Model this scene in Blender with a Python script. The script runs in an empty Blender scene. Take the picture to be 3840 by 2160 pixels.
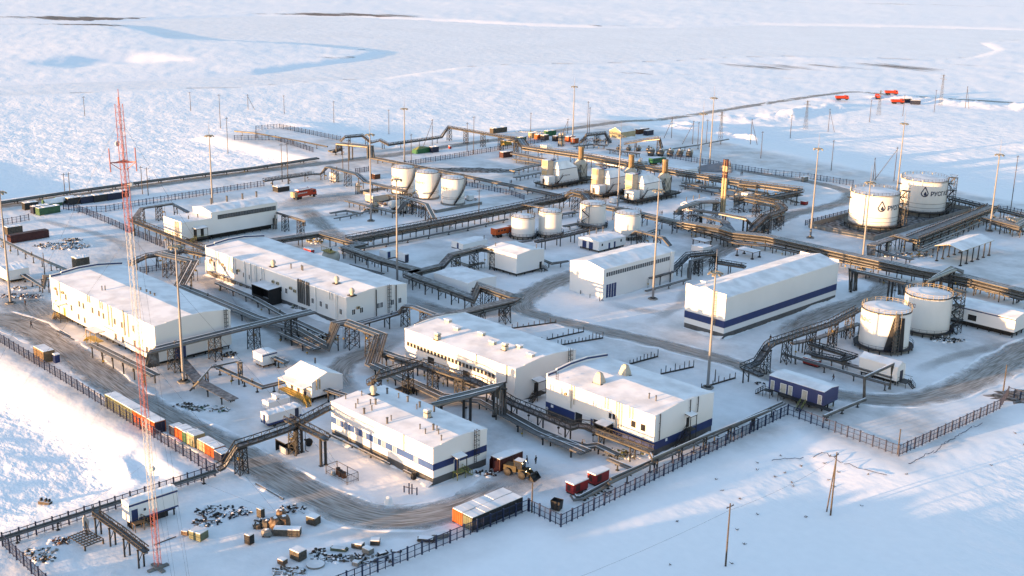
import bpy, math, random
import numpy as np
from mathutils import Vector, Matrix

# ------------------------------------------------------------------ camera, sky, sun, exposure
scene = bpy.context.scene
COL = scene.collection
cam_d = bpy.data.cameras.new('camera'); cam = bpy.data.objects.new('camera', cam_d); COL.objects.link(cam)
cam_d.sensor_width = 36.0; cam_d.lens = 42.703; cam_d.clip_start = 1.0; cam_d.clip_end = 40000.0
PITCH, ROLL, YAW = 0.283572, 0.0206872, -0.7896944
_cp, _sp = math.cos(PITCH), math.sin(PITCH); _cy, _sy = math.cos(YAW), math.sin(YAW)
_fw = Vector((_sy*_cp, _cy*_cp, -_sp)); _rt = Vector((_cy, -_sy, 0)); _up = _rt.cross(_fw)
_r = _rt*math.cos(ROLL) + _up*math.sin(ROLL); _u = -_rt*math.sin(ROLL) + _up*math.cos(ROLL)
cam.matrix_world = Matrix(((_r.x, _u.x, -_fw.x, 0), (_r.y, _u.y, -_fw.y, 0), (_r.z, _u.z, -_fw.z, 100.0), (0, 0, 0, 1)))
scene.camera = cam

SUN_EL = math.radians(3.2); SUN_TRAVEL = Vector((0.25, 1.0, 0)).normalized()   # the way the light travels over the ground
world = bpy.data.worlds.new('World'); scene.world = world; world.use_nodes = True
_n = world.node_tree.nodes; _l = world.node_tree.links
_bg = _n['Background']; _sky = _n.new('ShaderNodeTexSky'); _sky.sky_type = 'NISHITA'; _sky.sun_disc = False
_sky.sun_elevation = SUN_EL; _sky.sun_rotation = math.atan2(-SUN_TRAVEL.x, -SUN_TRAVEL.y)
_sky.altitude = 50; _sky.air_density = 1.0; _sky.dust_density = 0.5; _sky.ozone_density = 2.1
_tint = _n.new('ShaderNodeMix'); _tint.data_type = 'RGBA'; _tint.blend_type = 'MULTIPLY'; _tint.inputs['Factor'].default_value = 1.0; _tint.inputs['B'].default_value = (1.24, 1.03, 0.96, 1)   # the camera's warm white balance
_l.new(_sky.outputs[0], _tint.inputs['A']); _l.new(_tint.outputs['Result'], _bg.inputs[0]); _bg.inputs[1].default_value = 0.15
sun_d = bpy.data.lights.new('sun', 'SUN'); sun = bpy.data.objects.new('sun', sun_d); COL.objects.link(sun)
sun_d.energy = 2.9; sun_d.angle = math.radians(0.5); sun_d.color = (1.0, 0.57, 0.26)
_d = Vector((SUN_TRAVEL.x*math.cos(SUN_EL), SUN_TRAVEL.y*math.cos(SUN_EL), -math.sin(SUN_EL)))
sun.rotation_euler = _d.to_track_quat('-Z', 'Y').to_euler(); sun.location = (-250, -100, 120)
scene.view_settings.view_transform = 'Standard'; scene.view_settings.look = 'None'
scene.view_settings.gamma = 1.0; scene.view_settings.exposure = 2.65; scene.view_settings.use_curve_mapping = False
scene.render.engine = 'CYCLES'
scene.cycles.max_bounces = 5; scene.cycles.diffuse_bounces = 3; scene.cycles.glossy_bounces = 2; scene.cycles.transparent_max_bounces = 6

rnd = random.Random(7)

# ------------------------------------------------------------------ materials
MATS = {}
def mat(name, col, rough=0.6, metal=0.0, var=0.0, scale=1.0, bump=0.0, bscale=None, spec=0.4, col2=None, emit=0.0, stretch=None):
    if name in MATS: return MATS[name]
    if max(col) <= 0.62 and emit == 0:
        col = tuple(k*0.62 for k in col); col2 = tuple(k*0.8 for k in col2) if col2 else None
    m = bpy.data.materials.new(name); m.use_nodes = True
    nt = m.node_tree; b = nt.nodes['Principled BSDF']
    b.inputs['Roughness'].default_value = rough; b.inputs['Metallic'].default_value = metal
    b.inputs['Specular IOR Level'].default_value = spec
    c = (col[0], col[1], col[2], 1)
    b.inputs['Base Color'].default_value = c
    if var > 0 or col2 or bump > 0:
        geo = nt.nodes.new('ShaderNodeNewGeometry'); vec = geo.outputs['Position']
        if stretch:
            mp = nt.nodes.new('ShaderNodeMapping'); mp.inputs['Scale'].default_value = stretch
            nt.links.new(vec, mp.inputs[0]); vec = mp.outputs[0]
    if var > 0 or col2:
        no = nt.nodes.new('ShaderNodeTexNoise'); no.inputs['Scale'].default_value = scale; no.inputs['Detail'].default_value = 5
        nt.links.new(vec, no.inputs['Vector'])
        mx = nt.nodes.new('ShaderNodeMix'); mx.data_type = 'RGBA'
        d = col2 if col2 else tuple(max(0, k*(1-var)) for k in col)
        mx.inputs['A'].default_value = c; mx.inputs['B'].default_value = (d[0], d[1], d[2], 1)
        rp = nt.nodes.new('ShaderNodeValToRGB'); rp.color_ramp.elements[0].position = 0.40; rp.color_ramp.elements[1].position = 0.66
        nt.links.new(no.outputs['Fac'], rp.inputs[0]); nt.links.new(rp.outputs[0], mx.inputs['Factor'])
        nt.links.new(mx.outputs['Result'], b.inputs['Base Color'])
    if bump > 0:
        nb = nt.nodes.new('ShaderNodeTexNoise'); nb.inputs['Scale'].default_value = bscale or scale; nb.inputs['Detail'].default_value = 4
        nt.links.new(vec, nb.inputs['Vector'])
        bp = nt.nodes.new('ShaderNodeBump'); bp.inputs['Distance'].default_value = bump; bp.inputs['Strength'].default_value = 1.0
        nt.links.new(nb.outputs['Fac'], bp.inputs['Height']); nt.links.new(bp.outputs[0], b.inputs['Normal'])
    if emit > 0:
        b.inputs['Emission Color'].default_value = c; b.inputs['Emission Strength'].default_value = emit
    MATS[name] = m
    return m

def snow_mat():
    m = bpy.data.materials.new('snow_ground'); m.use_nodes = True
    nt = m.node_tree; N = nt.nodes; L = nt.links; b = N['Principled BSDF']
    b.inputs['Roughness'].default_value = 0.75; b.inputs['Specular IOR Level'].default_value = 0.25
    geo = N.new('ShaderNodeNewGeometry')
    mp = N.new('ShaderNodeMapping'); mp.inputs['Rotation'].default_value = (0, 0, math.radians(52)); mp.inputs['Scale'].default_value = (0.6, 1.0, 1.0)
    L.new(geo.outputs['Position'], mp.inputs[0])
    at = N.new('ShaderNodeAttribute'); at.attribute_name = 'rough'       # wind-carved roughness: 0 on packed yard and river ice, 1 on open tundra
    heights = []
    for sc, amp in ((0.06, 0.7), (0.24, 0.62), (0.8, 0.26)):
        no = N.new('ShaderNodeTexNoise'); no.inputs['Scale'].default_value = sc; no.inputs['Detail'].default_value = 3; no.inputs['Roughness'].default_value = 0.6
        L.new(mp.outputs[0], no.inputs['Vector'])
        mu = N.new('ShaderNodeMath'); mu.operation = 'MULTIPLY'; mu.inputs[1].default_value = amp; L.new(no.outputs['Fac'], mu.inputs[0]); heights.append(mu)
    ad = N.new('ShaderNodeMath'); ad.operation = 'ADD'; L.new(heights[0].outputs[0], ad.inputs[0]); L.new(heights[1].outputs[0], ad.inputs[1])
    a2 = N.new('ShaderNodeMath'); a2.operation = 'ADD'; L.new(ad.outputs[0], a2.inputs[0]); L.new(heights[2].outputs[0], a2.inputs[1])
    bp = N.new('ShaderNodeBump'); bp.inputs['Distance'].default_value = 0.8
    L.new(at.outputs['Fac'], bp.inputs['Strength']); L.new(a2.outputs[0], bp.inputs['Height']); L.new(bp.outputs[0], b.inputs['Normal'])
    # bare tundra and dirty snow where the attribute says the snow is blown thin
    dt = N.new('ShaderNodeAttribute'); dt.attribute_name = 'bare'
    m2 = N.new('ShaderNodeMapping'); m2.inputs['Rotation'].default_value = (0, 0, math.radians(-45)); m2.inputs['Scale'].default_value = (0.12, 1.0, 1.0); L.new(geo.outputs['Position'], m2.inputs[0])
    n2 = N.new('ShaderNodeTexNoise'); n2.inputs['Scale'].default_value = 0.035; n2.inputs['Detail'].default_value = 9; n2.inputs['Roughness'].default_value = 0.75
    L.new(m2.outputs[0], n2.inputs['Vector'])
    s = N.new('ShaderNodeMath'); s.operation = 'MULTIPLY_ADD'; s.inputs[1].default_value = 1.0; L.new(n2.outputs['Fac'], s.inputs[0]); L.new(dt.outputs['Fac'], s.inputs[2])
    rp = N.new('ShaderNodeValToRGB'); rp.color_ramp.elements[0].position = 0.90; rp.color_ramp.elements[1].position = 1.45
    L.new(s.outputs[0], rp.inputs[0])
    n3 = N.new('ShaderNodeTexNoise'); n3.inputs['Scale'].default_value = 0.6; n3.inputs['Detail'].default_value = 6
    L.new(geo.outputs['Position'], n3.inputs['Vector'])
    sn = N.new('ShaderNodeMix'); sn.data_type = 'RGBA'; sn.inputs['A'].default_value = (0.80, 0.81, 0.83, 1); sn.inputs['B'].default_value = (0.88, 0.885, 0.90, 1)
    L.new(n3.outputs['Fac'], sn.inputs['Factor'])
    ya = N.new('ShaderNodeAttribute'); ya.attribute_name = 'yard'        # driven-over, dusty snow inside the plant
    n4 = N.new('ShaderNodeTexNoise'); n4.inputs['Scale'].default_value = 0.07; n4.inputs['Detail'].default_value = 9; n4.inputs['Roughness'].default_value = 0.68
    L.new(geo.outputs['Position'], n4.inputs['Vector'])
    r4 = N.new('ShaderNodeValToRGB'); r4.color_ramp.elements[0].position = 0.36; r4.color_ramp.elements[0].color = (0.24, 0.24, 0.24, 1); r4.color_ramp.elements[1].position = 0.70; L.new(n4.outputs['Fac'], r4.inputs[0])
    ym = N.new('ShaderNodeMath'); ym.operation = 'MULTIPLY'; L.new(r4.outputs[0], ym.inputs[0]); L.new(ya.outputs['Fac'], ym.inputs[1])
    yd = N.new('ShaderNodeMix'); yd.data_type = 'RGBA'; yd.inputs['B'].default_value = (0.40, 0.395, 0.39, 1); L.new(sn.outputs['Result'], yd.inputs['A']); L.new(ym.outputs[0], yd.inputs['Factor'])
    mx = N.new('ShaderNodeMix'); mx.data_type = 'RGBA'; mx.inputs['B'].default_value = (0.17, 0.13, 0.11, 1)
    L.new(yd.outputs['Result'], mx.inputs['A']); L.new(rp.outputs[0], mx.inputs['Factor']); L.new(mx.outputs['Result'], b.inputs['Base Color'])
    MATS['snow_ground'] = m
    return m

def road_mat():
    m = bpy.data.materials.new('packed_road'); m.use_nodes = True
    nt = m.node_tree; N = nt.nodes; L = nt.links; b = N['Principled BSDF']; out = N['Material Output']
    b.inputs['Roughness'].default_value = 0.7; b.inputs['Specular IOR Level'].default_value = 0.2
    uv = N.new('ShaderNodeUVMap'); uv.uv_map = 'UVMap'; sp = N.new('ShaderNodeSeparateXYZ'); L.new(uv.outputs[0], sp.inputs[0])
    geo = N.new('ShaderNodeNewGeometry')
    # coverage: |2u-1| against a ragged threshold
    a = N.new('ShaderNodeMath'); a.operation = 'MULTIPLY_ADD'; a.inputs[1].default_value = 2; a.inputs[2].default_value = -1; L.new(sp.outputs[0], a.inputs[0])
    ab = N.new('ShaderNodeMath'); ab.operation = 'ABSOLUTE'; L.new(a.outputs[0], ab.inputs[0])
    no = N.new('ShaderNodeTexNoise'); no.inputs['Scale'].default_value = 0.22; no.inputs['Detail'].default_value = 7; no.inputs['Roughness'].default_value = 0.65
    L.new(geo.outputs['Position'], no.inputs['Vector'])
    n2 = N.new('ShaderNodeMath'); n2.operation = 'MULTIPLY_ADD'; n2.inputs[1].default_value = 1.1; n2.inputs[2].default_value = -0.55; L.new(no.outputs['Fac'], n2.inputs[0])
    su = N.new('ShaderNodeMath'); su.operation = 'ADD'; L.new(ab.outputs[0], su.inputs[0]); L.new(n2.outputs[0], su.inputs[1])
    rp = N.new('ShaderNodeValToRGB'); e = rp.color_ramp.elements; e[0].position = 0.38; e[0].color = (1, 1, 1, 1); e[1].position = 0.98; e[1].color = (0, 0, 0, 1)
    L.new(su.outputs[0], rp.inputs[0])
    # wheel ruts: streaks stretched along the length
    mp = N.new('ShaderNodeMapping'); mp.inputs['Scale'].default_value = (16, 0.10, 1); L.new(uv.outputs[0], mp.inputs[0])
    st = N.new('ShaderNodeTexNoise'); st.inputs['Scale'].default_value = 1.8; st.inputs['Detail'].default_value = 4; L.new(mp.outputs[0], st.inputs['Vector'])
    cr = N.new('ShaderNodeValToRGB'); c = cr.color_ramp.elements
    c[0].position = 0.30; c[0].color = (0.12, 0.10, 0.08, 1); c[1].position = 0.66; c[1].color = (0.46, 0.44, 0.42, 1)
    L.new(st.outputs['Fac'], cr.inputs[0]); L.new(cr.outputs[0], b.inputs['Base Color'])
    al = N.new('ShaderNodeMath'); al.operation = 'MULTIPLY'; at = N.new('ShaderNodeAttribute'); at.attribute_name = 'dirt'
    L.new(rp.outputs[0], al.inputs[0]); L.new(at.outputs['Fac'], al.inputs[1])
    L.new(al.outputs[0], b.inputs['Alpha'])
    MATS['packed_road'] = m
    return m

SNOW = mat('snow_cap', (0.78, 0.79, 0.81), 0.75, var=0.22, scale=0.25, bump=0.03, bscale=0.5, spec=0.2)
GROUND = snow_mat(); ROAD = road_mat()
WHITE = mat('white_cladding', (0.64, 0.64, 0.64), 0.5, var=0.06, scale=0.12)
CREAM = mat('cream_cladding', (0.60, 0.56, 0.48), 0.5, var=0.1, scale=0.4)
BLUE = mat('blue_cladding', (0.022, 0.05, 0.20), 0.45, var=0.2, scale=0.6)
BLUE2 = mat('cornflower_cladding', (0.06, 0.075, 0.21), 0.45, var=0.15, scale=0.5)
BLUE_SUNLIT = mat('sunlit_blue_cladding', (0.06, 0.13, 0.36), 0.35, var=0.25, scale=0.5)  # lighter copy of the blue cladding, sunlight put into the colour
DOORB = mat('blue_door', (0.02, 0.045, 0.17), 0.4, var=0.15, scale=1.0)
PLINTH = mat('grey_plinth', (0.13, 0.13, 0.135), 0.7, var=0.3, scale=0.7)
VOID = mat('void_shade_dark', (0.035, 0.035, 0.038), 0.9)  # near-black that stands for the shade under raised floors
GLASS = mat('window_glass', (0.035, 0.04, 0.05), 0.12, spec=0.6)
GLASSB = mat('strip_window_glass', (0.16, 0.18, 0.20), 0.25, spec=0.5, var=0.3, scale=0.8)
FRAME = mat('white_frame', (0.72, 0.72, 0.72), 0.5)
GALV = mat('galvanised_jacket', (0.23, 0.23, 0.23), 0.36, metal=0.5, var=0.25, scale=0.9)
GALV2 = mat('weathered_jacket', (0.17, 0.165, 0.155), 0.45, metal=0.4, var=0.35, scale=0.7)
STEEL = mat('grey_steel', (0.05, 0.052, 0.056), 0.55, metal=0.3, var=0.25, scale=1.5)
STEELD = mat('dark_steel', (0.03, 0.03, 0.033), 0.6, metal=0.2, var=0.3, scale=1.2)
GRATE = mat('frosted_grating', (0.12, 0.122, 0.13), 0.6, metal=0.2, scale=1.1, col2=(0.27, 0.28, 0.30))
STEELB = mat('blue_fence_steel', (0.014, 0.028, 0.085), 0.5)
MASTM = mat('mast_steel', (0.30, 0.30, 0.31), 0.5, metal=0.0, var=0.15, scale=0.3)
YELLOW = mat('yellow_paint', (0.50, 0.34, 0.05), 0.55, var=0.3, scale=1.2)
LIME = mat('green_yellow_rail', (0.30, 0.32, 0.10), 0.55, var=0.3, scale=1.2)
TANKW = mat('tank_white', (0.66, 0.655, 0.64), 0.42, var=0.10, scale=0.18, stretch=(1, 1, 0.3))
RED = mat('red_paint', (0.42, 0.022, 0.02), 0.45, var=0.2, scale=1.0)
ORANGE = mat('orange_paint', (0.62, 0.12, 0.02), 0.5, var=0.25, scale=0.8)
ORRED = mat('truck_orange_red', (0.60, 0.06, 0.02), 0.45, var=0.15, scale=1.0)
GREEN = mat('green_paint', (0.06, 0.17, 0.08), 0.55, var=0.3, scale=0.9)
GREENP = mat('pale_green_paint', (0.19, 0.22, 0.14), 0.55, var=0.3, scale=0.9)
GREENB = mat('bright_green_paint', (0.02, 0.17, 0.06), 0.5, var=0.3, scale=0.9)
BROWN = mat('rust_brown', (0.17, 0.065, 0.03), 0.8, var=0.45, scale=1.0)
MAROON = mat('maroon_paint', (0.085, 0.02, 0.02), 0.6, var=0.3, scale=0.8)
WOOD = mat('raw_wood', (0.28, 0.19, 0.11), 0.8, var=0.35, scale=1.5)
WOODG = mat('grey_wood', (0.11, 0.09, 0.07), 0.85, var=0.4, scale=1.2)
CRATE = mat('weathered_crate', (0.13, 0.115, 0.095), 0.85, var=0.5, scale=1.5)
TAN = mat('tan_wrap', (0.19, 0.125, 0.08), 0.6, var=0.4, scale=1.5)
CONC = mat('concrete', (0.34, 0.33, 0.31), 0.85, var=0.3, scale=0.8)
BLACK = mat('black_rubber', (0.018, 0.018, 0.02), 0.7)
NAVY = mat('navy_paint', (0.02, 0.03, 0.075), 0.55, var=0.25, scale=0.8)
MASTRED = mat('mast_red', (0.40, 0.13, 0.11), 0.5)
MASTWH = mat('mast_white', (0.60, 0.60, 0.60), 0.5)
BEIGE = mat('beige_paint', (0.55, 0.45, 0.27), 0.55, var=0.2, scale=0.9)
STACK = mat('heat_tinted_stack', (0.30, 0.22, 0.13), 0.5, metal=0.4, var=0.4, scale=0.8)
CLOTH = mat('dark_workwear', (0.02, 0.022, 0.03), 0.85)
SKIN = mat('skin', (0.45, 0.27, 0.19), 0.6)
HIVIS = mat('orange_trim', (0.5, 0.16, 0.03), 0.7)
LAMPM = mat('floodlight_housing', (0.30, 0.28, 0.22), 0.5, metal=0.3)
LAMPE = mat('lit_floodlight', (1.0, 0.80, 0.42), 0.4, emit=3.0)
BARE = mat('bare_ground', (0.055, 0.045, 0.035), 0.95, var=0.5, scale=0.8, col2=(0.35, 0.35, 0.36))
LETTER = mat('lettering_dark', (0.03, 0.045, 0.10), 0.5)
LETTERP = mat('lettering_faded', (0.30, 0.20, 0.22), 0.6)

# ------------------------------------------------------------------ mesh builder
class MB:
    def __init__(s): s.v = []; s.f = []; s.mi = []; s.m = 0
    def add(s, vs, fs, m=None):
        o = len(s.v); s.v += [tuple(p) for p in vs]; s.f += [tuple(i+o for i in q) for q in fs]
        s.mi += [s.m if m is None else m]*len(fs); return s
    def box(s, x0, x1, y0, y1, z0, z1, m=None, top=None):
        vs = [(x0,y0,z0),(x1,y0,z0),(x1,y1,z0),(x0,y1,z0),(x0,y0,z1),(x1,y0,z1),(x1,y1,z1),(x0,y1,z1)]
        s.add(vs, [(0,3,2,1),(0,1,5,4),(1,2,6,5),(2,3,7,6),(3,0,4,7)], m)
        s.add(vs[4:], [(0,1,2,3)], m if top is None else top); return s
    def obox(s, c, ax, ay, az, m=None):      # centre and three half-axis vectors
        c = Vector(c); ax = Vector(ax); ay = Vector(ay); az = Vector(az)
        vs = [c + i*ax + j*ay + k*az for k in (-1, 1) for (i, j) in ((-1,-1),(1,-1),(1,1),(-1,1))]
        return s.add(vs, [(0,3,2,1),(4,5,6,7),(0,1,5,4),(1,2,6,5),(2,3,7,6),(3,0,4,7)], m)
    def bar(s, p, q, w=0.1, h=None, m=None):  # square bar between two points
        p = Vector(p); q = Vector(q); d = q-p; L = d.length
        if L < 1e-6: return s
        d /= L; up = Vector((0,0,1)) if abs(d.z) < 0.95 else Vector((1,0,0))
        sx = d.cross(up).normalized(); sy = sx.cross(d).normalized(); h = h or w
        return s.obox((p+q)/2, d*(L/2), sx*(w/2), sy*(h/2), m)
    def cyl(s, p, q, r0, r1=None, n=10, m=None, caps=True, capm=None):
        p = Vector(p); q = Vector(q); d = (q-p).normalized(); r1 = r0 if r1 is None else r1
        up = Vector((0,0,1)) if abs(d.z) < 0.95 else Vector((1,0,0))
        sx = d.cross(up).normalized(); sy = sx.cross(d).normalized()
        vs = []
        for c, r in ((p, r0), (q, r1)):
            for i in range(n):
                a = 2*math.pi*(i+0.5)/n; vs.append(c + sx*(r*math.cos(a)) + sy*(r*math.sin(a)))
        s.add(vs, [(i, (i+1) % n, n+(i+1) % n, n+i) for i in range(n)], m)
        if caps: s.add(vs, [tuple(range(n-1, -1, -1)), tuple(range(n, 2*n))], m if capm is None else capm)
        return s
    def tube(s, pts, r, n=8, m=0, snow=None, jit=None):   # mitred tube; top faces of level runs may carry snow
        pts = [Vector(p) for p in pts]; rings = []
        for i, p in enumerate(pts):
            a = (pts[i]-pts[i-1]).normalized() if i > 0 else None
            b = (pts[i+1]-pts[i]).normalized() if i < len(pts)-1 else None
            t = ((a or b) + (b or a)); t = t.normalized() if t.length > 1e-5 else (a or b)
            ref = b or a
            up = Vector((0,0,1)) if abs(ref.z) < 0.9 and abs(t.z) < 0.95 else None
            if up is None:
                o = [c for c in (a, b) if c is not None and math.hypot(c.x, c.y) > 0.05]
                hv = Vector((o[0].x, o[0].y, 0)).normalized() if o else Vector((1,0,0))
                sx = Vector((hv.y, -hv.x, 0))
            else: sx = t.cross(up).normalized()
            sy = sx.cross(t).normalized(); k = 1.0
            if a and b: k = 1.0/max(0.6, math.cos(a.angle(b)/2))
            rings.append([p + sx*(r*math.cos(2*math.pi*(j+0.5)/n)) + sy*(r*k*math.sin(2*math.pi*(j+0.5)/n)) for j in range(n)])
        vs = [q for rg in rings for q in rg]
        for i in range(len(pts)-1):
            lev = abs((pts[i+1]-pts[i]).normalized().z) < 0.5
            for j in range(n):
                j2 = (j+1) % n; fm = m
                if snow is not None and lev and math.sin(2*math.pi*(j+1)/n) > 0.8: fm = snow
                s.add([vs[i*n+j], vs[i*n+j2], vs[(i+1)*n+j2], vs[(i+1)*n+j]], [(0,1,2,3)], fm)
        s.add(rings[0], [tuple(range(n-1,-1,-1))], m); s.add(rings[-1], [tuple(range(n))], m)
        return s
    def prism(s, poly, z0, z1, m=None, top=None):
        n = len(poly); vs = [(x,y,z0) for x,y in poly] + [(x,y,z1) for x,y in poly]
        s.add(vs, [(i,(i+1)%n,n+(i+1)%n,n+i) for i in range(n)] + [tuple(range(n-1,-1,-1))], m)
        s.add(vs[n:], [tuple(range(n))], m if top is None else top); return s
    def lathe(s, c, prof, n=24, m=None):       # prof: list of (r, z)
        cx, cy = c[0], c[1]; z0 = c[2] if len(c) > 2 else 0; vs = []
        for r, z in prof:
            for i in range(n):
                a = 2*math.pi*i/n; vs.append((cx + r*math.cos(a), cy + r*math.sin(a), z0+z))
        fs = [(k*n+i, k*n+(i+1)%n, (k+1)*n+(i+1)%n, (k+1)*n+i) for k in range(len(prof)-1) for i in range(n)]
        return s.add(vs, fs, m)
    def disc(s, c, r, n=24, m=None, rz=0.0):
        vs = [(c[0]+r*math.cos(2*math.pi*i/n), c[1]+r*math.sin(2*math.pi*i/n), c[2]) for i in range(n)] + [(c[0], c[1], c[2]+rz)]
        return s.add(vs, [(i,(i+1)%n,n) for i in range(n)], m)
    def mesh(s, name, mats, smooth=False):
        me = bpy.data.meshes.new(name); me.from_pydata(s.v, [], s.f)
        for m in (mats if isinstance(mats, (list, tuple)) else [mats]): me.materials.append(m)
        if any(s.mi): me.polygons.foreach_set('material_index', s.mi)
        if smooth:
            me.polygons.foreach_set('use_smooth', [True]*len(me.polygons))
            try: me.set_sharp_from_angle(angle=math.radians(38))
            except Exception: pass
        me.update(); return me
    def build(s, name, mats, parent=None, smooth=False):
        return link(name, s.mesh(name, mats, smooth), parent)

def link(name, data, parent=None, loc=None, rz=0.0):
    o = bpy.data.objects.new(name, data); COL.objects.link(o)
    if parent is not None: o.parent = parent
    if loc is not None: o.location = loc
    if rz: o.rotation_euler = (0, 0, rz)
    return o
def tag(o, label=None, cat=None, group=None, kind=None):
    if label: o['label'] = label
    if cat: o['category'] = cat
    if group: o['group'] = group
    if kind: o['kind'] = kind
    return o
def thing(name, label, cat, loc=(0,0,0), rz=0.0, group=None):
    return tag(link(name, None, None, loc, rz), label, cat, group)
def copy_tree(o, parent=None):
    c = o.copy(); COL.objects.link(c); c.parent = parent
    for ch in list(o.children): copy_tree(ch, c)
    return c
_cache = {}
def cached(key, fn):
    if key not in _cache: _cache[key] = fn()
    return _cache[key]
def V3(p, z=0.0): return Vector((p[0], p[1], p[2] if len(p) > 2 else z))

# ------------------------------------------------------------------ terrain
def _hash(ix, iy, seed):
    n = (ix.astype(np.int64)*374761393 + iy.astype(np.int64)*668265263 + seed*974634777) & 0x7fffffff
    n = ((n ^ (n >> 13))*1274126177) & 0x7fffffff
    return ((n ^ (n >> 16)) & 0xffff)/65535.0
def vnoise(x, y, seed=0):
    ix = np.floor(x); iy = np.floor(y); fx = x-ix; fy = y-iy
    fx = fx*fx*fx*(fx*(fx*6-15)+10); fy = fy*fy*fy*(fy*(fy*6-15)+10)
    a = _hash(ix, iy, seed); b = _hash(ix+1, iy, seed); c = _hash(ix, iy+1, seed); d = _hash(ix+1, iy+1, seed)
    return (a*(1-fx)+b*fx)*(1-fy) + (c*(1-fx)+d*fx)*fy
def fbm(x, y, seed=0, octv=4, gain=0.5):
    s = 0; a = 1.0; t = 0
    for k in range(octv):
        s = s + a*(vnoise(x, y, seed+k*17)-0.5)*2; t += a; a *= gain; x = x*2.03+13.7; y = y*2.03-7.1
    return s/t
def sdf(x, y, poly):                     # signed distance to polygon, negative inside
    d2 = np.full(x.shape, 1e18); ins = np.zeros(x.shape, bool); n = len(poly)
    for i in range(n):
        ax, ay = poly[i][:2]; bx, by = poly[(i+1) % n][:2]
        ex, ey = bx-ax, by-ay; wx, wy = x-ax, y-ay
        t = np.clip((wx*ex+wy*ey)/(ex*ex+ey*ey+1e-9), 0, 1)
        d2 = np.minimum(d2, (wx-ex*t)**2 + (wy-ey*t)**2)
        c = ((ay <= y) & (by > y)) | ((by <= y) & (ay > y))
        with np.errstate(divide='ignore', invalid='ignore'):
            xi = ax + (y-ay)/(by-ay if by != ay else 1e-9)*ex
        ins ^= c & (x < xi)
    d = np.sqrt(d2); return np.where(ins, -d, d)
def sstep(a, b, x):
    t = np.clip((x-a)/(b-a), 0, 1); return t*t*(3-2*t)
PAD = [(-900, 107.5), (-191.5, 107.5), (-191.5, 64), (-191.5, 40), (-135, 40), (-135, 141), (-127.5, 141), (-129.5, 214.5), (-102.5, 213), (-99.5, 262), (-20, 262), (-20, 480), (-215, 482), (-300, 500), (-452, 520), (-452, 500), (-452, 362), (-536, 362), (-536, 321), (-452, 321), (-452, 172), (-900, 172)]
RIVER = [(-794.4, 223.1, -5), (-762.3, 304.4, -5), (-750.3, 337.2, -5), (-736.0, 398.5, -5), (-712.3, 450.1, -5), (-713.9, 510.0, -5), (-701.4, 557.4, -5), (-714.4, 606.2, -5), (-726.4, 657.9, -5), (-718.6, 712.6, -5), (-683.3, 771.4, -5), (-659.6, 848.0, -5), (-651.0, 923.6, -5), (-623.9, 978.6, -5), (-570.8, 1027.5, -5), (-530.6, 1063.1, -5), (-521.5, 1123.3, -5), (-544.5, 1226.3, -5), (-597.9, 1302.5, -5), (-584.0, 1402.2, -5), (-352.0, 1583.1, -5), (-403.3, 1802.1, -5), (-657.4, 1546.0, -5), (-727.2, 1500.1, -5), (-832.8, 1391.4, -5), (-894.7, 1306.8, -5), (-921.2, 1180.6, -5), (-966.2, 1088.1, -5), (-1044.8, 1034.8, -5), (-1145.9, 997.9, -5), (-1241.6, 949.8, -5), (-1321.9, 857.0, -5), (-1318.9, 771.8, -5), (-1317.1, 718.6, -5), (-1309.8, 665.3, -5), (-1313.6, 620.1, -5), (-1341.8, 543.7, -5), (-1394.5, 401.4, -5), (-1353.2, 389.1, -5), (-1300.3, 526.5, -5), (-1274.2, 619.3, -5), (-1226.5, 636.1, -5), (-1142.9, 616.0, -5), (-1060.4, 593.8, -5), (-1008.3, 630.6, -5), (-946.7, 668.4, -5), (-859.5, 685.5, -5), (-820.2, 626.8, -5), (-792.5, 529.6, -5), (-778.1, 499.0, -5), (-783.4, 455.9, -5), (-801.0, 389.1, -5), (-821.4, 328.8, -5), (-851.1, 239.9, -5)]
LAKE = [(-923.7, 411.1, -3), (-945.4, 450.7, -3), (-938.6, 485.1, -3), (-890.8, 494.3, -3), (-887.1, 461.4, -3), (-891.5, 418.2, -3)]
BERMS = [((-172, 28), (-78, 128), 7.0, 12.0), ((-416.2, 534.7), (-365.0, 538.8), 3.0, 5.0), ((-428.5, 555.7), (-390.3, 562.0), 1.8, 6.0), ((-418.7, 590.0), (-416.0, 626.9), 1.6, 7.0), ((-401.0, 592.6), (-414.9, 682.7), 1.7, 8.0), ((-414.6, 764.4), (-370.6, 776.6), 3.4, 7.0),  # first ridge is unseen, added to shade the lower-right snow
         ((-354.0, 776.2), (-306.8, 812.1), 3.6, 8.0), ((-436.0, 716.6), (-426.1, 720.0), 1.3, 4.0), ((-402.9, 630.5), (-403.9, 697.7), 1.9, 8.0),
         ((-210.2, 99.9), (-199.3, 97.6), 0.9, 2.2), ((-204.0, 105.1), (-193.7, 104.7), 0.5, 2.0)]
BAREP = [((-1251.0, 926.3), 150, 11, 0.65), ((-1313.2, 667.4), 260, 7, 0.6), ((-1268.2, 658.3), 150, 5, 0.55), ((-1376.0, 617.2), 260, 4, 0.5), ((-1265.1, 588.5), 220, 4, 0.5), ((-935.0, 1094.3), 200, 7, 0.55), ((-572.4, 892.4), 190, 14, 0.5), ((-504.3, 996.0), 200, 14, 0.42), ((-600.5, 752.6), 150, 8, 0.42), ((-831.0, 614.4), 90, 7, 0.5), ((-493.2, 1024.9), 120, 10, 0.35),
         ((-1086.1, 1935.1), 700, 4, 0.4), ((-1308.3, 913.0), 300, 4, 0.3), ((-777.4, 342.1), 130, 4, 0.4), ((-753.0, 408.1), 160, 4, 0.3), ((-1282.6, 1117.0), 400, 4, 0.3), ((-500.1, 841.9), 300, 8, 0.25)]
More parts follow.
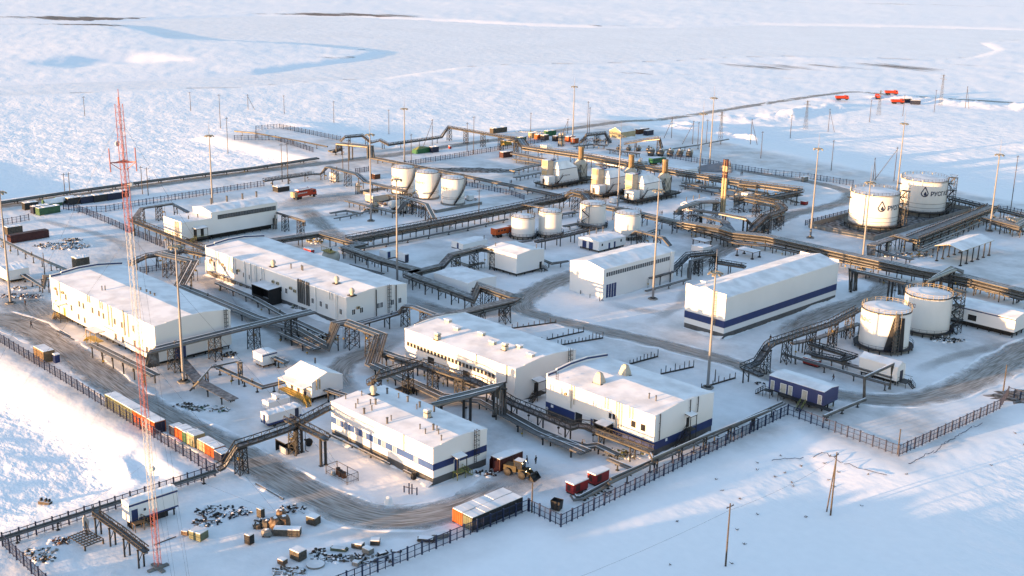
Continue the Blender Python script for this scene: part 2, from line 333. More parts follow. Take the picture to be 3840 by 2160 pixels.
def river_d(x, y): return sdf(x, y, RIVER)
VIEWD = np.array([math.sin(YAW), math.cos(YAW)]); VIEWR = np.array([math.cos(YAW), -math.sin(YAW)])
def height(x, y, fine=True):
    d = sdf(x, y, PAD)
    steep = np.maximum((1-sstep(125, 135, y))*(1-sstep(-175, -150, x)), (1-sstep(-445, -435, x))*(1-sstep(365, 380, y)))
    out = steep*sstep(0.0, 14.0, d) + (1-steep)*sstep(0.0, 42.0, d)   # 0 on the built-up pad, 1 on the tundra below it
    rng = np.hypot(x, y)
    tun = -2.4 + 0.8*fbm(x/170, y/170, 3, 3) + 0.28*fbm(x/38, y/38, 5, 3)*(1-0.7*sstep(450, 900, rng))
    c, s = math.cos(0.9), math.sin(0.9)                   # wind direction of the sastrugi
    a = (x*c + y*s); b = (-x*s + y*c)
    if fine:
        tun = tun + (0.34*fbm(a/19, b/7, 11, 4, 0.55) + 0.16*fbm(a/6, b/2.6, 23, 3))
    far = sstep(500, 900, rng)
    tun = tun + far*0.6*fbm(x/260, y/260, 31, 3)
    calm = sstep(-165, -125, x)*(1-sstep(290, 380, y))       # a gentle, wind-smoothed apron beyond the right-hand fence
    tun = tun*(1-calm) + calm*(-0.6 - 0.012*np.clip(y-110, 0, 160) + 0.25*fbm(x/40, y/40, 71, 3) + (0.10*fbm(a/9, b/4, 73, 4) if fine else 0)*(0.35 + 0.65*sstep(-105, -75, x)))
    rd = river_d(x, y)
    rv = sstep(-8.0, 10.0, rd)
    tun = tun + 0.5*np.exp(-np.clip(rd, 0, 500)/60.0)*(rd > -8)*far
    # two low peninsulas on the left stand higher over the ice
    lk = sstep(-25.0, 25.0, sdf(x, y, LAKE))
    tun = tun*1.0 - 1.6*(1-lk)
    pen = np.exp(-((x+1010)/190.0)**2 - ((y-520)/150.0)**2)
    tun = tun + 2.5*pen*lk
    tun = tun*rv + (-3.6)*(1-rv)
    pad = 0.05*fbm(x/5, y/5, 41, 3) + 0.03*fbm(x/1.7, y/1.7, 43, 2) if fine else 0*x
    h = pad*(1-out) + tun*out
    for (ax, ay), (bx, by), hh, w in BERMS:
        ex, ey = bx-ax, by-ay; t = np.clip(((x-ax)*ex+(y-ay)*ey)/(ex*ex+ey*ey), 0, 1)
        q = np.hypot(x-ax-ex*t, y-ay-ey*t) * (1 + 0.5*fbm(x/4, y/4, 61, 3))
        h = h + hh*np.exp(-(q/w)**2)*(0.75 + 0.6*fbm(x/7, y/7, 67, 3))
    return h
def gz(x, y):
    return float(height(np.array([float(x)]), np.array([float(y)]))[0])

def sheet(name, X, Y, Z, mats, attrs=None, smooth=True):
    nr, nc = X.shape; v = np.stack([X, Y, Z], -1).reshape(-1, 3)
    idx = np.arange(nr*nc).reshape(nr, nc)
    q = np.stack([idx[:-1, :-1], idx[:-1, 1:], idx[1:, 1:], idx[1:, :-1]], -1).reshape(-1, 4)
    me = bpy.data.meshes.new(name); me.vertices.add(len(v)); me.vertices.foreach_set('co', v.astype(np.float32).ravel())
    me.loops.add(q.size); me.loops.foreach_set('vertex_index', q.astype(np.int32).ravel())
    me.polygons.add(len(q)); me.polygons.foreach_set('loop_start', np.arange(0, q.size, 4, dtype=np.int32))
    if smooth: me.polygons.foreach_set('use_smooth', np.ones(len(q), bool))
    me.update(calc_edges=True)
    for k, a in (attrs or {}).items():
        at = me.attributes.new(k, 'FLOAT', 'POINT'); at.data.foreach_set('value', a.astype(np.float32).ravel())
    me.materials.append(mats); return link(name, me)

def terrain():
    # a fan of ground in front of the viewpoint, finest near the plant, out to the horizon
    ranges = [95.0]
    while ranges[-1] < 14000: ranges.append(ranges[-1] * (1.0042 if ranges[-1] < 700 else 1.009 if ranges[-1] < 2500 else 1.05))
    ang = np.radians(np.linspace(-34, 34, 520)) + YAW
    Rr, A = np.meshgrid(np.array(ranges), ang, indexing='ij')
    X = Rr*np.sin(A); Y = Rr*np.cos(A)
    Z = height(X, Y)
    d = sdf(X, Y, PAD); rd = river_d(X, Y)
    rough = 0.26 + 0.74*sstep(2.0, 12.0, d); rough = rough*(0.10 + 0.90*sstep(-6, 8, rd)); rough = rough*(0.2+0.8*sstep(-10, 10, sdf(X, Y, LAKE)))
    rough = rough*(1-0.78*sstep(420, 1000, np.hypot(X, Y)))
    calm = sstep(-165, -125, X)*(1-sstep(280, 360, Y)); rough = rough*(1-calm*(0.82-0.5*sstep(-95, -70, X)))
    bare = np.zeros(X.shape)
    for (cx, cy), wl, wr, s in BAREP:                      # elongated across the view
        k = (np.hypot(cx, cy)/700.0)
        rx = (X-cx)*VIEWR[0] + (Y-cy)*VIEWR[1]; ry = (X-cx)*VIEWD[0] + (Y-cy)*VIEWD[1]
        wl2 = wl*1.7*np.hypot(cx, cy)/3055; wr2 = wr*1.1*np.hypot(cx, cy)**2/3055/100
        bare = np.maximum(bare, s*np.exp(-(rx/wl2)**2 - (ry/wr2)**2))
    bare = np.maximum(bare*1.02, 0.20*(d > 10)) * sstep(-2, 6, rd)
    g = sheet('snow_ground', X, Y, Z, GROUND, {'rough': rough, 'bare': bare, 'yard': (1-sstep(-3, 6, d))*(0.45+0.55*sstep(0.3, 0.6, vnoise(X/30, Y/30, 77)))})
    tag(g, 'wind-carved snow covering the pad and the tundra', kind='structure')
    # the same tundra goes on all round, off to the sides and behind
    b = MB(); n = 72; Rb = 15000
    a0, a1 = math.radians(33.9)+YAW, math.radians(326.1)+YAW
    vs = [(0, 0, -3.2)]
    rs = (90, 400, 1500, 5000, Rb)
    for r in rs:
        for i in range(n+1):
            a = a0 + (a1-a0)*i/n; vs.append((r*math.sin(a), r*math.cos(a), -3.2))
    m = n+1; fs = [(0, 1+i+1, 1+i) for i in range(n)]
    for k in range(len(rs)-1):
        for i in range(n): fs.append((1+k*m+i, 1+k*m+i+1, 1+(k+1)*m+i+1, 1+(k+1)*m+i))
    # near sector under the viewpoint
    vs2 = [(0, 0, -3.2)]; 
    for i in range(21):
        a = math.radians(-34+68*i/20)+YAW; vs2.append((95.5*math.sin(a), 95.5*math.cos(a), -3.2))
    o = len(vs); vs += vs2; fs += [(o, o+1+i+1, o+1+i) for i in range(20)]
    b.add(vs, fs); tag(b.build('tundra_plain', GROUND), 'snowy tundra plain around the plant', kind='structure')
    # frozen river: a smooth ice sheet lying in its bed
    inr = (rd < 7.0); st = 2; idx = np.full(X.shape, -1, int); vs = []; fs = []
    I, J = X.shape
    for i in range(0, I-st, st):
        row = np.nonzero(inr[i])[0]
        if len(row) == 0: continue
        for j in range(row[0]//st*st, min(J-st, row[-1]+st), st):
            q = ((i, j), (i, min(J-1, j+st)), (min(I-1, i+st), min(J-1, j+st)), (min(I-1, i+st), j))
            if not all(inr[a] for a in q): continue
            for a in q:
                if idx[a] < 0: idx[a] = len(vs); vs.append((X[a], Y[a], -3.35))
            fs.append(tuple(int(idx[a]) for a in q))
    me = bpy.data.meshes.new('frozen_river'); me.from_pydata(vs, [], fs)
    me.materials.append(mat('river_ice_snow', (0.82, 0.815, 0.83), 0.6, var=0.05, scale=0.02, bump=0.35, bscale=0.12)); me.update()
    tag(link('frozen_river', me), 'smooth frozen snow-covered river winding across the tundra', kind='structure')
terrain()

def road(label, pts, width, dirt=1.0, z=0.03, name='road', bank=0.0):
    P = [Vector((p[0], p[1], 0)) for p in pts]
    # Catmull-Rom through the points
    C = []
    for i in range(len(P)-1):
        p0, p1, p2, p3 = P[max(0, i-1)], P[i], P[i+1], P[min(len(P)-1, i+2)]
        n = max(2, int((p2-p1).length/3))
        for k in range(n):
            t = k/n; C.append(0.5*((2*p1) + (p2-p0)*t + (2*p0-5*p1+4*p2-p3)*t*t + (3*p1-p0-3*p2+p3)*t**3))
    C.append(P[-1]); ws = width if isinstance(width, (list, tuple)) else [width]*len(P)
    nC = len(C); cols = 9; vs = []; uv = []; ln = 0; dd = []
    for i, c in enumerate(C):
        t = (C[min(nC-1, i+1)]-C[max(0, i-1)]).normalized(); sd = Vector((t.y, -t.x, 0))
        if i: ln += (c-C[i-1]).length
        f = i/(nC-1)*(len(ws)-1); k = min(int(f), len(ws)-2) if len(ws) > 1 else 0
        w = ws[k] + (ws[min(k+1, len(ws)-1)]-ws[k])*(f-k)
        for j in range(cols):
            q = c + sd*(w*(j/(cols-1)-0.5)); vs.append(q); uv.append((j/(cols-1), ln))
            e = min(1.0, min(i, nC-1-i)/4.0); dd.append(dirt*e)
    X = np.array([[v.x for v in vs]])[0]; Y = np.array([v.y for v in vs]); Z = height(X, Y, True)
    Z = np.maximum(Z, np.where(sdf(X, Y, PAD) < 0, 0.0, Z)) + z + 0.03
    fs = [(i*cols+j, i*cols+j+1, (i+1)*cols+j+1, (i+1)*cols+j) for i in range(nC-1) for j in range(cols-1)]
    me = bpy.data.meshes.new(name); me.from_pydata([(X[i], Y[i], Z[i]) for i in range(len(vs))], [], fs)
    ul = me.uv_layers.new(name='UVMap'); vi = [l.vertex_index for l in me.loops]
    for k, i in enumerate(vi): ul.data[k].uv = uv[i]
    at = me.attributes.new('dirt', 'FLOAT', 'POINT'); at.data.foreach_set('value', dd)
    me.materials.append(ROAD); me.polygons.foreach_set('use_smooth', [True]*len(me.polygons)); me.update()
    o = tag(link(name, me), label, kind='structure')
    if bank:     # ploughed snow ridges thrown up along both edges
        bm_ = MB(); rg = random.Random(len(label)); vs2 = []; m = 5
        for sd_ in (-1, 1):
            vs2 = []
            for i, c in enumerate(C):
                t = (C[min(nC-1, i+1)]-C[max(0, i-1)]).normalized(); sd = Vector((t.y, -t.x, 0)); f = i/(nC-1)*(len(ws)-1); k = min(int(f), len(ws)-2) if len(ws) > 1 else 0
                w = (ws[k] + (ws[min(k+1, len(ws)-1)]-ws[k])*(f-k))*0.47; hh = bank*rg.uniform(0.15, 1.0)*min(1, i/3, (nC-1-i)/3); wo = rg.uniform(-0.5, 0.5)
                for j in range(m): q = c + sd*sd_*(w+wo+(j-2)*0.42+rg.uniform(-0.1, 0.1)); vs2.append((q.x, q.y, -0.12+hh*(0, 0.7, 1.0, 0.6, 0)[j]+rg.uniform(-0.03, 0.05)))
            fs2 = [(i*m+j, i*m+j+1, (i+1)*m+j+1, (i+1)*m+j) for i in range(nC-1) for j in range(m-1)]; bm_.add(vs2, fs2)
        bm_.build('snow_windrow', SNOW, o, True)
    return o
road('brown packed-snow road along the left fence and round the nearest building', [(-318.9, 115.5), (-301.0, 120.6), (-280.0, 120.6), (-257.2, 118.6), (-236.7, 116.9), (-217.8, 117.0), (-200.0, 117.5), (-188.6, 117.9), (-171.4, 118.1), (-158.7, 119.7), (-152.1, 124.3), (-148.1, 133.5), (-148.2, 143.1), (-151.4, 154.6)], [14, 13, 11, 10, 10, 10, 10, 10, 11, 11, 11, 11, 11, 12], 0.95, bank=0.4)
road('curved dark road between the long building and the wooden hut', [(-230.7, 189.0), (-227.0, 177.6), (-224.9, 168.0), (-219.0, 160.1), (-210.5, 155.8), (-203.4, 154.6)], 8, 0.9, 0.05)
road('grey service road crossing the middle of the plant', [(-243.7, 290.3), (-240.8, 261.1), (-236.3, 243.6), (-228.5, 230.4), (-219.1, 228.4), (-201.3, 231.3), (-184.9, 234.4), (-171.0, 236.2), (-159.5, 236.9), (-150.6, 235.7), (-141.1, 236.4), (-131.4, 237.7), (-123.2, 242.6), (-117.5, 252.3), (-115.6, 270.1), (-116.5, 291.7), (-117.0, 327.4)], [9, 10, 11, 10, 9, 8, 8, 8, 8, 8, 8, 9, 11, 12, 12, 11, 11], 0.85, 0.02, bank=0.35)
road('short grey road joining the long building to the service road', [(-259.0, 210.8), (-248.7, 211.0), (-238.1, 211.9), (-230.3, 218.1), (-227.0, 228.7)], 8, 0.7, 0.05)
road('road running past the striped warehouse to the pipe bridge', [(-164.9, 262.2), (-168.3, 281.1), (-168.8, 298.0), (-168.4, 310.3), (-172.4, 331.3), (-184.8, 333.9), (-193.6, 334.5)], 9, 0.8, 0.06)
road('road curving round behind the two lettered tanks', [(-221.9, 290.3), (-223.5, 304.4), (-231.4, 331.4), (-239.4, 364.0), (-245.7, 391.7), (-244.6, 409.4), (-245.5, 431.3), (-254.3, 447.7), (-272.1, 453.4), (-297.8, 452.6), (-316.4, 451.8)], [9, 9, 9, 9, 9, 9, 9, 9, 8, 8, 8], 0.75, 0.02, bank=0.35)
road('trampled yard round the red tanker truck', [(-379.6, 249.9), (-379.1, 259.4), (-378.0, 274.4), (-383.3, 291.9)], [10, 22, 22, 8], 0.5, 0.02)
road('vehicle track from the truck yard past the workshop', [(-373.1, 257.9), (-355.1, 250.5), (-335.7, 243.3), (-322.2, 241.7), (-315.3, 249.9)], [8, 9, 9, 7, 5], 0.6, 0.05)
road('long back road beside the outer pipeline', [(-448.1, 153.7), (-443.2, 173.2), (-443.2, 220.2), (-442.7, 282.1), (-440.2, 326.5), (-438.3, 357.3), (-440.2, 396.5), (-439.6, 437.0)], [10]*8, 0.75, 0.02)
road('far brown road along the outer pipeline to its corner', [(-439.7, 451.6), (-441.7, 484.5), (-443.5, 572.9), (-445.3, 656.7), (-447.1, 744.4), (-444.0, 775.7), (-423.0, 782.2), (-381.9, 799.3), (-341.3, 817.2), (-290.3, 834.8)], [9]*10, 0.8, 0.05)
road('brown trampled yard at the end of the left block', [(-334.9, 128.4), (-321.3, 129.4), (-304.1, 127.3), (-292.6, 125.3)], [14, 16, 16, 12], 0.6, 0.02)
road('trodden yard in front of the wheel loader', [(-154.1, 147.6), (-151.8, 152.8), (-142.3, 152.9), (-138.1, 155.0)], [8, 13, 13, 8], 0.4, 0.05)
road('packed track between the pipe loop and the long building', [(-315.5, 180.2), (-291.1, 173.4), (-268.1, 169.0), (-244.8, 165.6), (-229.2, 165.3)], [7, 7, 6, 6, 5], 0.4, 0.05)
for lab, pts, w, dd in (('faint tyre tracks across the yard beside the duct tank', [(-128.1, 264.6), (-127.3, 279.9), (-124.3, 295.6), (-120.1, 308.5)], 5, 0.35), ('faint tyre tracks between garage and warehouse', [(-216.2, 251.6), (-207.0, 252.4), (-197.8, 255.6), (-189.9, 253.7)], 6, 0.3), ('tyre tracks leaving the service road by the warehouse corner', [(-195.3, 244.0), (-197.8, 255.6), (-201.7, 268.3), (-212.4, 285.2)], 5, 0.3), ('tyre tracks in the debris yard', [(-158.3, 108.9), (-152.2, 115.6), (-147.2, 121.9), (-145.5, 128.9)], 6, 0.35), ('tyre tracks behind the pump hut', [(-246.2, 154.8), (-237.4, 155.9), (-225.5, 156.8), (-219.0, 160.1)], 5, 0.4), ('tyre tracks by the stair tanks', [(-335.4, 245.5), (-323.6, 253.7), (-322.4, 270.6), (-322.8, 289.8)], 5, 0.3), ('tyre tracks before the compressor units', [(-343.5, 343.9), (-319.4, 345.1), (-299.7, 346.3), (-283.9, 351.1)], 6, 0.35), ('tyre tracks on the left yard beside the fence', [(-416.8, 174.0), (-398.2, 177.5), (-375.6, 180.7), (-354.0, 179.0)], 5, 0.3)):
    road(lab, pts, w, dd, 0.07, 'tyre_tracks')

# ------------------------------------------------------------------ buildings
class Bld:
    """A cladded building: front = wall at y0 (towards the sun), right = wall at x1."""
    def __init__(s, name, label, cat, x0, x1, y0, y1, z, base=0.0, group=None):
        s.x0, s.x1, s.y0, s.y1, s.z, s.base = x0, x1, y0, y1, z, base
        s.cx, s.cy = (x0+x1)/2, (y0+y1)/2
        s.root = thing(name, label, cat, (s.cx, s.cy, 0), 0, group)
        s.X0, s.X1, s.Y0, s.Y1 = x0-s.cx, x1-s.cx, y0-s.cy, y1-s.cy
    def shell(s, ridge='x', rise=0.8, wall=WHITE, roof=SNOW, over=0.12, thick=0.22, under='plinth', eave_trim=None):
        X0, X1, Y0, Y1, z, b = s.X0, s.X1, s.Y0, s.Y1, s.z, s.base
        m = MB(); s.ridge, s.rise = ridge, rise
        if ridge == 'x': m.add([(X0,Y0,b),(X1,Y0,b),(X1,Y1,b),(X0,Y1,b),(X0,Y0,z),(X1,Y0,z),(X1,Y1,z),(X0,Y1,z),(X1,0,z+rise),(X0,0,z+rise)], [(0,1,5,4),(1,2,6,8,5),(2,3,7,6),(3,0,4,9,7),(0,3,2,1)])
        elif ridge == 'y': m.add([(X0,Y0,b),(X1,Y0,b),(X1,Y1,b),(X0,Y1,b),(X0,Y0,z),(X1,Y0,z),(X1,Y1,z),(X0,Y1,z),(0,Y0,z+rise),(0,Y1,z+rise)], [(0,1,5,8,4),(1,2,6,5),(2,3,7,9,6),(3,0,4,7),(0,3,2,1)])
        else: m.box(X0, X1, Y0, Y1, b, z)
        m.build('wall', wall, s.root)
        r = MB(); o = over; t = thick
        def wav(n=14):   # slightly uneven snow edge
            return [rnd.uniform(-0.05, 0.07) for _ in range(n+1)]
        n = 14
        if ridge in ('x', 'y'):
            L0, L1 = (X0-0.02, X1+0.02) if ridge == 'x' else (Y0-0.02, Y1+0.02)
            W0, W1 = (Y0-o, Y1+o) if ridge == 'x' else (X0-o, X1+o)
            k = rise/((W1-W0)/2-o); e = z-o*k
            prof = []
            for i in range(n+1):
                a = L0 + (L1-L0)*i/n; jj = [rnd.uniform(-0.04, 0.05) for _ in range(4)]
                prof.append((a, [(W0, e+0.03), (W0, e+t+jj[0]), (0.45*W0, e+t+(z+rise-e)*0.55+jj[3]), (0, z+rise+t+jj[1]), (0.45*W1, e+t+(z+rise-e)*0.55+jj[3]), (W1, e+t+jj[2]), (W1, e+0.03), (0, z+rise+0.03)]))
            vs = []; fs = []; q = 8
            for a, pr in prof:
                for w, h in pr: vs.append((a, w, h) if ridge == 'x' else (w, a, h))
            for i in range(n):
                for j in range(q):
                    f = (i*q+j, i*q+(j+1) % q, (i+1)*q+(j+1) % q, (i+1)*q+j); fs.append(f if ridge == 'x' else f[::-1])
            fs.append((7,6,5,4,3,2,1,0)[::1] if ridge == 'x' else tuple(range(8))); fs.append(tuple(n*q+j for j in range(8)) if ridge == 'x' else tuple(n*q+7-j for j in range(8)))
            r.add(vs, fs)
        else:
            r.box(X0-o, X1+o, Y0-o, Y1+o, z+0.003, z+t)
        s.roof = r.build('roof', [roof], s.root)
        if under != 'stilts' and min(s.x1-s.x0, s.y1-s.y0) > 5:      # wind-packed snow banked against the walls
            for side in ('f', 'r'):
                L_ = (X1-X0) if side == 'f' else (Y1-Y0); k = int(L_/1.1)+2; vs = []; hp = 0.25
                for i in range(k+1):
                    hp = max(0.05, min(0.75, hp+rnd.uniform(-0.22, 0.22))); dp = 0.5+hp*rnd.uniform(1.4, 2.4); a = L_*i/k
                    for o_, z_ in ((0.0, hp), (dp*0.35, hp*0.62), (dp, -0.12)): vs.append((X0+a, Y0-o_, z_) if side == 'f' else (X1+o_, Y0+a, z_))
                fs = [q for i in range(k) for q in ((i*3, (i+1)*3, (i+1)*3+1, i*3+1), (i*3+1, (i+1)*3+1, (i+1)*3+2, i*3+2))]; fs = [f[::-1] for f in fs] if side == 'r' else [f[::-1] for f in fs]
                MB().add(vs, fs).build('snow_drift', SNOW, s.root, True)
        if under == 'plinth' and b > 0: MB().box(X0+0.06, X1-0.06, Y0+0.06, Y1-0.06, -0.3, b-0.002).build('plinth', PLINTH, s.root)
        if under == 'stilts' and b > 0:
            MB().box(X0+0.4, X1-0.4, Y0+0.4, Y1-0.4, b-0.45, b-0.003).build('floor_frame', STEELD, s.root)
            MB().box(X0+1.6, X1-1.6, Y0+1.6, Y1-1.6, -0.3, b-0.46).build('underfloor_shade', VOID, s.root)  # dark box put in for the shade beneath the floor
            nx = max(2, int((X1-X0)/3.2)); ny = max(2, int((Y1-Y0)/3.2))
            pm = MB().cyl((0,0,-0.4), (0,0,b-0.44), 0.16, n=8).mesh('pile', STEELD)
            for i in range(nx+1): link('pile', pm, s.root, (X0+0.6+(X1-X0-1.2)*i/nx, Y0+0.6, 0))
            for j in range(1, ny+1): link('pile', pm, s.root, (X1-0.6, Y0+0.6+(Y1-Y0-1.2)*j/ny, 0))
        return s
    def zr(s, x, y):     # roof surface height at local x, y
        if s.ridge == 'x': return s.z + s.rise*(1-abs(y)/(s.Y1)) + 0.2
        if s.ridge == 'y': return s.z + s.rise*(1-abs(x)/(s.X1)) + 0.2
        return s.z + 0.2
    def band(s, z0, z1, m=BLUE, faces='fr', name='blue_band', x0=None, x1=None):
        e = 0.03
        if 'f' in faces: MB().box((x0-s.cx) if x0 else s.X0-e, (x1-s.cx) if x1 else s.X1-0.005, s.Y0-e, s.Y0-0.004, z0, z1).build(name, m, s.root)
        if 'r' in faces: MB().box(s.X1+0.004, s.X1+e, s.Y0-e, s.Y1, z0, z1).build(name, m, s.root)
        return s
    def parapet(s, side='x0', h=0.9, t=0.3, inner=BLUE, wallm=WHITE, step=True):
        m = MB(); X = s.X0 if side == 'x0' else s.X1; d = 1 if side == 'x0' else -1
        z0 = s.z - 0.3; z1 = s.z + s.rise + h
        # gable-following parapet with stepped ends, blue flashing on the inside
        pr = [(s.Y0-0.03, z0), (s.Y0-0.03, s.z+h*0.85), (s.Y0*0.72, s.z+h*0.85+s.rise*0.2), (s.Y0*0.70, s.z+h+s.rise*0.3), (s.Y0*0.25, z1-s.rise*0.05), (s.Y1*0.3, z1-s.rise*0.05), (s.Y1+0.03, s.z+h*0.9), (s.Y1+0.03, z0)]
        n = len(pr); a, b = sorted((X-0.04*d, X+t*d))
        m.add([(a, y, z) for y, z in pr] + [(b, y, z) for y, z in pr], [(i, n+i, n+(i+1) % n, (i+1) % n) for i in range(n)] + [tuple(range(n)), tuple(range(2*n-1, n-1, -1))])
        m.build('parapet', wallm, s.root)
        if inner:
            f = MB(); q = X+(t+0.03)*d
            for i in range(1, n-2):
                (ya, za), (yb, zb) = pr[i], pr[i+1]
                if yb-ya < 0.3: continue
                f.obox(((q), (ya+yb)/2, (za+zb)/2-0.34), (0.02, 0, 0), (0, (yb-ya)/2, (zb-za)/2), (0, 0, 0.2))
            f.build('flashing', inner, s.root)
        return s
    def face_at(s, face, a, z):
        return ((a-s.cx, s.Y0, z), 0.0) if face == 'f' else ((s.X1, a-s.cy, z), math.pi/2)
    def window(s, face, a, z, w=0.9, h=1.35, nx=1, glass=None, frame=FRAME):
        key = ('win', w, h, nx, glass.name if glass else '', frame.name)
        def mk():
            f = MB(); t = 0.10
            f.box(-w/2-t, w/2+t, -0.06, 0.02, h/2, h/2+t).box(-w/2-t, w/2+t, -0.09, 0.02, -h/2-t, -h/2).box(-w/2-t, -w/2, -0.06, 0.02, -h/2, h/2).box(w/2, w/2+t, -0.06, 0.02, -h/2, h/2)
            for i in range(1, nx): f.box(-w/2+w*i/nx-0.04, -w/2+w*i/nx+0.04, -0.05, 0.02, -h/2, h/2)
            p = MB().box(-w/2, w/2, -0.025, 0.02, -h/2, h/2)
            return f.mesh('window', frame), p.mesh('pane', glass or GLASS)
        fm, pm = cached(key, mk); loc, rz = s.face_at(face, a, z)
        o = link('window', fm, s.root, loc, rz); link('pane', pm, o); return o
    def door(s, face, a, z0, w=1.1, h=2.1, m=DOORB, name='door', handle=True):
        def mk():
            d = MB().box(-w/2, w/2, -0.05, 0.02, 0, h); hd = MB().box(w/2-0.2, w/2-0.12, -0.12, -0.05, h*0.45, h*0.52)
            fr = MB().box(-w/2-0.09, -w/2, -0.07, 0.02, 0, h+0.09).box(w/2, w/2+0.09, -0.07, 0.02, 0, h+0.09).box(-w/2, w/2, -0.07, 0.02, h, h+0.09)
            return d.mesh(name, m), hd.mesh('handle', STEELD), fr.mesh('frame', FRAME)
        dm, hm, fr = cached(('door', w, h, m.name, name), mk); loc, rz = s.face_at(face, a, z0)
        o = link(name, dm, s.root, loc, rz); link('frame', fr, o); link('handle', hm, o); return o
    def downpipe(s, face, a, z0, z1, w=0.16, m=FRAME, above=0.35, name='downpipe'):
        loc, rz = s.face_at(face, a, 0)
        b = MB().box(-w/2, w/2, -0.34, -0.34+w, z0, z1+above)
        k = int((z1-z0)//2)+2
        for i in range(k): b.box(-0.03, 0.03, -0.34+w, 0.0, z0+(z1-z0)*i/(k-1)-0.04, z0+(z1-z0)*i/(k-1)+0.04)
        o = b.build(name, m, s.root); o.location = loc; o.rotation_euler.z = rz; return o
    def ac(s, face, a, z):
        def mk():
            b = MB().box(-0.45, 0.45, -0.5, -0.12, -0.32, 0.32); b.cyl((-0.08,-0.5,0), (-0.08,-0.54,0), 0.26, n=12, m=1)
            b.box(-0.4, -0.34, -0.5, 0, -0.38, -0.32, 1).box(0.34, 0.4, -0.5, 0, -0.38, -0.32, 1); return b.mesh('air_conditioner', [BEIGE, STEEL])
        loc, rz = s.face_at(face, a, z); return link('air_conditioner', cached('ac', mk), s.root, loc, rz)
    def stack(s, x, y, h=1.1, r=0.16, kind='pipe', m=None):
        lx, ly = x-s.cx, y-s.cy; lx = max(s.X0+0.4, min(s.X1-0.4, lx)); ly = max(s.Y0+0.4, min(s.Y1-0.4, ly)); z = s.zr(lx, ly)-0.1
        def mk():
            b = MB()
            if kind == 'pipe':
                b.cyl((0,0,0), (0,0,h), r, n=8); b.cyl((0,0,h), (0,0,h+0.05), r*1.25, n=8); b.cyl((0,0,h+0.12), (0,0,h+0.25), r*1.5, r*0.4, n=8); b.cyl((0,0,h), (0,0,h+0.14), r*0.4, n=6)
            elif kind == 'box':
                b.box(-0.75, 0.75, -0.5, 0.5, 0, 0.75, 0).box(-0.9, 0.9, -0.65, 0.65, 0.75, 0.92, 1).box(-1.15, 1.15, -0.12, 0.12, 0.0, 0.12, 2)
            elif kind == 'cowl':   # turret ventilator with a domed hood
                b.box(-0.9, 0.9, -0.9, 0.9, 0, 0.25, 2); b.cyl((0,0,0.2), (0,0,0.9), 0.5, n=12); b.lathe((0,0,0.9), [(0.5,0),(0.72,0.15),(0.74,0.6),(0.55,1.0),(0.25,1.25),(0.0,1.3)], 12)
            elif kind == 'unit':   # square unit with two stacked heads
                b.box(-0.8, 0.8, -0.8, 0.8, 0, 0.15, 2).box(-0.55, 0.55, -0.55, 0.55, 0.15, 1.0).box(-0.45, 0.45, -0.45, 0.45, 1.0, 1.25, 2).box(-0.6, 0.6, -0.6, 0.6, 1.25, 1.6).box(-0.5, 0.5, -0.5, 0.5, 1.6, 1.8, 1)
            elif kind == 'hood':   # big tapered extract hood
                b.box(-1.3, 1.3, -0.9, 0.9, 0, 0.15, 2); b.box(-1.0, 1.0, -0.85, 0.85, 0.15, 0.7)
                b.add([(-1,-.85,.7),(1,-.85,.7),(1,.85,.7),(-1,.85,.7),(-.55,-.45,2.3),(.55,-.45,2.3),(.55,.45,2.3),(-.55,.45,2.3)], [(0,1,5,4),(1,2,6,5),(2,3,7,6),(3,0,4,7),(4,5,6,7)])
                b.box(-0.4, 0.4, -0.3, 0.3, 2.3, 2.5)
            return b.mesh(nm, [m or (GALV if kind == 'pipe' else CREAM), SNOW, STEELD])
        nm = {'pipe': 'vent_pipe', 'box': 'roof_vent', 'cowl': 'turret_ventilator', 'unit': 'roof_unit', 'hood': 'extract_hood'}[kind]
        return link(nm, cached(('stk', kind, h, r, m.name if m else ''), mk), s.root, (lx, ly, z))
    def ladder(s, face, a, z0, z1, cage=True, m=STEEL):
        b = MB(); w = 0.32
        b.box(-w, -w+0.07, -0.28, -0.2, z0, z1).box(w-0.07, w, -0.28, -0.2, z0, z1)
        k = int((z1-z0)/0.5)
        for i in range(k): b.box(-w, w, -0.27, -0.22, z0+0.25+i*0.5, z0+0.30+i*0.5)
        if cage:
            for i in range(int((z1-z0-1.5)/1.0)+1):
                zz = z0+1.8+i
                if zz > z1: break
                b.box(-0.42, 0.42, -0.98, -0.93, zz, zz+0.06).box(-0.42, -0.37, -0.98, -0.2, zz, zz+0.06).box(0.37, 0.42, -0.98, -0.2, zz, zz+0.06)
            for xx in (-0.4, 0.0, 0.4): b.box(xx-0.03, xx+0.03, -0.99, -0.94, z0+1.8, z1)
        loc, rz = s.face_at(face, a, 0); o = b.build('roof_ladder', m, s.root); o.location = loc; o.rotation_euler.z = rz; return o
    def canopy(s, face, a, z, w=2.4, d=1.6, posts=None, m=STEEL, sides=None):
        loc, rz = s.face_at(face, a, 0); b = MB()
        b.add([(-w/2,-d,z-0.25),(w/2,-d,z-0.25),(w/2,0,z),(-w/2,0,z),(-w/2,-d,z-0.10),(w/2,-d,z-0.10),(w/2,0,z+0.15),(-w/2,0,z+0.15)], [(0,3,2,1),(0,1,5,4),(1,2,6,5),(3,0,4,7)], 0)
        b.add([(-w/2,-d,z-0.09),(w/2,-d,z-0.09),(w/2,0,z+0.16),(-w/2,0,z+0.16),(-w/2,-d,z+0.02),(w/2,-d,z+0.02),(w/2,0,z+0.27),(-w/2,0,z+0.27)], [(0,1,5,4),(1,2,6,5),(3,0,4,7),(4,5,6,7)], 1)
        o = b.build('canopy', [m, SNOW], s.root); o.location = loc; o.rotation_euler.z = rz
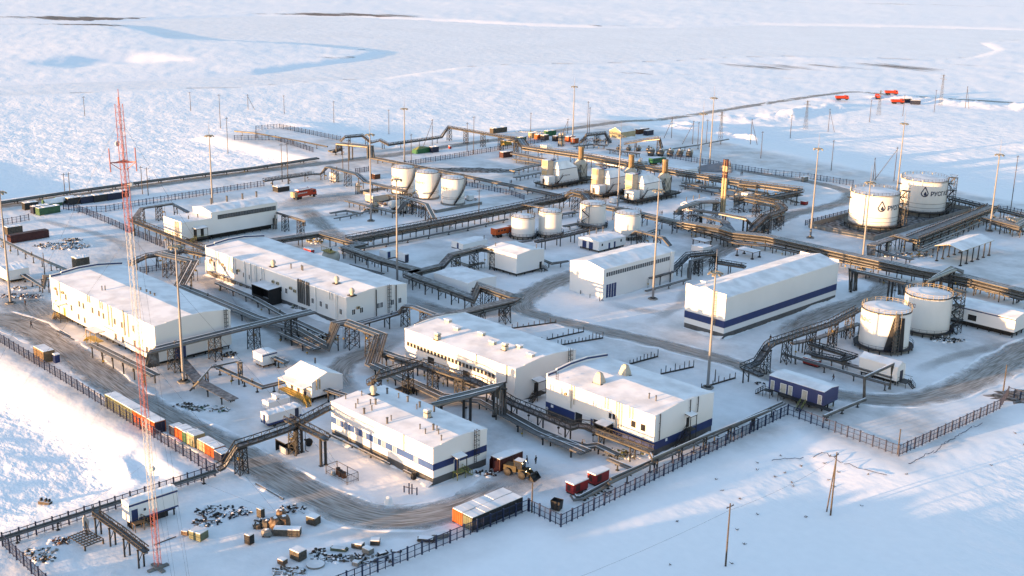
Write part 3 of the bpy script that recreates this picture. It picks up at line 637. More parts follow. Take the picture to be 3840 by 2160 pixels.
        if posts is not None:
            for sx in (-1, 1):
                p = MB().box(sx*(w/2-0.1)-0.06, sx*(w/2-0.1)+0.06, -d+0.05, -d+0.17, posts, z-0.25).build('canopy_post', m, s.root); p.location = loc; p.rotation_euler.z = rz
        if sides:
            zm = sides+(z-sides)*0.4; q = MB().box(-w/2, w/2, -d+0.1, -d+0.18, sides, zm).box(-w/2, -w/2+0.08, -d+0.18, 0, sides, z-0.25).box(w/2-0.08, w/2, -d+0.18, 0, sides, z-0.25).box(-w/2, w/2, -0.3, -0.2, sides, z-0.25)  # dark panels put the porch's inner shade into the colour
            p = q.build('porch_shade_screen', STEELD, s.root); p.location = loc; p.rotation_euler.z = rz
        return s
    def stairs(s, face, a, z, w=1.1, depth=1.5, pw=2.2, along=-1, m=STEEL, rail=STEEL):
        """landing in front of a door at height z, flight running down along the wall (along = +-1) or straight out (0)"""
        loc, rz = s.face_at(face, a, 0); n = max(3, int(z/0.22)); run = z*1.15
        b = MB().box(-pw/2, pw/2, -depth, -0.02, z-0.12, z)
        for sx in (-1, 1):
            for yy in (-depth+0.08, -0.2): b.box(sx*(pw/2-0.08)-0.05, sx*(pw/2-0.08)+0.05, yy-0.05, yy+0.05, -0.2, z-0.12)
        o = b.build('landing', m, s.root); o.location = loc; o.rotation_euler.z = rz
        t = MB(); r = MB()
        for i in range(n):
            f = (i+0.5)/n; zz = z*(1-(i+1)/(n+1))
            if along: t.box(*sorted((along*(pw/2+run*f-run/n/2), along*(pw/2+run*f+run/n/2))), -depth, -depth+w, zz-0.06, zz)
            else: t.box(-w/2, w/2, -depth-run*f-run/n/2, -depth-run*f+run/n/2, zz-0.06, zz)
        if along:
            for yy in (-depth, -depth+w):
                t.bar((along*pw/2, yy, z-0.1), (along*(pw/2+run), yy, 0), 0.07, 0.2)
                r.bar((along*pw/2, yy, z+1.0), (along*(pw/2+run), yy, 1.0), 0.07); r.bar((along*pw/2, yy, z+0.5), (along*(pw/2+run), yy, 0.5), 0.05)
                for k in range(4): f = k/3; r.box(along*(pw/2+run*f)-0.035, along*(pw/2+run*f)+0.035, yy-0.035, yy+0.035, z*(1-f)-0.05, z*(1-f)+1.0)
            r.box(-pw/2, pw/2, -depth-0.03, -depth+0.03, z+0.95, z+1.02).box(-pw/2, pw/2, -depth-0.03, -depth+0.03, z+0.48, z+0.53)
        else:
            for xx in (-w/2, w/2):
                t.bar((xx, -depth, z-0.1), (xx, -depth-run, 0), 0.07, 0.2); r.bar((xx, -depth, z+1.0), (xx, -depth-run, 1.0), 0.07); r.bar((xx, -depth, z+0.5), (xx, -depth-run, 0.5), 0.05)
                for k in range(4): f = k/3; r.box(xx-0.035, xx+0.035, -depth-run*f-0.035, -depth-run*f+0.035, z*(1-f)-0.05, z*(1-f)+1.0)
            for sx in (-1, 1): r.box(*sorted((sx*pw/2, sx*(pw/2-0.06))), -depth, -0.1, z+0.95, z+1.02)
        for q, nm, mm in ((t, 'steps', m), (r, 'handrail', rail)):
            o = q.build(nm, mm, s.root); o.location = loc; o.rotation_euler.z = rz
        return s

# nearest building with the blue window band
b = Bld('office_building', 'nearest white building with blue window band and many roof vent pipes', 'building', -190.1, -158.3, 137.1, 150.9, 7.5, 1.5).shell('x', 0.52)
b.band(3.05, 4.4, faces='r'); b.band(3.05, 4.4, m=BLUE_SUNLIT, faces='f'); b.parapet('x1', 0.3, 0.25, None, step=False)  # front band takes the sunlit copy of the blue
for u, v in ((148,455),(228,495),(353,555),(440,605),(570,670),(657,712),(785,772),(1028,893)): pass
for x in ((-187.7, 3.9), (-185.3, 3.9), (-181.7, 3.9), (-179.2, 3.7), (-175.5, 3.7), (-173.1, 3.7), (-169.6, 3.7), (-163.2, 3.6)): b.window('f', x[0], 3.72, 1.0, 1.5, 3)
for p in ((-187.4, 142.9, 8), (-184.8, 139.9, 8), (-183.4, 138.3, 8), (-182.7, 141.5, 8.3), (-180.1, 139.8, 8.2), (-173.6, 139.5, 8.2), (-166.3, 140.7, 8.1), (-164.0, 140.1, 8), (-163.3, 142.4, 8.2), (-162.0, 141.7, 8.1), (-159.6, 140.3, 7.8), (-181.8, 148.1, 8.5), (-174.5, 146.8, 8.2), (-188.6, 139.7, 8)): b.stack(p[0], p[1], 1.0, 0.13)
for p in ((-180.0, 137.8, 8), (-181.8, 142.1, 8.3), (-173.1, 138.1, 8), (-164.1, 142.2, 8.2), (-179.0, 148.2, 8.4), (-175.0, 148.0, 8.4), (-185.3, 147.9, 8.4), (-171.5, 148.8, 8.2)): b.stack(p[0], p[1], 1.2, 0.22)
p = (-186.2, 145.0, 8.4); b.stack(p[0], p[1], kind='cowl'); p = (-169.7, 145.5, 8.3); b.stack(p[0], p[1], kind='unit')
b.downpipe('f', (-166.5, 7.9)[0], 4.6, 7.6, 0.12, STEEL)
b.canopy('r', 143.0, 4.7, 2.6, 1.7, posts=1.5).door('r', 143.0, 1.5) if False else b.canopy('r', 143.0, 4.7, 2.6, 1.7, posts=1.5)
b.door('r', 143.0, 1.5, 1.2, 2.3); b.stairs('r', 143.0, 1.5, along=1, m=LIME, rail=LIME); b.ladder('r', 147.7, 1.6, 8.6)
t = MB(); t.tube([(-190.8-b.cx, 136.2-b.cy, 0.75), (-170.0-b.cx, 136.2-b.cy, 0.75)], 0.22, 8, 0, 1); t.tube([(-166-b.cx, 136.3-b.cy, 0.8), (-163.6-b.cx, 136.3-b.cy, 0.8)], 0.25, 8, 0, 1); t.build('base_pipe', [GALV2, SNOW], b.root)
for x in (-189.5, -182, -176): MB().box(x-b.cx-0.1, x-b.cx+0.1, 136.05-b.cy, 136.35-b.cy, -0.2, 0.55).build('pipe_foot', STEELD, b.root)
tag(MB().box(-0.4, 0.4, -0.4, 0.4, -0.2, 1.1).cyl((0,0,1.1), (0,0,1.35), 0.3, n=8).build('utility_box', STEELD), 'small dark utility box against the plinth of the nearest building', 'box').location = (-163.0, 136.3, 0)

# building with the row of small square windows
b = Bld('compressor_hall', 'white hall with a long row of small square windows and roof vents', 'building', -215.2, -177.3, 177.4, 196.9, 8.2, 0.6).shell('x', 0.72)
b.parapet('x0', 0.35, 0.3, None); b.parapet('x1', 0.3, 0.25, None)
w0, w1 = (-214.0, 4.8), (-184.3, 4.8)
for i in range(25): b.window('f', w0[0]+(w1[0]-w0[0])*i/24, (w0[1]+w1[1])/2, 0.8, 0.9, 1, frame=CREAM)
for p in ((-205.6, 1.9), (-193.2, 1.9)): b.door('f', p[0], 0.6, 2.4, 3.0, STEELD, 'gate')
for p in ((-210.5, 187.1, 8.9), (-204.9, 185.0, 8.6), (-197.9, 186.5, 9.1), (-191.9, 184.4, 8.9), (-185.6, 186.7, 9.1), (-179.9, 184.8, 8.8)): b.stack(p[0], p[1], kind='box')
for p in ((-203.7, 176.7, 8.4), (-187.1, 183.7, 8.6)): b.stack(p[0], p[1], kind='unit')
b.downpipe('f', (-179.8, 7.6)[0], 4.5, 8.3, 0.14, STEEL); b.downpipe('f', (-189.7, 8.0)[0], 6.0, 8.3, 0.12, STEEL)
b.ladder('r', 194.5, 2.0, 9.4); b.canopy('r', 184.0, 4.6, 2.8, 2.0, posts=1.4); b.door('r', 184.0, 1.4, 1.4, 2.3, STEELD); b.stairs('r', 184.0, 1.4, along=-1, depth=2.0, pw=3.0, m=WOODG, rail=STEEL)

# building with the blue base stripe, front right
b = Bld('boiler_house', 'white building with dark blue base stripe and two tapered roof hoods', 'building', -168.7, -138.8, 178.3, 197.7, 8.7, 1.5).shell('x', 0.75)
b.band(1.5, 3.15, BLUE, 'fr'); b.parapet('x0', 1.1, 0.35, BLUE); b.parapet('x1', 0.25, 0.3, None)
for p in ((-150.4, 5.4), (-149.4, 5.5)): b.window('f', p[0], p[1], 0.8, 1.2)
for p in ((-144.2, 5.5), (-141.7, 5.5)): b.window('f', p[0], p[1], 1.0, 1.15, frame=WOODG)
for p, m in (((-159.0, 2.4), STEELD), ((-156.8, 2.1), WHITE), ((-153.9, 2.4), STEELD)): b.door('f', p[0], 1.2, 2.0, 2.2, m, 'gate')
b.canopy('f', (-151.0, 3.3)[0], 3.9, 3.0, 2.6, posts=1.0, sides=1.2)
for p in ((-157.9, 183.1, 9.3), (-157.2, 190.6, 9.8)): b.stack(p[0], p[1], kind='hood')
for p in ((-145.0, 183.9, 9.4), (-143.2, 183.9, 9.4)): b.stack(p[0], p[1], 1.1, 0.15)
for u, z0 in (((-161.2, 6.5), 3.9), ((-160.4, 6.8), 5.0), ((-151.8, 7.8), 6.7), ((-151.0, 7.9), 6.7), ((-148.7, 7.1), 3.3), ((-148.0, 7.1), 3.5), ((-147.3, 7.1), 4.0), ((-145.2, 8.2), 6.6), ((-144.4, 8.2), 6.6)): b.downpipe('f', u[0], z0, 8.8, 0.14, CREAM)
for u, z0, z1 in (((179.7, 6.7), 3.4, 8.7), ((189.4, 9.0), 6.2, 9.2), ((192.0, 8.3), 6.2, 9.2)): b.downpipe('r', u[0], z0, z1, 0.14, STEEL)
c = (189.1, 6.4)[0]
b.canopy('r', c, 6.6, 2.2, 1.6, posts=3.4); b.door('r', c, 3.5, 1.1, 2.2, STEELD); b.stairs('r', c, 3.4, along=-1, depth=1.6, pw=2.2)
MB().cyl((0,0,0), (0,0,1.6), 0.22, n=10).cyl((-0.3,0,1.3), (0.3,0,1.3), 0.2, n=8).build('vent_pipe', MASTWH, b.root).location = (-13.6, -10.8, 0.9)
b.ladder('f', -165.4, 9.0, 10.8, cage=True)
for p in ((-166.8, 2.6),): MB().box(p[0]-b.cx-0.35, p[0]-b.cx+0.35, b.Y0-0.06, b.Y0-0.032, p[1]-0.3, p[1]+0.3).build('sign_plate', FRAME, b.root)
p = (182.3, 2.7); MB().box(b.X1+0.032, b.X1+0.06, p[0]-b.cy-0.3, p[0]-b.cy+0.3, p[1]-0.3, p[1]+0.3).build('sign_plate', FRAME, b.root)
p = (-162.9, 6.6); MB().cyl((p[0]-b.cx, b.Y0-0.4, p[1]), (p[0]-b.cx, b.Y0, p[1]), 0.32, n=12).build('wall_vent', BEIGE, b.root)

# left two-storey block
b = Bld('laboratory_block', 'long two-storey white block at left with sunlit facade and yellow porch', 'building', -306.1, -250.6, 130.8, 151.2, 9.9, 1.1).shell('x', 0.8, under='stilts')
b.parapet('x0', 1.1, 0.4, BLUE); b.parapet('x1', 0.3, 0.25, None)
for p in ((-302.4, 6.7), (-297.3, 6.7), (-289.6, 6.6), (-287.3, 6.6), (-282.3, 6.6), (-278.8, 6.6), (-276.4, 6.5), (-270.5, 6.5), (-266.9, 6.5), (-290.6, 2.9), (-287.2, 2.8), (-270.5, 2.6), (-266.9, 2.7), (-254.9, 3.2), (-302.4, 3.4), (-294.4, 4.4), (-261.0, 7.0), (-260.9, 3.3), (-252.7, 3.3)): b.window('f', p[0], p[1], 0.95, 1.45, 2, frame=CREAM)
for p in ((-302.9, 7.8), (-298.5, 7.7), (-302.9, 4.2)): b.ac('f', p[0], p[1])
for p, z0 in (((-300.3, 8.7), 5.0), ((-284.3, 9.8), 8.4), ((-283.2, 9.8), 8.4), ((-277.6, 8.9), 8.2), ((-276.4, 8.8), 8.2), ((-273.4, 7.5), 4.8), ((-271.7, 7.6), 4.8), ((-265.3, 7.0), 4.2), ((-263.4, 7.0), 4.2)): b.downpipe('f', p[0], z0, 9.9, 0.22, CREAM)
c = (-298.7, 3.5)[0]
b.canopy('f', c, 4.9, 3.6, 2.2, posts=1.2); b.door('f', c, 1.2, 1.2, 2.3, YELLOW); b.stairs('f', c, 1.2, depth=2.2, pw=3.4, along=-1, m=WOODG, rail=YELLOW)
for p in ((-285.0, 135.0, 10.6), (-284.5, 135.6, 10.6)): b.stack(p[0], p[1], 1.1, 0.14)
for p in ((-277.8, 141.9, 10.9), (-275.3, 142.2, 10.9), (-273.0, 142.0, 10.9), (-271.0, 142.1, 10.9)): b.stack(p[0], p[1], 0.6, 0.2)
b.door('r', (137.1, 1.7)[0], 0.8, 3.0, 3.0, DOORB, 'gate'); b.ladder('r', 149.6, 4.5, 10.8)
b.downpipe('f', (-265.1, 9.9)[0]-0.5, 4.2, 9.9, 0.3, CREAM, above=0.7)
e = thing('entry_stair', 'yellow stair and landing with wooden canopies beside the left block', 'stairs', ((-276.7, 126.4)[0], (-276.7, 126.4)[1], 0))
MB().box(-1.2, 4.5, 0, 2.0, 1.4, 1.55).build('landing', YELLOW, e)
for x in (-1.0, 1.2, 4.3): MB().box(x-0.07, x+0.07, 0.05, 0.19, -0.3, 4.0).build('post', YELLOW, e)
MB().box(-0.6, 4.8, -0.3, 2.4, 3.9, 4.05, 0, 1).build('canopy', [WOOD, SNOW], e)
t = MB()
for i in range(7): t.box(-1.2-0.3*(i+1), -1.2-0.3*i, 0.3, 1.6, 1.4-0.2*(i+1), 1.46-0.2*(i+1))
t.bar((-1.2,0.3,1.4), (-3.3,0.3,0), 0.08, 0.2).bar((-1.2,1.6,1.4), (-3.3,1.6,0), 0.08, 0.2).bar((-1.2,0.3,2.4), (-3.3,0.3,1.0), 0.07).bar((-1.2,1.6,2.4), (-3.3,1.6,1.0), 0.07)
t.build('steps', YELLOW, e)

# long two-storey building in the middle
b = Bld('operations_building', 'longest white two-storey building with many ducts and wall air conditioners', 'building', -313.6, -244.4, 181.8, 202.2, 8.3, 1.4).shell('x', 0.8)
b.parapet('x0', 1.0, 0.35, BLUE); b.parapet('x1', 0.3, 0.25, None)
for p in ((-311.3, 4.5), (-309.0, 4.3), (-302.9, 4.2), (-299.1, 4.3), (-296.6, 4.4), (-292.9, 4.3), (-289.9, 4.3), (-284.1, 4.3), (-280.4, 4.3), (-277.9, 4.3), (-274.3, 4.3), (-271.7, 4.3), (-259.3, 4.3), (-255.6, 4.3), (-253.0, 4.2), (-246.8, 4.2), (-305.1, 0.4), (-302.8, 0.5), (-296.5, 0.5), (-293.1, 0.5), (-289.7, 0.6), (-286.6, 0.5), (-284.1, 0.5), (-265.5, 0.7)): b.window('f', p[0], p[1], 1.0, 1.4, 2)
for p in ((184.1, 4.2), (186.7, 4.2), (192.4, 4.3), (193.3, 4.3), (197.1, 4.3), (199.7, 4.3)): b.window('r', p[0], p[1], 1.0, 1.4, 2)
for p in ((-310.3, 5.3), (-304.1, 5.2), (-303.9, 1.8), (-295.5, 5.2), (-294.2, 1.5), (-277.7, 5.7), (-275.5, 5.7), (-269.2, 5.7), (-267.3, 5.3)): b.ac('f', p[0], p[1])
b.ac('r', (185.5, 5.2)[0], (185.5, 5.2)[1])
for p, z0 in (((-307.7, 5.1), 4.5), ((-306.2, 5.0), 4.5), ((-301.1, 5.1), 3.9), ((-300.2, 4.9), 3.9), ((-298.2, 5.0), 3.7), ((-297.3, 5.0), 3.7), ((-292.2, 3.3), 2.0), ((-289.2, 4.6), 3.0), ((-287.0, 4.4), 2.4), ((-286.3, 4.6), 3.0), ((-283.5, 5.2), 3.2), ((-282.5, 5.4), 3.0), ((-257.8, 4.6), 2.0), ((-251.6, 7.3), 6.5), ((-250.5, 7.2), 6.5), ((-248.8, 4.9), 1.8), ((-248.2, 5.0), 1.8)): b.downpipe('f', p[0], z0, 8.3, 0.26, FRAME)
for u in ((-265.7, 4.0), (-264.8, 4.1), (-264.0, 4.1), (-263.0, 4.0), (-261.8, 4.0), (-260.9, 4.0)): b.downpipe('f', u[0], 2.5, 8.5, 0.42, GALV, 0.6, 'duct')
for u in ((191.5, 5.8), (198.3, 4.7)): b.downpipe('r', u[0], 1.6, 8.6, 0.2, STEEL)
b.ladder('r', (195.7, 6.2)[0], 1.5, 9.6)
for p in ((-281.5, 184.3, 9.2), (-255.7, 187.2, 9.3), (-244.7, 184.0, 9)): b.stack(p[0], p[1], kind='cowl')
for p in ((-276.3, 186.7, 9.4), (-272.9, 187.9, 9.4), (-272.1, 187.7, 9.4)): b.stack(p[0], p[1], 1.3, 0.18)
c = (-278.4, -1.4)[0]
b.canopy('f', c, 4.8, 8.5, 4.2, posts=0.0, sides=0.2)
t = MB().tube([(b.X0+3, b.Y0-0.9, 1.9), (b.X0+31, b.Y0-0.9, 1.9)], 0.2, 8, 0, 1); t.build('base_pipe', [GALV2, SNOW], b.root)
# steel brace at the left corner
t = MB().bar((b.X0+0.3, b.Y0-0.3, 4.6), (b.X0+3.4, b.Y0-0.3, 1.5), 0.18).bar((b.X0+0.1, b.Y0-0.3, 4.6), (b.X0+0.1, b.Y0-0.3, 0.0), 0.14); t.build('corner_brace', FRAME, b.root)

# striped warehouse, garage, workshop
b = Bld('warehouse', 'tall long white warehouse with dark blue stripe and grey plinth', 'building', -187.0, -174.1, 250.3, 304.9, 10.9, 1.4).shell('y', 1.5)
b.band(2.9, 4.8, BLUE, 'fr')
MB().box(b.X0-0.05, b.X1+0.05, b.Y0-0.06, b.Y0+0.28, 10.2, 12.1).build('parapet', WHITE, b.root)
MB().box(b.X0, b.X0+1.6, b.Y0-0.02, b.Y0+0.25, 12.1, 12.3).build('parapet_step', WHITE, b.root)
MB().box(b.X0, b.X1, b.Y1-0.2, b.Y1+0.05, 10.5, 11.9).build('parapet', WHITE, b.root)
b.ladder('f', -177.2, 3.0, 12.5, m=BEIGE); b.stack(-185.0, 255.5, kind='box', m=SNOW)
MB().box(-0.6, 0.6, -2.0, 2.0, 0, 0.25).build('ridge_vent', SNOW, b.root).location = (-2.0, -18, 11.7)

b = Bld('vehicle_garage', 'white gabled garage with high strip window and blue folding gate', 'building', -230.7, -217.8, 252.4, 284.7, 9.0, 0.1).shell('y', 1.3, under=None)
w0, w1 = (253.5, 7.4), (282.5, 7.6)
for i in range(29): b.window('r', w0[0]+(w1[0]-w0[0])*(i+0.5)/29, 7.35, 0.86, 1.25, 1, GLASSB, FRAME)
for i in range(4): b.door('r', 254.3 + i*1.12, 0.05, 1.08, 4.35, DOORB, 'gate_leaf')
b.downpipe('r', 282.9, 0.2, 8.9, 0.2, FRAME)

b = Bld('workshop', 'white workshop with lower front wing and high strip window at upper left', 'building', -361.3, -349.8, 205.5, 231.5, 9.2, 1.8).shell('y', 0.9, under='stilts')
w0, w1 = (208.0, 7.4), (230.8, 7.4)
for i in range(22): b.window('r', w0[0]+(w1[0]-w0[0])*(i+0.5)/22, 7.4, 0.92, 1.25, 1, GLASSB, STEEL)
for p in ((-359.6, 211.6, 9.6), (-359.7, 217.8, 9.6), (-359.9, 224.1, 9.6), (-359.8, 229.7, 9.6)): b.stack(p[0], p[1], 2.0, 0.32)
m = MB().box(b.X0, b.X1, b.Y0-11.1, b.Y0-0.01, 1.8, 7.3); m.build('front_wing', WHITE, b.root)
MB().box(b.X0-0.1, b.X1+0.1, b.Y0-11.2, b.Y0-0.02, 7.303, 7.5).build('wing_roof', SNOW, b.root)
MB().box(b.X0-0.02, b.X1+0.02, b.Y0-11.14, b.Y0-10.85, 7.0, 7.75).build('parapet', WHITE, b.root)
MB().box(b.X0+1.2, b.X1-1.2, b.Y0-10, b.Y0, -0.3, 1.79).build('underfloor_shade', VOID, b.root)  # dark box standing for shade below the wing
pm = MB().cyl((0,0,-0.4), (0,0,1.8), 0.16, n=8).mesh('pile', STEELD)
for i in range(5): link('pile', pm, b.root, (b.X0+0.6+(b.X1-b.X0-1.2)*i/4, b.Y0-10.6, 0))
for i in range(4): link('pile', pm, b.root, (b.X1-0.5, b.Y0-10.0+i*3.2, 0))
for i, xx in enumerate((2.2, 3.3, 4.1)): MB().box(xx, xx+0.22, b.Y0-11.5, b.Y0-11.25, 2.2, 7.6).build('duct', CREAM, b.root)
y = (200.6, 2.8)[0]; b.canopy('r', y, 5.2, 4.5, 2.2, posts=1.8); b.door('r', y-1.3, 1.9, 1.2, 2.6, STEELD); b.door('r', y+1.3, 1.9, 1.2, 2.6, STEELD); b.stairs('r', y, 1.8, pw=4.4, depth=2.2, along=-1, m=STEEL, rail=LIME)
for p in ((-353.2, 199.1, 7.6), (-353.3, 202.6, 7.6)): MB().cyl((0,0,0), (0,0,1.0), 0.18, n=8).cyl((0,0,1.0), (0,0,1.25), 0.3, 0.1, n=8).build('vent_pipe', GALV, b.root).location = (p[0]-b.cx, p[1]-b.cy, 7.45)

# ------------------------------------------------------------------ tanks
def text_mesh(txt, size):
    cu = bpy.data.curves.new('lettering', 'FONT'); cu.body = txt; cu.size = size; cu.resolution_u = 2; cu.offset = 0.035*size
    o = bpy.data.objects.new('lettering', cu); COL.objects.link(o)
    dg = bpy.context.evaluated_depsgraph_get(); me = bpy.data.meshes.new_from_object(o.evaluated_get(dg))
    bpy.data.objects.remove(o); bpy.data.curves.remove(cu); return me
def wrap_text(txt, size, R, phi0, z, m, parent, vx, anchor='left', drop=False, bold=1.0):
    """lettering wrapped round a shell of radius R; phi measured to the right of the side that faces the viewpoint"""
    me = text_mesh(txt, size); a = 0.0
    xs = [v.co.x for v in me.vertices]; wd = max(xs) if xs else 1
    back = Vector((-vx[0], -vx[1], 0)).normalized(); right = Vector((back.y*-1, back.x, 0))
    if right.dot(Vector((0.7, 0.71, 0))) < 0: right = -right
    def place(x, y):
        f = phi0 + (x if anchor == 'left' else x-wd)/R
        n = back*math.cos(f) + right*math.sin(f); return Vector((n.x*(R+0.03), n.y*(R+0.03), z+y))
    for v in me.vertices: v.co = place(v.co.x*bold, v.co.y)
    me.materials.clear(); me.materials.append(m); me.update(); link('lettering', me, parent)
    if drop:   # flame-drop emblem: an outlined drop with a second drop inside
        b = MB()
        def dropc(s, dy):
            return [(s*0.52*math.sin(t)*(1-0.45*max(0, -math.cos(t)))*(0.35+0.65*abs(math.sin(t/2+math.pi/2)) if False else 1), s*(0.55-0.55*math.cos(t)) + (s*0.35*max(0, (-math.cos(t)))**3) + dy) for t in [2*math.pi*i/20 for i in range(20)]]
        o1, i1 = dropc(size*1.25, -0.25*size), dropc(size*0.9, -0.05*size)
        pv = [place(x-size*0.95, y) for x, y in o1] + [place(x-size*0.95, y) for x, y in i1]
        b.add(pv, [(i, (i+1) % 20, 20+(i+1) % 20, 20+i) for i in range(20)])
        i2 = dropc(size*0.5, 0.0); b.add([place(x-size*0.85, y) for x, y in i2], [tuple(range(20))])
        b.build('emblem', m, parent)

def ring(b, R, z, w=0.06, h=0.06, n=36, m=None):
    b.lathe((0,0,z), [(R,0),(R+w,0),(R+w,h),(R,h),(R,0)], n, m)
def tank(label, x, y, R, h, base=0.4, rail=True, bands=(), cone=0.35, stair=None, group=None, skirt=None, tower=None, name='storage_tank', rings=()):
    t = thing(name, label, 'tank', (x, y, 0), 0, group)
    b = MB(); b.lathe((0,0,0), [(R, base), (R, h)], 48); b.build('shell', TANKW, t, True)
    MB().lathe((0,0,0), [(R+0.35, -0.3), (R+0.35, base), (0.0, base)], 36).build('foundation', CONC, t)
    b = MB(); b.lathe((0,0,h), [(R+0.05, -0.15), (R+0.05, 0.04), (R*0.97, 0.06)], 48, 1); b.lathe((0,0,h), [(R*0.97, 0.06), (R*0.5, cone*0.75), (0.0, cone)], 48, 0); b.build('roof', [SNOW, STEEL], t, True)
    for z0, z1, mm in bands:
        b = MB(); b.lathe((0,0,0), [(R+0.02, z0), (R+0.02, z1)], 48); b.build('band', mm, t, True)
    for z0 in rings:
        b = MB(); ring(b, R, z0, 0.05, 0.1, 48); b.build('stiffening_ring', STEEL, t)
    if skirt:
        b = MB(); b.lathe((0,0,0), [(R*1.22, skirt), (R*1.22, skirt+0.15), (R, skirt+0.15), (R, skirt), (R*1.22, skirt)], 16); b.build('base_platform', STEELD, t)
        for i in range(16):
            a = 2*math.pi*i/16; link('platform_leg', cached(('tleg', skirt), lambda: MB().box(-0.12, 0.12, -0.12, 0.12, -0.3, skirt).mesh('platform_leg', STEELD)), t, (R*1.16*math.cos(a), R*1.16*math.sin(a), 0))
        b = MB()
        for zz in (0.55, 1.05): ring(b, R*1.20, skirt+0.15+zz, 0.05, 0.05, 32)
        for i in range(24):
            a = 2*math.pi*i/24; b.box(R*1.2*math.cos(a)-0.03, R*1.2*math.cos(a)+0.03, R*1.2*math.sin(a)-0.03, R*1.2*math.sin(a)+0.03, skirt+0.1, skirt+1.25)
        b.build('platform_railing', STEELB, t)
    if rail:
        b = MB()
        for zz in (0.5, 1.0): ring(b, R-0.05, h+zz, 0.06, 0.06, 36)
        n = max(16, int(2*math.pi*R/1.4))
        for i in range(n):
            a = 2*math.pi*i/n; b.bar(((R-0.02)*math.cos(a), (R-0.02)*math.sin(a), h), ((R-0.02)*math.cos(a), (R-0.02)*math.sin(a), h+1.05), 0.07)
        b.build('roof_railing', BEIGE if rail == 'beige' else STEEL, t)
    back = Vector((-x, -y, 0)).normalized(); right = Vector((-back.y, back.x, 0))
    if right.dot(Vector((0.7, 0.71, 0))) < 0: right = -right
    if stair:
        f0, f1 = stair; b = MB(); n = int(h/0.28); pts = []
        for i in range(n+1):
            f = math.radians(f0 + (f1-f0)*i/n); nn = back*math.cos(f) + right*math.sin(f); tt = Vector((-nn.y, nn.x, 0)); z = base + (h-base)*i/n
            c = nn*(R+0.5) + Vector((0,0,z)); b.obox(c, nn*0.42, tt*0.22, Vector((0,0,0.04))); pts.append((nn, z))
        b.build('spiral_stair', STEELD, t); b = MB()
        for i in range(0, n, 2):
            (na, za), (nb, zb) = pts[i], pts[min(n, i+2)]
            for dz in (0.0, 0.55, 1.05): b.bar(na*(R+0.92)+Vector((0,0,za+dz)), nb*(R+0.92)+Vector((0,0,zb+dz)), 0.07)
            b.bar(na*(R+0.92)+Vector((0,0,za-0.1)), na*(R+0.92)+Vector((0,0,za+1.05)), 0.07)
            b.obox(((na+nb)/2*(R+0.9))+Vector((0,0,(za+zb)/2-0.1)), (nb-na)*(R+0.9)/2+Vector((0,0,(zb-za)/2)), na*0.03, Vector((0,0,0.22)))
        b.build('stair_rail', STEELD, t)
    if tower:      # zig-zag stair tower beside the shell
        f = math.radians(tower); c = (back*math.cos(f) + right*math.sin(f))*(R+1.5); s = 1.15; b = MB(); H = h+1.2
        for sx in (-1, 1):
            for sy in (-1, 1): b.bar((c.x+sx*s, c.y+sy*s, -0.2), (c.x+sx*s, c.y+sy*s, H), 0.16)
        k = 6
        for i in range(k):
            z0, z1 = H*i/k, H*(i+1)/k; sg = 1 if i % 2 else -1
            b.bar((c.x-s*sg, c.y-s, z0), (c.x+s*sg, c.y-s, z1), 0.12, 0.3); b.bar((c.x-s*sg, c.y+s, z0+1), (c.x+s*sg, c.y+s, z1+1), 0.1)
            b.box(c.x-s-0.3, c.x+s+0.3, c.y-s-0.2, c.y+s+0.2, z1-0.08, z1) if i % 2 else b.box(c.x-s-0.2, c.x+0.2, c.y-s-0.2, c.y+s+0.2, z1-0.08, z1)
            for (ax, ay), (bx, by) in (((-1,-1),(1,-1)), ((1,-1),(1,1)), ((1,1),(-1,1)), ((-1,1),(-1,-1))):
                b.bar((c.x+ax*s, c.y+ay*s, z1), (c.x+bx*s, c.y+by*s, z1), 0.1); b.bar((c.x+ax*s, c.y+ay*s, z1+0.9), (c.x+bx*s, c.y+by*s, z1+0.9), 0.07)
                b.bar((c.x+ax*s, c.y+ay*s, z0), (c.x+bx*s, c.y+by*s, z1), 0.08)
        b.build('stair_tower', STEEL, t)
    return t, (x, y)

# two big lettered tanks in their bund
for i, (x, y, R, h, ph, lab) in enumerate(((-215.3, 398.1, 8.7, 13.1, 31, 'large white tank with dark lettering, nearer of the two in the bund'), (-215.2, 434.7, 8.7, 13.5, 17, 'large white tank with dark lettering, farther one behind its twin'))):
    t, c = tank(lab, x, y, R, h, 2.2, 'grey', rings=(5.0, 3.4, h-0.5), group='lettered tanks in the bund', skirt=1.7, tower=84)
    wrap_text('РУСГАЗАЛЬЯНС', 2.2, R, math.radians(ph), h-5.2, LETTER, t, c, 'left', True)
    for k in range(9):
        a = math.radians(100+k*24); link('foam_chamber', cached('foam', lambda: MB().cyl((0,0,-0.2), (0,0,0.7), 0.16, 0.22, n=8).mesh('foam_chamber', MASTWH)), t, ((R+0.3)*math.cos(a), (R+0.3)*math.sin(a), h))
    for f in (-72,):
        back = Vector((-x, -y, 0)).normalized(); right = Vector((-back.y, back.x, 0)); right = right if right.dot(Vector((0.7,0.71,0))) > 0 else -right
        n = back*math.cos(math.radians(f)) + right*math.sin(math.radians(f))
        q = MB().obox(n*(R+0.7)+Vector((0,0,h-2.3)), n*0.7, Vector((-n.y,n.x,0))*0.9, Vector((0,0,0.1))); q.build('side_platform', STEEL, t)
bw = thing('bund_wall', 'low concrete bund wall round the two lettered tanks', 'wall', (-217, 417, 0))
X0, X1, Y0, Y1 = -229.5+217, -203.6+217, 378.5-417, 452-417
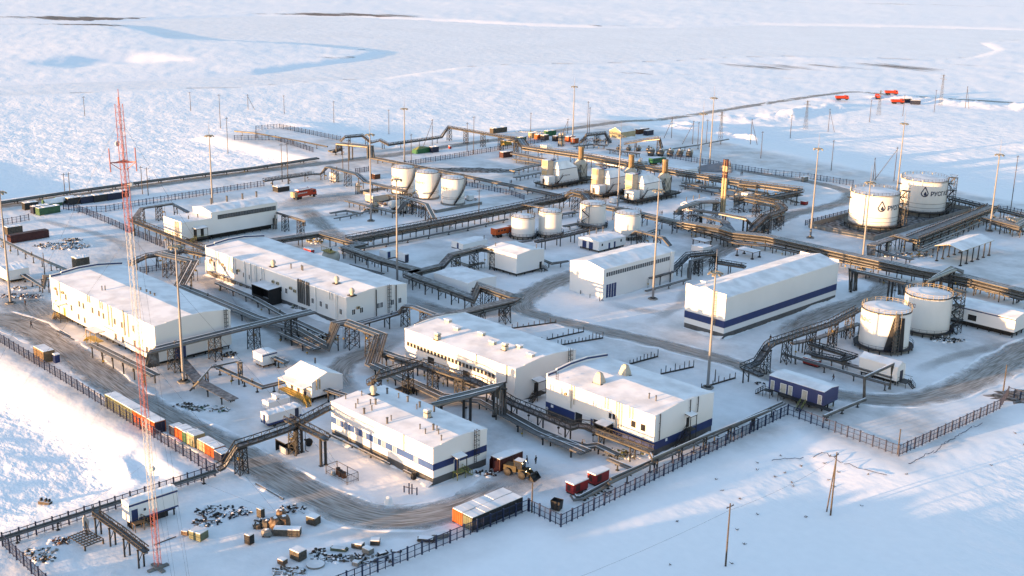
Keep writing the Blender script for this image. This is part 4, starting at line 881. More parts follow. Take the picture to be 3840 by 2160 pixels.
for a in ((X0, X1, Y0-0.25, Y0), (X0, X1, Y1, Y1+0.25), (X0-0.25, X0, Y0, Y1), (X1, X1+0.25, Y0, Y1)): MB().box(*a, -0.2, 1.7).build('wall_panel', CONC, bw)
tag(MB().box(-229.3, -203.8, 378.7, 451.8, 0.12, 0.16).build('bund_floor', BARE), 'dark bare floor inside the tank bund', kind='structure')

# two shorter tanks at right
t, c = tank('white tank with caged ladder and wrapped duct beside the wide yard', -143.1, 276.6, 6.2, 10.5, 0.9, 'beige', skirt=0.9, rings=(10.2,)); wrap_text('РУСГАЗАЛЬЯНС', 1.35, 6.2, math.radians(-33), 7.4, LETTERP, t, c, 'right')
back = Vector((-c[0], -c[1], 0)).normalized(); right = Vector((0.7, 0.71, 0)).normalized()
f = math.radians(22); n = (back*math.cos(f) + right*math.sin(f)).normalized(); tg = Vector((-n.y, n.x, 0)); b = MB()
b.cyl(n*7.0+Vector((0,0,0.5)), n*7.0+Vector((0,0,10.9)), 0.55, n=10)
for k in range(12): z = 1.2+k*0.85; q = n*7.0+Vector((0,0,z)); b.cyl(q, q+Vector((0,0,0.12)), 0.85, n=12)
for s in (-0.8, 0.8): b.bar(n*7.6+tg*s+Vector((0,0,0)), n*7.6+tg*s+Vector((0,0,11.4)), 0.12)
b.build('wrapped_duct', GALV2, t)
b = MB(); b.add([n*6.35+tg*-2.6+Vector((0,0,0.9)), n*6.9+tg*2.4+Vector((0,0,0.9)), n*6.4+tg*2.2+Vector((0,0,9.6)), n*6.4+tg*-0.6+Vector((0,0,9.8)), n*7.2+tg*0.2+Vector((0,0,5.2))], [(0,1,4),(1,2,4),(2,3,4),(3,0,4)]); b.build('tarpaulin_shadow', STEELD, t)  # dark sheet puts the tarpaulin shadow in as a shape
t, c = tank('white tank with beige roof railing behind the duct tank', -142.5, 297.8, 6.1, 10.4, 0.9, 'beige', skirt=0.9, rings=(10.1,), tower=95); wrap_text('РУСГАЗАЛЬЯНС', 1.35, 6.1, math.radians(-29), 7.4, LETTERP, t, c, 'right')

# row of three with spiral stairs
for (x, y, R, h), lab in (((-368.7, 303.3, 4.4, 10.6), 'white tank with spiral stair, leftmost of the row of three'), ((-355.9, 305.0, 4.5, 10.4), 'white tank with spiral stair, middle of the row of three'), ((-341.6, 305.7, 4.4, 10.2), 'white tank with spiral stair, rightmost of the row of three')):
    t, c = tank(lab, x, y, R, h, 0.7, 'grey', stair=(5, 88), group='row of three tanks with spiral stairs', rings=(3.0, 2.4)); wrap_text('РУСГАЗАЛЬЯНС', 1.3, R, math.radians(-14), h-4.2, LETTERP, t, c, 'right')
bw = thing('bund_wall', 'low wall round the row of three stair tanks', 'wall', (-355, 300, 0))
for a in ((-24, 22, -10.4, -10.1), (21.7, 22, -10.1, 13), (-24, -23.7, -10.1, 13)): MB().box(*a, -0.2, 1.1).build('wall_panel', CONC, bw)
# four in the middle
for (x, y, R, h), lab, st in (((-285.7, 288.0, 4.0, 7.6), 'small white tank, nearest left of the four in the middle', None), ((-281.5, 297.0, 4.0, 8.9), 'white tank next to the rail wagon, second of the four in the middle', None), ((-281.6, 319.1, 4.6, 8.6), 'white tank with zigzag stair on its lit side', 'zig'), ((-262.5, 315.8, 4.4, 8.9), 'white tank in shade behind the cabin with blue gates', None)):
    t, c = tank(lab, x, y, R, h, 0.5, 'grey', rings=(h-0.6,), group='four tanks in the middle', skirt=0.9)
    if st:
        back = Vector((-x, -y, 0)).normalized(); right = Vector((0.7, 0.71, 0)); b = MB()
        for i in range(4):
            f0, f1 = (-48, -14) if i % 2 else (-14, -48)
            for k in range(6):
                fa, fb = [math.radians(f0+(f1-f0)*q/6) for q in (k, k+1)]; za, zb = 0.6+2.0*(i+k/6), 0.6+2.0*(i+(k+1)/6)
                pa = (back*math.cos(fa)+right*math.sin(fa))*(R+0.6); pb = (back*math.cos(fb)+right*math.sin(fb))*(R+0.6)
                b.bar(pa+Vector((0,0,za)), pb+Vector((0,0,zb)), 0.5, 0.14); b.bar(pa*1.05+Vector((0,0,za+1)), pb*1.05+Vector((0,0,zb+1)), 0.07)
        for fd in (-48, -14):
            f = math.radians(fd); pa = (back*math.cos(f)+right*math.sin(f))*(R+0.7); b.bar(pa, pa+Vector((0,0,h+1)), 0.12)
        b.build('zigzag_stair', STEEL, t)

# ------------------------------------------------------------------ light masts, radio mast, stacks
def mast(label, loc, h=31.0):
    t = thing('light_mast', label, 'light mast', (loc[0], loc[1], 0), rnd.uniform(0, 1), 'tall floodlight masts')
    link('pole', cached(('mast', round(h, 1)), lambda: MB().cyl((0,0,0.5), (0,0,h), 0.36, 0.17, 12).mesh('pole', MASTM, True)), t)
    link('base', cached('mbase', lambda: MB().cyl((0,0,-0.3), (0,0,0.35), 1.5, 1.4, 6, 0).cyl((0,0,0.35), (0,0,0.6), 0.9, 0.7, 8, 1).mesh('base', [CONC, STEELD])), t)
    def crown():
        b = MB(); b.cyl((0,0,-0.1), (0,0,0.15), 0.9, n=12); ring(b, 1.25, 0.1, 0.1, 0.1, 16)
        for i in range(6):
            a = i*math.pi/3; b.bar((0.3*math.cos(a), 0.3*math.sin(a), 0.05), (1.3*math.cos(a), 1.3*math.sin(a), 0.1), 0.1)
        return b.mesh('crown', LAMPM)
    c = link('crown', cached('crown', crown), t, (0, 0, h))
    def lamp():
        b = MB(); b.obox((0,0,0), (0.28,0,0), (0,0.22,-0.12), (0,0.08,0.16)); b.obox((0,0.16,-0.17), (0.24,0,0), (0,0.17,-0.09), (0,0.014,0.026), 1); return b.mesh('floodlight', [LAMPM, MASTWH])
    for i in range(6):
        a = i*math.pi/3; link('floodlight', cached('lamp', lamp), c, (1.5*math.cos(a), 1.5*math.sin(a), -0.1), a-math.pi/2)
    link('lightning_rod', cached('rod', lambda: MB().cyl((0,0,0), (0,0,5.5), 0.09, 0.03, 6).mesh('lightning_rod', MASTM)), t, (0, 0, h+0.1))
for lab, p, h in (('floodlight mast at the far left edge beside the debris pile', (-322.3, 126.2), 31), ('floodlight mast in front of the left two-storey block', (-237.7, 130.4), 32), ('floodlight mast beside the end of the longest building', (-269.9, 219.6), 31), ('floodlight mast on the snow near the three stair tanks', (-338.0, 263.1), 31.2),
        ('floodlight mast rising behind the leftmost stair tank', (-415.5, 342.7), 25), ('floodlight mast at the far construction camp', (-406.9, 443.8), 28.5), ('floodlight mast between the compressors and the middle tanks', (-294.2, 347.5), 28), ('floodlight mast beside the garage with strip window', (-209.1, 264.4), 31.8),
        ('floodlight mast behind the tarpaulin, left one of a close pair', (-306.2, 414.3), 29.3), ('floodlight mast by the back fence, right one of a close pair', (-327.0, 449.6), 31), ('floodlight mast at the corner of the lettered tank bund', (-220.4, 364.9), 31.4), ('floodlight mast between the two lettered tanks', (-236.3, 454.2, 30), 30),
        ('floodlight mast standing through the long pipe rack', (-186.5, 340.9), 28), ('floodlight mast beside the open canopy at right', (-183.4, 424.8), 28), ('floodlight mast behind the boiler house near the warehouse', (-155.1, 218.2), 27.6), ('floodlight mast rising behind the workshop', (-391.9, 231.1, 27), 27)):
    mast(lab, p, h)

def radio_mast():
    x, y = (-164.8, 83.9)
    t = thing('radio_mast', 'tall red and white guyed lattice radio mast on a concrete base', 'radio mast', (x, y, 0), 0.0); t.rotation_euler = (0.0104, -0.0104, 0.0)
    H = 74.6; w = 0.62; n = 62; legs = [(w*math.cos(a), w*math.sin(a)) for a in (math.radians(90), math.radians(210), math.radians(330))]
    cuts = [0, 0.135, 0.345, 0.515, 0.745, 1.0]   # red, white, red, white, red from the ground up
    for s in range(5):
        z0, z1 = H*cuts[s]+0.6, H*cuts[s+1]+0.6; b = MB(); k = max(6, int((z1-z0)/1.15))
        for lx, ly in legs: b.cyl((lx, ly, z0), (lx, ly, z1), 0.05, n=6)
        for i in range(k):
            za, zb = z0+(z1-z0)*i/k, z0+(z1-z0)*(i+1)/k
            for j in range(3):
                (ax, ay), (bx, by) = legs[j], legs[(j+1) % 3]
                b.bar((ax, ay, za), (bx, by, za), 0.026); b.bar((ax, ay, za), (bx, by, zb), 0.026)
        b.bar((0.1, 0.1, z0), (0.1, 0.1, z1), 0.09)
        b.build('mast_section', MASTRED if s % 2 == 0 else MASTWH, t)
    MB().box(-1.8, 1.8, -0.35, 0.35, -0.4, 0.35).box(-0.35, 0.35, -1.8, 1.8, -0.4, 0.34).cyl((0,0,0.3), (0,0,0.65), 0.8, n=10).build('base', [CONC], t)
    b = MB(); zp = 0.895*H
    for a in range(3):
        f = math.radians(30+120*a); d = Vector((math.cos(f), math.sin(f), 0))
        b.bar(d*0.4+Vector((0,0,zp)), d*2.1+Vector((0,0,zp+0.1)), 0.14); b.bar(d*0.4+Vector((0,0,zp-1.2)), d*2.1+Vector((0,0,zp+0.1)), 0.1); b.bar(d*2.1+Vector((0,0,zp-1.3)), d*2.1+Vector((0,0,zp+2.2)), 0.12)
        e = Vector((math.cos(f+2.094), math.sin(f+2.094), 0)); b.bar(d*1.5+Vector((0,0,zp)), e*1.5+Vector((0,0,zp)), 0.12); b.bar(d*0.9+Vector((0,0,zp+0.05)), e*0.9+Vector((0,0,zp+0.05)), 0.2)
    b.build('platform', MASTRED, t)
    for a, z in ((40, 0.85*H), (200, 0.93*H), (10, 0.24*H)):
        f = math.radians(a); d = Vector((math.cos(f), math.sin(f), 0)); b = MB(); b.cyl(d*0.8+Vector((0,0,z)), d*1.1+Vector((0,0,z)), 0.42, 0.3, 14); b.bar(d*0.3+Vector((0,0,z)), d*0.9+Vector((0,0,z)), 0.1); b.build('dish_antenna', MASTWH, t)
    MB().cyl((0.2,0,H+0.5), (0.2,0,H+2.8), 0.05, n=6).cyl((-0.3,0.2,H+0.5), (-0.3,0.2,H+1.6), 0.12, n=8).build('top_antenna', MASTRED, t)
    for a in (100, 220, 340):
        f = math.radians(a)
        for z, r in ((0.97*H, 44), (0.74*H, 44), (0.5*H, 26), (0.25*H, 26)):
            MB().bar((0.4*math.cos(f), 0.4*math.sin(f), z), (r*math.cos(f), r*math.sin(f), -0.5), 0.022).build('guy_wire', STEEL, t)
radio_mast()

def flare_stack():
    x, y = (-264.3, 373.8)
    t = thing('exhaust_stack', 'tall cluster of three flues with red and white bands', 'stack', (x, y, 0)); H = 20.5
    for k, (dx, dy) in enumerate(((-0.62, -0.3), (0.62, -0.3), (0.0, 0.7))):
        for z0, z1, m in ((0, 0.66*H, BEIGE), (0.66*H, 0.78*H, MAROON), (0.78*H, 0.885*H, BEIGE), (0.885*H, H, MAROON)):
            MB().cyl((dx,dy,z0), (dx,dy,z1), 0.5, n=14).build('flue', m, t, True)
    b = MB()
    for z in range(3, 20, 3): b.box(-1.2, 1.2, -0.9, -0.8, z, z+0.12).box(-1.2, -1.1, -0.9, 1.2, z, z+0.12).box(1.1, 1.2, -0.9, 1.2, z, z+0.12)
    b.box(-0.06, 0.06, -0.98, -0.86, 0, H); b.build('ladder_frame', BEIGE, t)
flare_stack()

# ------------------------------------------------------------------ gas compressor units
def compressor(label, x, y):
    t = thing('compressor_unit', label, 'compressor unit', (x, y, 0), 0, 'gas compressor units with exhaust stacks')
    def P(n, fn, mats, smooth=False): link(n, cached(('cu', n), lambda: fn(MB()).mesh(n, mats, smooth)), t)
    P('platform', lambda b: b.box(-5, 5, 0, 28, 1.6, 1.9).box(-4.6, 4.6, 0.4, 27.6, 1.15, 1.59), [STEELD])
    lm = cached('culeg', lambda: MB().box(-0.14, 0.14, -0.14, 0.14, -0.3, 1.15).mesh('platform_leg', STEELD))
    for yy in range(1, 28, 3):
        for xx in (-4.6, 0, 4.6): link('platform_leg', lm, t, (xx, yy, 0))
    def rail(b):
        for zz in (2.45, 2.95):
            b.box(-5, 5, -0.03, 0.03, zz, zz+0.06).box(4.97, 5.03, 0, 28, zz, zz+0.06)
        for i in range(15): b.box(4.96, 5.04, i*2-0.04, i*2+0.04, 1.9, 3.0)
        for i in range(6): b.box(-5+i*2-0.04, -5+i*2+0.04, -0.04, 0.04, 1.9, 3.0)
        return b
    P('railing', rail, [STEEL])
    def hall(b):
        A = [(-3.4,6.2,1.9),(3.4,6.2,1.9),(3.4,18.5,1.9),(-3.4,18.5,1.9),(-3.2,6.2,7.6),(3.2,6.2,7.6),(3.2,17.0,7.6),(-3.2,17.0,7.6)]
        b.add(A, [(0,1,5,4),(1,2,6,5),(2,3,7,6),(3,0,4,7)])
        B = [(-3.35,6.1,7.6),(3.35,6.1,7.6),(3.35,17.2,7.6),(-3.35,17.2,7.6),(-1.5,7.0,10.4),(1.4,7.0,10.4),(1.4,13.5,10.4),(-1.5,13.5,10.4)]
        b.add(B, [(0,3,2,1)], 0); b.add(B, [(0,1,5,4),(1,2,6,5),(2,3,7,6),(3,0,4,7),(4,5,6,7)], 1); return b
    P('turbine_hall', hall, [WHITE, SNOW])
    P('hall_band', lambda b: b.box(-3.24, 3.26, 6.15, 17.05, 7.35, 7.58), [STEELB])
    def intake(b):
        b.box(-3.2, 0.2, 2.6, 6.0, 4.0, 7.0).box(-3.4, 0.4, 2.4, 6.05, 7.0, 7.3).box(-3.2, 0.2, 2.6, 6.0, 7.3, 8.4).box(-3.4, 0.4, 2.4, 6.05, 8.4, 8.7).box(-3.2, 0.2, 2.6, 6.0, 8.7, 11.3, None, 1)
        for sx in (-3.1, 0.0):
            for sy in (2.7, 5.8): b.box(sx-0.1, sx+0.1, sy-0.1, sy+0.1, 1.9, 4.0)
        return b
    P('air_intake', intake, [CREAM, SNOW])
    P('intake_louvre', lambda b: b.box(-2.9, -0.1, 2.5, 2.59, 8.9, 11.0), [BEIGE]); P('lower_louvre', lambda b: b.box(-2.9, -0.1, 2.5, 2.59, 4.4, 6.8), [BEIGE])  # gold sunlight on the white intake is put into the beige
    P('blue_hood', lambda b: b.box(-0.6, 0.9, 5.0, 6.6, 11.0, 11.6), [DOORB])
    P('control_cabin', lambda b: b.box(-1.6, 2.9, 0.4, 4.4, 1.92, 5.2, None, 1), [WHITE, SNOW])
    P('cabin_door', lambda b: b.box(-0.3, 0.7, 0.33, 0.39, 2.0, 4.1), [STEELD])
    P('access_stair', lambda b: b.bar((3.3,5.2,1.9), (3.3,8.5,5.0), 0.7, 0.15).bar((3.6,5.2,2.9), (3.6,8.5,6.0), 0.07), [STEELD])
    def exh(b):
        b.box(-1.9, 1.9, 21.0, 24.8, 2.6, 7.8)
        b.add([(-1.9,21,7.8),(1.9,21,7.8),(1.9,24.8,7.8),(-1.9,24.8,7.8),(-1.0,21.9,9.6),(1.0,21.9,9.6),(1.0,23.9,9.6),(-1.0,23.9,9.6)], [(0,1,5,4),(1,2,6,5),(2,3,7,6),(3,0,4,7)]); return b
    P('exhaust_plenum', exh, [CREAM])
    P('exhaust_stack', lambda b: b.cyl((0,22.9,9.5), (0,22.9,14.3), 1.15, n=10).cyl((0,22.9,14.3), (0,22.9,15.0), 1.3, 1.15, 10).cyl((0,22.9,10.2), (0,22.9,10.4), 1.3, n=10).cyl((0,22.9,12.4), (0,22.9,12.6), 1.3, n=10), [STACK])
    P('stack_frame', lambda b: b.bar((-1.9,21,1.9), (1.9,21,7.8), 0.14).bar((1.9,21,1.9), (1.9,24.8,7.8), 0.14).bar((1.9,24.8,1.9), (1.9,21,7.8), 0.14).box(-2.0, -1.8, 20.9, 21.1, 1.9, 7.8).box(1.8, 2.0, 20.9, 21.1, 1.9, 7.8).box(1.8, 2.0, 24.7, 24.9, 1.9, 7.8), [STEEL])
    P('side_duct', lambda b: b.cyl((1.2,17.5,4.6), (1.2,21.2,4.6), 1.1, n=12).cyl((2.6,19,2.0), (2.6,19,5.4), 0.5, n=10), [GALV])
    P('unit_number', lambda b: [b.box(3.42, 3.44, 9+i*0.8, 9.35+i*0.8, 4.6+0.1*(i % 2), 5.0+0.1*(i % 2)) for i in range(5)] and b, [STEELD])
compressor('gas compressor unit with brown exhaust stack, leftmost of three', -339.6, 353.0)
compressor('gas compressor unit with brown exhaust stack, middle of three', -314.0, 355.3)
compressor('gas compressor unit with brown exhaust stack, rightmost of three', -298.2, 357.4)

# ------------------------------------------------------------------ pipe racks
def hdirs(pts):
    """horizontal mitre normals for every vertex of a path"""
    n = len(pts); seg = []
    for i in range(n-1):
        d = Vector((pts[i+1].x-pts[i].x, pts[i+1].y-pts[i].y, 0)); seg.append(d.normalized() if d.length > 0.05 else None)
    out = []
    for i in range(n):
        a = next((seg[k] for k in range(i-1, -1, -1) if seg[k]), None); b = next((seg[k] for k in range(i, n-1) if seg[k]), None)
        a = a or b or Vector((1,0,0)); b = b or a
        na, nb = Vector((a.y, -a.x, 0)), Vector((b.y, -b.x, 0)); m = na+nb
        if m.length < 0.2: out.append(na)
        else:
            m.normalize(); out.append(m/max(0.5, m.dot(na)))
    return out
def offset(pts, nr, o, dz=0.0): return [p + q*o + Vector((0,0,dz)) for p, q in zip(pts, nr)]
def sample(pts, step, ends=True):
    """points every `step` along the path with the local horizontal direction; vertical bits skipped"""
    out = []; left = step*0.5
    for i in range(len(pts)-1):
        d = pts[i+1]-pts[i]; h = math.hypot(d.x, d.y); L = d.length
        if h < 0.3*L or L < 0.4: continue
        u = Vector((d.x, d.y, 0)).normalized(); s = left
        while s < L: out.append((pts[i] + d*(s/L), u)); s += step
        left = max(0.3, s-L)
    return out
def support_mesh(kind, z, w):
    def mk():
        b = MB()
        if kind == 'T':
            b.box(-0.11, 0.11, -0.11, 0.11, -0.4, z); b.box(-0.1, 0.1, -w/2, w/2, z-0.001, z+0.14); b.box(-0.3, 0.3, -0.3, 0.3, -0.4, 0.12)
        elif kind == 'portal':
            for s in (-1, 1): b.box(-0.12, 0.12, s*w*0.42-0.12, s*w*0.42+0.12, -0.4, z)
            b.box(-0.13, 0.13, -w/2-0.1, w/2+0.1, z, z+0.2)
            if z > 2.6: b.bar((0, -w*0.42, z*0.35), (0, w*0.42, z*0.95), 0.1)
            if z > 4: b.box(-0.1, 0.1, -w*0.42, w*0.42, z*0.5, z*0.5+0.14)
        elif kind == 'post':
            for s in (-1, 1): b.cyl((0, s*w*0.36, -0.3), (0, s*w*0.36, z), 0.3, n=10); b.box(-0.4, 0.4, s*w*0.36-0.4, s*w*0.36+0.4, -0.3, 0.2)
            b.box(-0.2, 0.2, -w/2, w/2, z, z+0.25)
        else:   # lattice trestle
            a, c = 0.95, max(0.9, w*0.45)
            for sx in (-1, 1):
                for sy in (-1, 1): b.bar((sx*a, sy*c, -0.4), (sx*a*0.85, sy*c*0.9, z), 0.16)
            k = max(2, int(z/1.6))
            for i in range(k):
                z0, z1 = z*i/k, z*(i+1)/k
                for sy in (-1, 1): b.bar((-a, sy*c, z0), (a, sy*c, z1), 0.09); b.bar((a, sy*c, z0), (-a, sy*c, z1), 0.09); b.bar((-a, sy*c, z1), (a, sy*c, z1), 0.09)
                for sx in (-1, 1): b.bar((sx*a, -c, z0), (sx*a, c, z1), 0.09); b.bar((sx*a, c, z0), (sx*a, -c, z1), 0.09); b.bar((sx*a, -c, z1), (sx*a, c, z1), 0.09)
            b.box(-a, a, -w/2, w/2, z, z+0.18)
        return b.mesh('support', STEEL)
    z = round(z*4)/4.0; return cached(('sup', kind, z, round(w, 1)), mk)
def rack(label, pts, n=4, r=0.16, gap=0.5, tray=False, truss=False, levels=1, step=7.0, kind=None, m=None, snow=True, name='pipe_rack', cat='pipe rack', wide=None, lz=1.1, sup=True):
    pts = [V3(p) for p in pts]; o = pts[0].copy(); o.z = 0
    t = thing(name, label, cat, o); L = [p-o for p in pts]; nr = hdirs(L); w = wide or max(0.7, n*gap+0.3)
    for lv in range(levels):
        for i in range(n):
            off = (i-(n-1)/2)*gap; rr = r*(1.15 if (i+lv) % 3 else 1.4)
            MB().tube(offset(L, nr, off, rr-lv*lz), rr, 8, 0, 1 if (snow and (i+lv) % 3 == 0) else None).build('pipe', [m or (GALV if (i*7+lv) % 3 else GALV2), SNOW], t, True)
    if tray:
        b = MB(); a = offset(L, nr, -w/2, 0.5); c = offset(L, nr, w/2, 0.5); e = Vector((0,0,0.12))
        for i in range(len(L)-1):
            if (L[i+1]-L[i]).length < 0.2: continue
            b.add([a[i], c[i], c[i+1], a[i+1]], [(0,1,2,3)], 1); b.add([a[i]-e, c[i]-e, c[i+1]-e, a[i+1]-e, a[i], c[i], c[i+1], a[i+1]], [(3,2,1,0),(0,4,7,3),(1,2,6,5)], 0)
        b.build('cable_tray', [GALV2, GRATE], t)
    if truss:
        hgt = 1.0 if truss is True else truss
        for s in (-1, 1):
            b = MB(); lo = offset(L, nr, s*w/2, 0.55); hi = offset(L, nr, s*w/2, 0.55+hgt)
            for i in range(len(L)-1):
                d = (lo[i+1]-lo[i]).length
                if d < 0.3: continue
                b.bar(lo[i], lo[i+1], 0.17); b.bar(hi[i], hi[i+1], 0.15)
                k = max(1, int(d/1.5))
                for j in range(k):
                    p0, p1 = lo[i].lerp(lo[i+1], j/k), lo[i].lerp(lo[i+1], (j+1)/k); q0, q1 = hi[i].lerp(hi[i+1], j/k), hi[i].lerp(hi[i+1], (j+1)/k)
                    b.bar(p0, q0, 0.1)
                    if j % 2: b.bar(p0, q1, 0.07)
                    else: b.bar(q0, p1, 0.07)
            b.build('side_truss', STEEL, t)
    if sup:
        for p, u in sample(L, step):
            zz = p.z - (levels-1)*lz - 0.02
            if zz < 0.35: continue
            kd = kind or ('T' if zz < 2.3 and w < 2.2 else 'portal' if zz < 4.6 else 'trestle')
            zq = round(zz*4)/4.0
            link('support', support_mesh(kd, zz, w), t, (p.x, p.y, zz-zq), math.atan2(u.y, u.x))
            if levels > 1:
                link('crossbeam', cached(('xb', round(w, 1), levels), lambda: MB().box(-0.1, 0.1, -w/2-0.1, w/2+0.1, lz-0.2, lz-0.02).box(-0.09, 0.09, -w/2-0.1, -w/2+0.08, 0.1, lz-0.2).box(-0.09, 0.09, w/2-0.08, w/2+0.1, 0.1, lz-0.2).mesh('crossbeam', STEEL)), t, (p.x, p.y, zz), math.atan2(u.y, u.x))
        if n > 2:      # drops, valves and drain legs hanging off the rack
            for p, u in sample(L, step*0.9+1.7):
                zz = round((p.z-(levels-1)*lz)*2)/2.0
                if zz < 1.0 or rnd.random() < 0.3: continue
                v = rnd.randrange(4)
                def mkb():
                    b = MB(); y = w/2+0.35
                    if v == 0: b.tube([(0,0,zz+0.1), (0,y,zz+0.1), (0,y,0.3), (0.9,y,0.3)], 0.09, 6); b.box(-0.2, 0.2, y-0.2, y+0.2, zz*0.45, zz*0.45+0.3, 1)
                    elif v == 1: b.tube([(0,0,zz+0.1), (0,-y,zz+0.1), (0,-y,0.0)], 0.07, 6); b.cyl((0,-y-0.25,zz*0.5), (0,-y+0.05,zz*0.5), 0.22, n=8, m=1)
                    elif v == 2: b.tube([(0,0,zz), (0,0,zz+1.3), (0.5,0,zz+1.3), (0.5,0,zz+0.9)], 0.08, 6); b.box(-0.15, 0.15, -0.15, 0.15, zz+0.5, zz+0.8, 1)
                    else: b.tube([(-0.6,y,zz*0.5), (0.6,y,zz*0.5), (0.6,y,0.0)], 0.1, 6); b.bar((0,0,zz), (0,y,zz*0.5), 0.08); b.box(-0.3, 0.3, y-0.22, y+0.22, zz*0.5-0.2, zz*0.5+0.25, 1)
                    return b.mesh('branch_pipe', [GALV, YELLOW if v % 2 else STEELD])
                link('branch_pipe', cached(('br', v, zz, round(w, 1)), mkb), t, (p.x, p.y, 0), math.atan2(u.y, u.x))
    return t

# --- main cross-plant racks
rack('long dark double-level rack running up past the middle tanks', [(-308.8, 231.2, 3.6), (-308.6, 266.1, 3.6), (-308.9, 305.2, 3.6), (-310.1, 334.6, 3.6), (-304.6, 334.1, 6.5), (-299.3, 333.8, 6.5), (-294.1, 332.3, 4.2)], 7, 0.17, 0.48, tray=True, levels=2, step=6, truss=0.8)
rack('sunlit rack stepping from the middle tanks to the red and white stack', [(-294.1, 332.3, 4.2), (-278.5, 334.5, 4.2), (-269.9, 333.8, 4.2), (-251.5, 333.2, 4.2)], 6, 0.17, 0.48, levels=2, step=7)
rack('long golden rack along the back of the compressor units', [(-414.1, 405.8, 5.5), (-407.8, 407.7, 5.5), (-394.6, 398.0, 4.8), (-359.6, 403.3, 4.8), (-334.8, 403.3, 4.8), (-313.8, 404.3, 4.8), (-293.4, 406.7, 4.8), (-282.8, 407.3, 4.8), (-255.5, 413.3, 4.8)], 7, 0.18, 0.48, tray=True, levels=2, step=9, truss=0.7)
rack('dark rack returning from the end of the back rack', [(-254.5, 411.2, 4.6), (-256.4, 386.5, 4.6)], 6, 0.17, 0.48, levels=2, tray=True, truss=0.8, step=8)
rack('golden covered rack looping over the road beside the stack', [(-263.2, 380.5, 3.2), (-257.3, 378.2, 6.2), (-243.3, 377.7, 6.2), (-235.5, 370.4, 6.2), (-233.6, 355.7, 6.2), (-229.5, 342.6, 4.4)], 5, 0.17, 0.45, tray=True, truss=1.0, levels=2, step=8)
rack('long double-level rack with sunlit flank running past the warehouse', [(-252.4, 334.4, 4.2), (-246.5, 335.4, 4.2), (-234.4, 330.8, 6), (-232.0, 334.3, 4.4), (-220.8, 339.0, 4.4), (-190.8, 338.9, 4.4), (-164.6, 339.0, 4.4), (-152.7, 342.1, 4.4), (-143.7, 340.8, 4.4), (-129.3, 339.6, 4.4)], 7, 0.19, 0.5, tray=True, levels=3, step=8, lz=0.9)
rack('low pipes beside the long rack behind the warehouse', [(-251.1, 336.7, 1.6), (-228.3, 332.3, 1.6), (-219.4, 337.3, 1.6), (-192.0, 338.2, 1.6), (-164.7, 341.6, 1.6), (-135.6, 343.3, 1.6)], 4, 0.2, 0.6, step=8)
rack('two large golden pipes on low supports behind the stair tanks', [(-429.8, 336.0, 1.3), (-386.1, 338.9, 1.3), (-345.3, 341.0, 1.3), (-319.1, 341.7, 1.3)], 2, 0.42, 1.6, step=10)
rack('portal of thick golden pipes over the back road', [(-456.4, 332.0, 1), (-456.4, 336.7, 1), (-446.1, 329.8, 6.2), (-431.5, 335.9, 6.2), (-429.9, 335.1, 1.2)], 4, 0.36, 0.9, step=16, kind='post')
rack('low dark pipeline along the back road at left', [(-440.0, 154.9, 0.8), (-443.6, 173.4, 0.8), (-445.9, 199.9, 0.8), (-446.3, 239.2, 0.8), (-444.9, 284.3, 0.8), (-447.3, 318.5, 0.8)], 3, 0.3, 0.8, step=10, m=GALV2)
rack('thin truss rack skirting the far edge of the plant', [(-472.8, 350.3, 1.8), (-470.2, 350.9, 4), (-469.0, 360.3, 4), (-459.4, 358.2, 2), (-456.5, 361.4, 3.2), (-449.8, 361.2, 2), (-451.1, 395.9, 2), (-453.7, 402.6, 6), (-409.5, 403.7, 6), (-404.9, 402.1, 6)], 2, 0.2, 0.6, truss=0.7, step=12)
rack('thin sunlit pipe crossing the valve yard', [(-531.0, 327.7, 1.6), (-519.3, 332.7, 1.6), (-484.9, 336.3, 1.6), (-465.6, 337.2, 1.6)], 1, 0.28, 0.5, step=9)
# --- left and middle
rack('golden covered walkway rack joining the workshop to the longest building', [(-375.1, 189.6, 4), (-350.2, 188.8, 4), (-325.1, 188.2, 4)], 3, 0.16, 0.45, tray=True, truss=1.0, step=8)
rack('dark arched rack left of the workshop', [(-378.6, 192.1, 3), (-386.2, 199.7, 5), (-386.3, 211.6, 5), (-378.4, 213.2, 3)], 3, 0.15, 0.45, tray=True, step=7)
rack('dark walkway rack curving behind the left block', [(-330.1, 165.9, 2), (-332.6, 170.0, 2.2), (-331.2, 172.0, 3.2), (-330.7, 175.5, 3.2), (-330.0, 183.8, 3.2), (-321.6, 185.8, 3.2)], 3, 0.15, 0.45, tray=True, truss=0.8, step=7)
rack('bundle of big jacketed pipes arching behind the left block and running down the street', [(-322.8, 171.5, 6.2), (-308.4, 174.4, 6.2), (-303.0, 166.8, 1.4), (-283.2, 167.0, 1.4), (-263.7, 166.7, 1.4), (-248.8, 169.0, 1.4), (-232.1, 166.9, 1.4), (-234.3, 170.9, 6), (-233.6, 173.6, 6), (-220.1, 173.8, 6), (-215.5, 167.4, 1.3), (-188.8, 165.9, 1.3), (-181.4, 171.1, 1.3), (-160.6, 167.8, 1.3), (-147.1, 167.5, 1.3)], 6, 0.2, 0.55, step=8)
rack('second pipe bundle along the front of the longest building', [(-299.7, 177.0, 1.2), (-278.5, 176.3, 1.2), (-257.6, 173.4, 1.2), (-238.4, 172.1, 1.2)], 4, 0.18, 0.5, step=7)
rack('overhead snow-topped pipe bridge from the left block to the street', [(-246.6, 127.6, 1.6), (-245.6, 127.3, 6), (-246.0, 141.3, 6), (-246.2, 155.5, 6), (-246.2, 172.6, 6)], 5, 0.25, 0.62, tray=True, step=11)
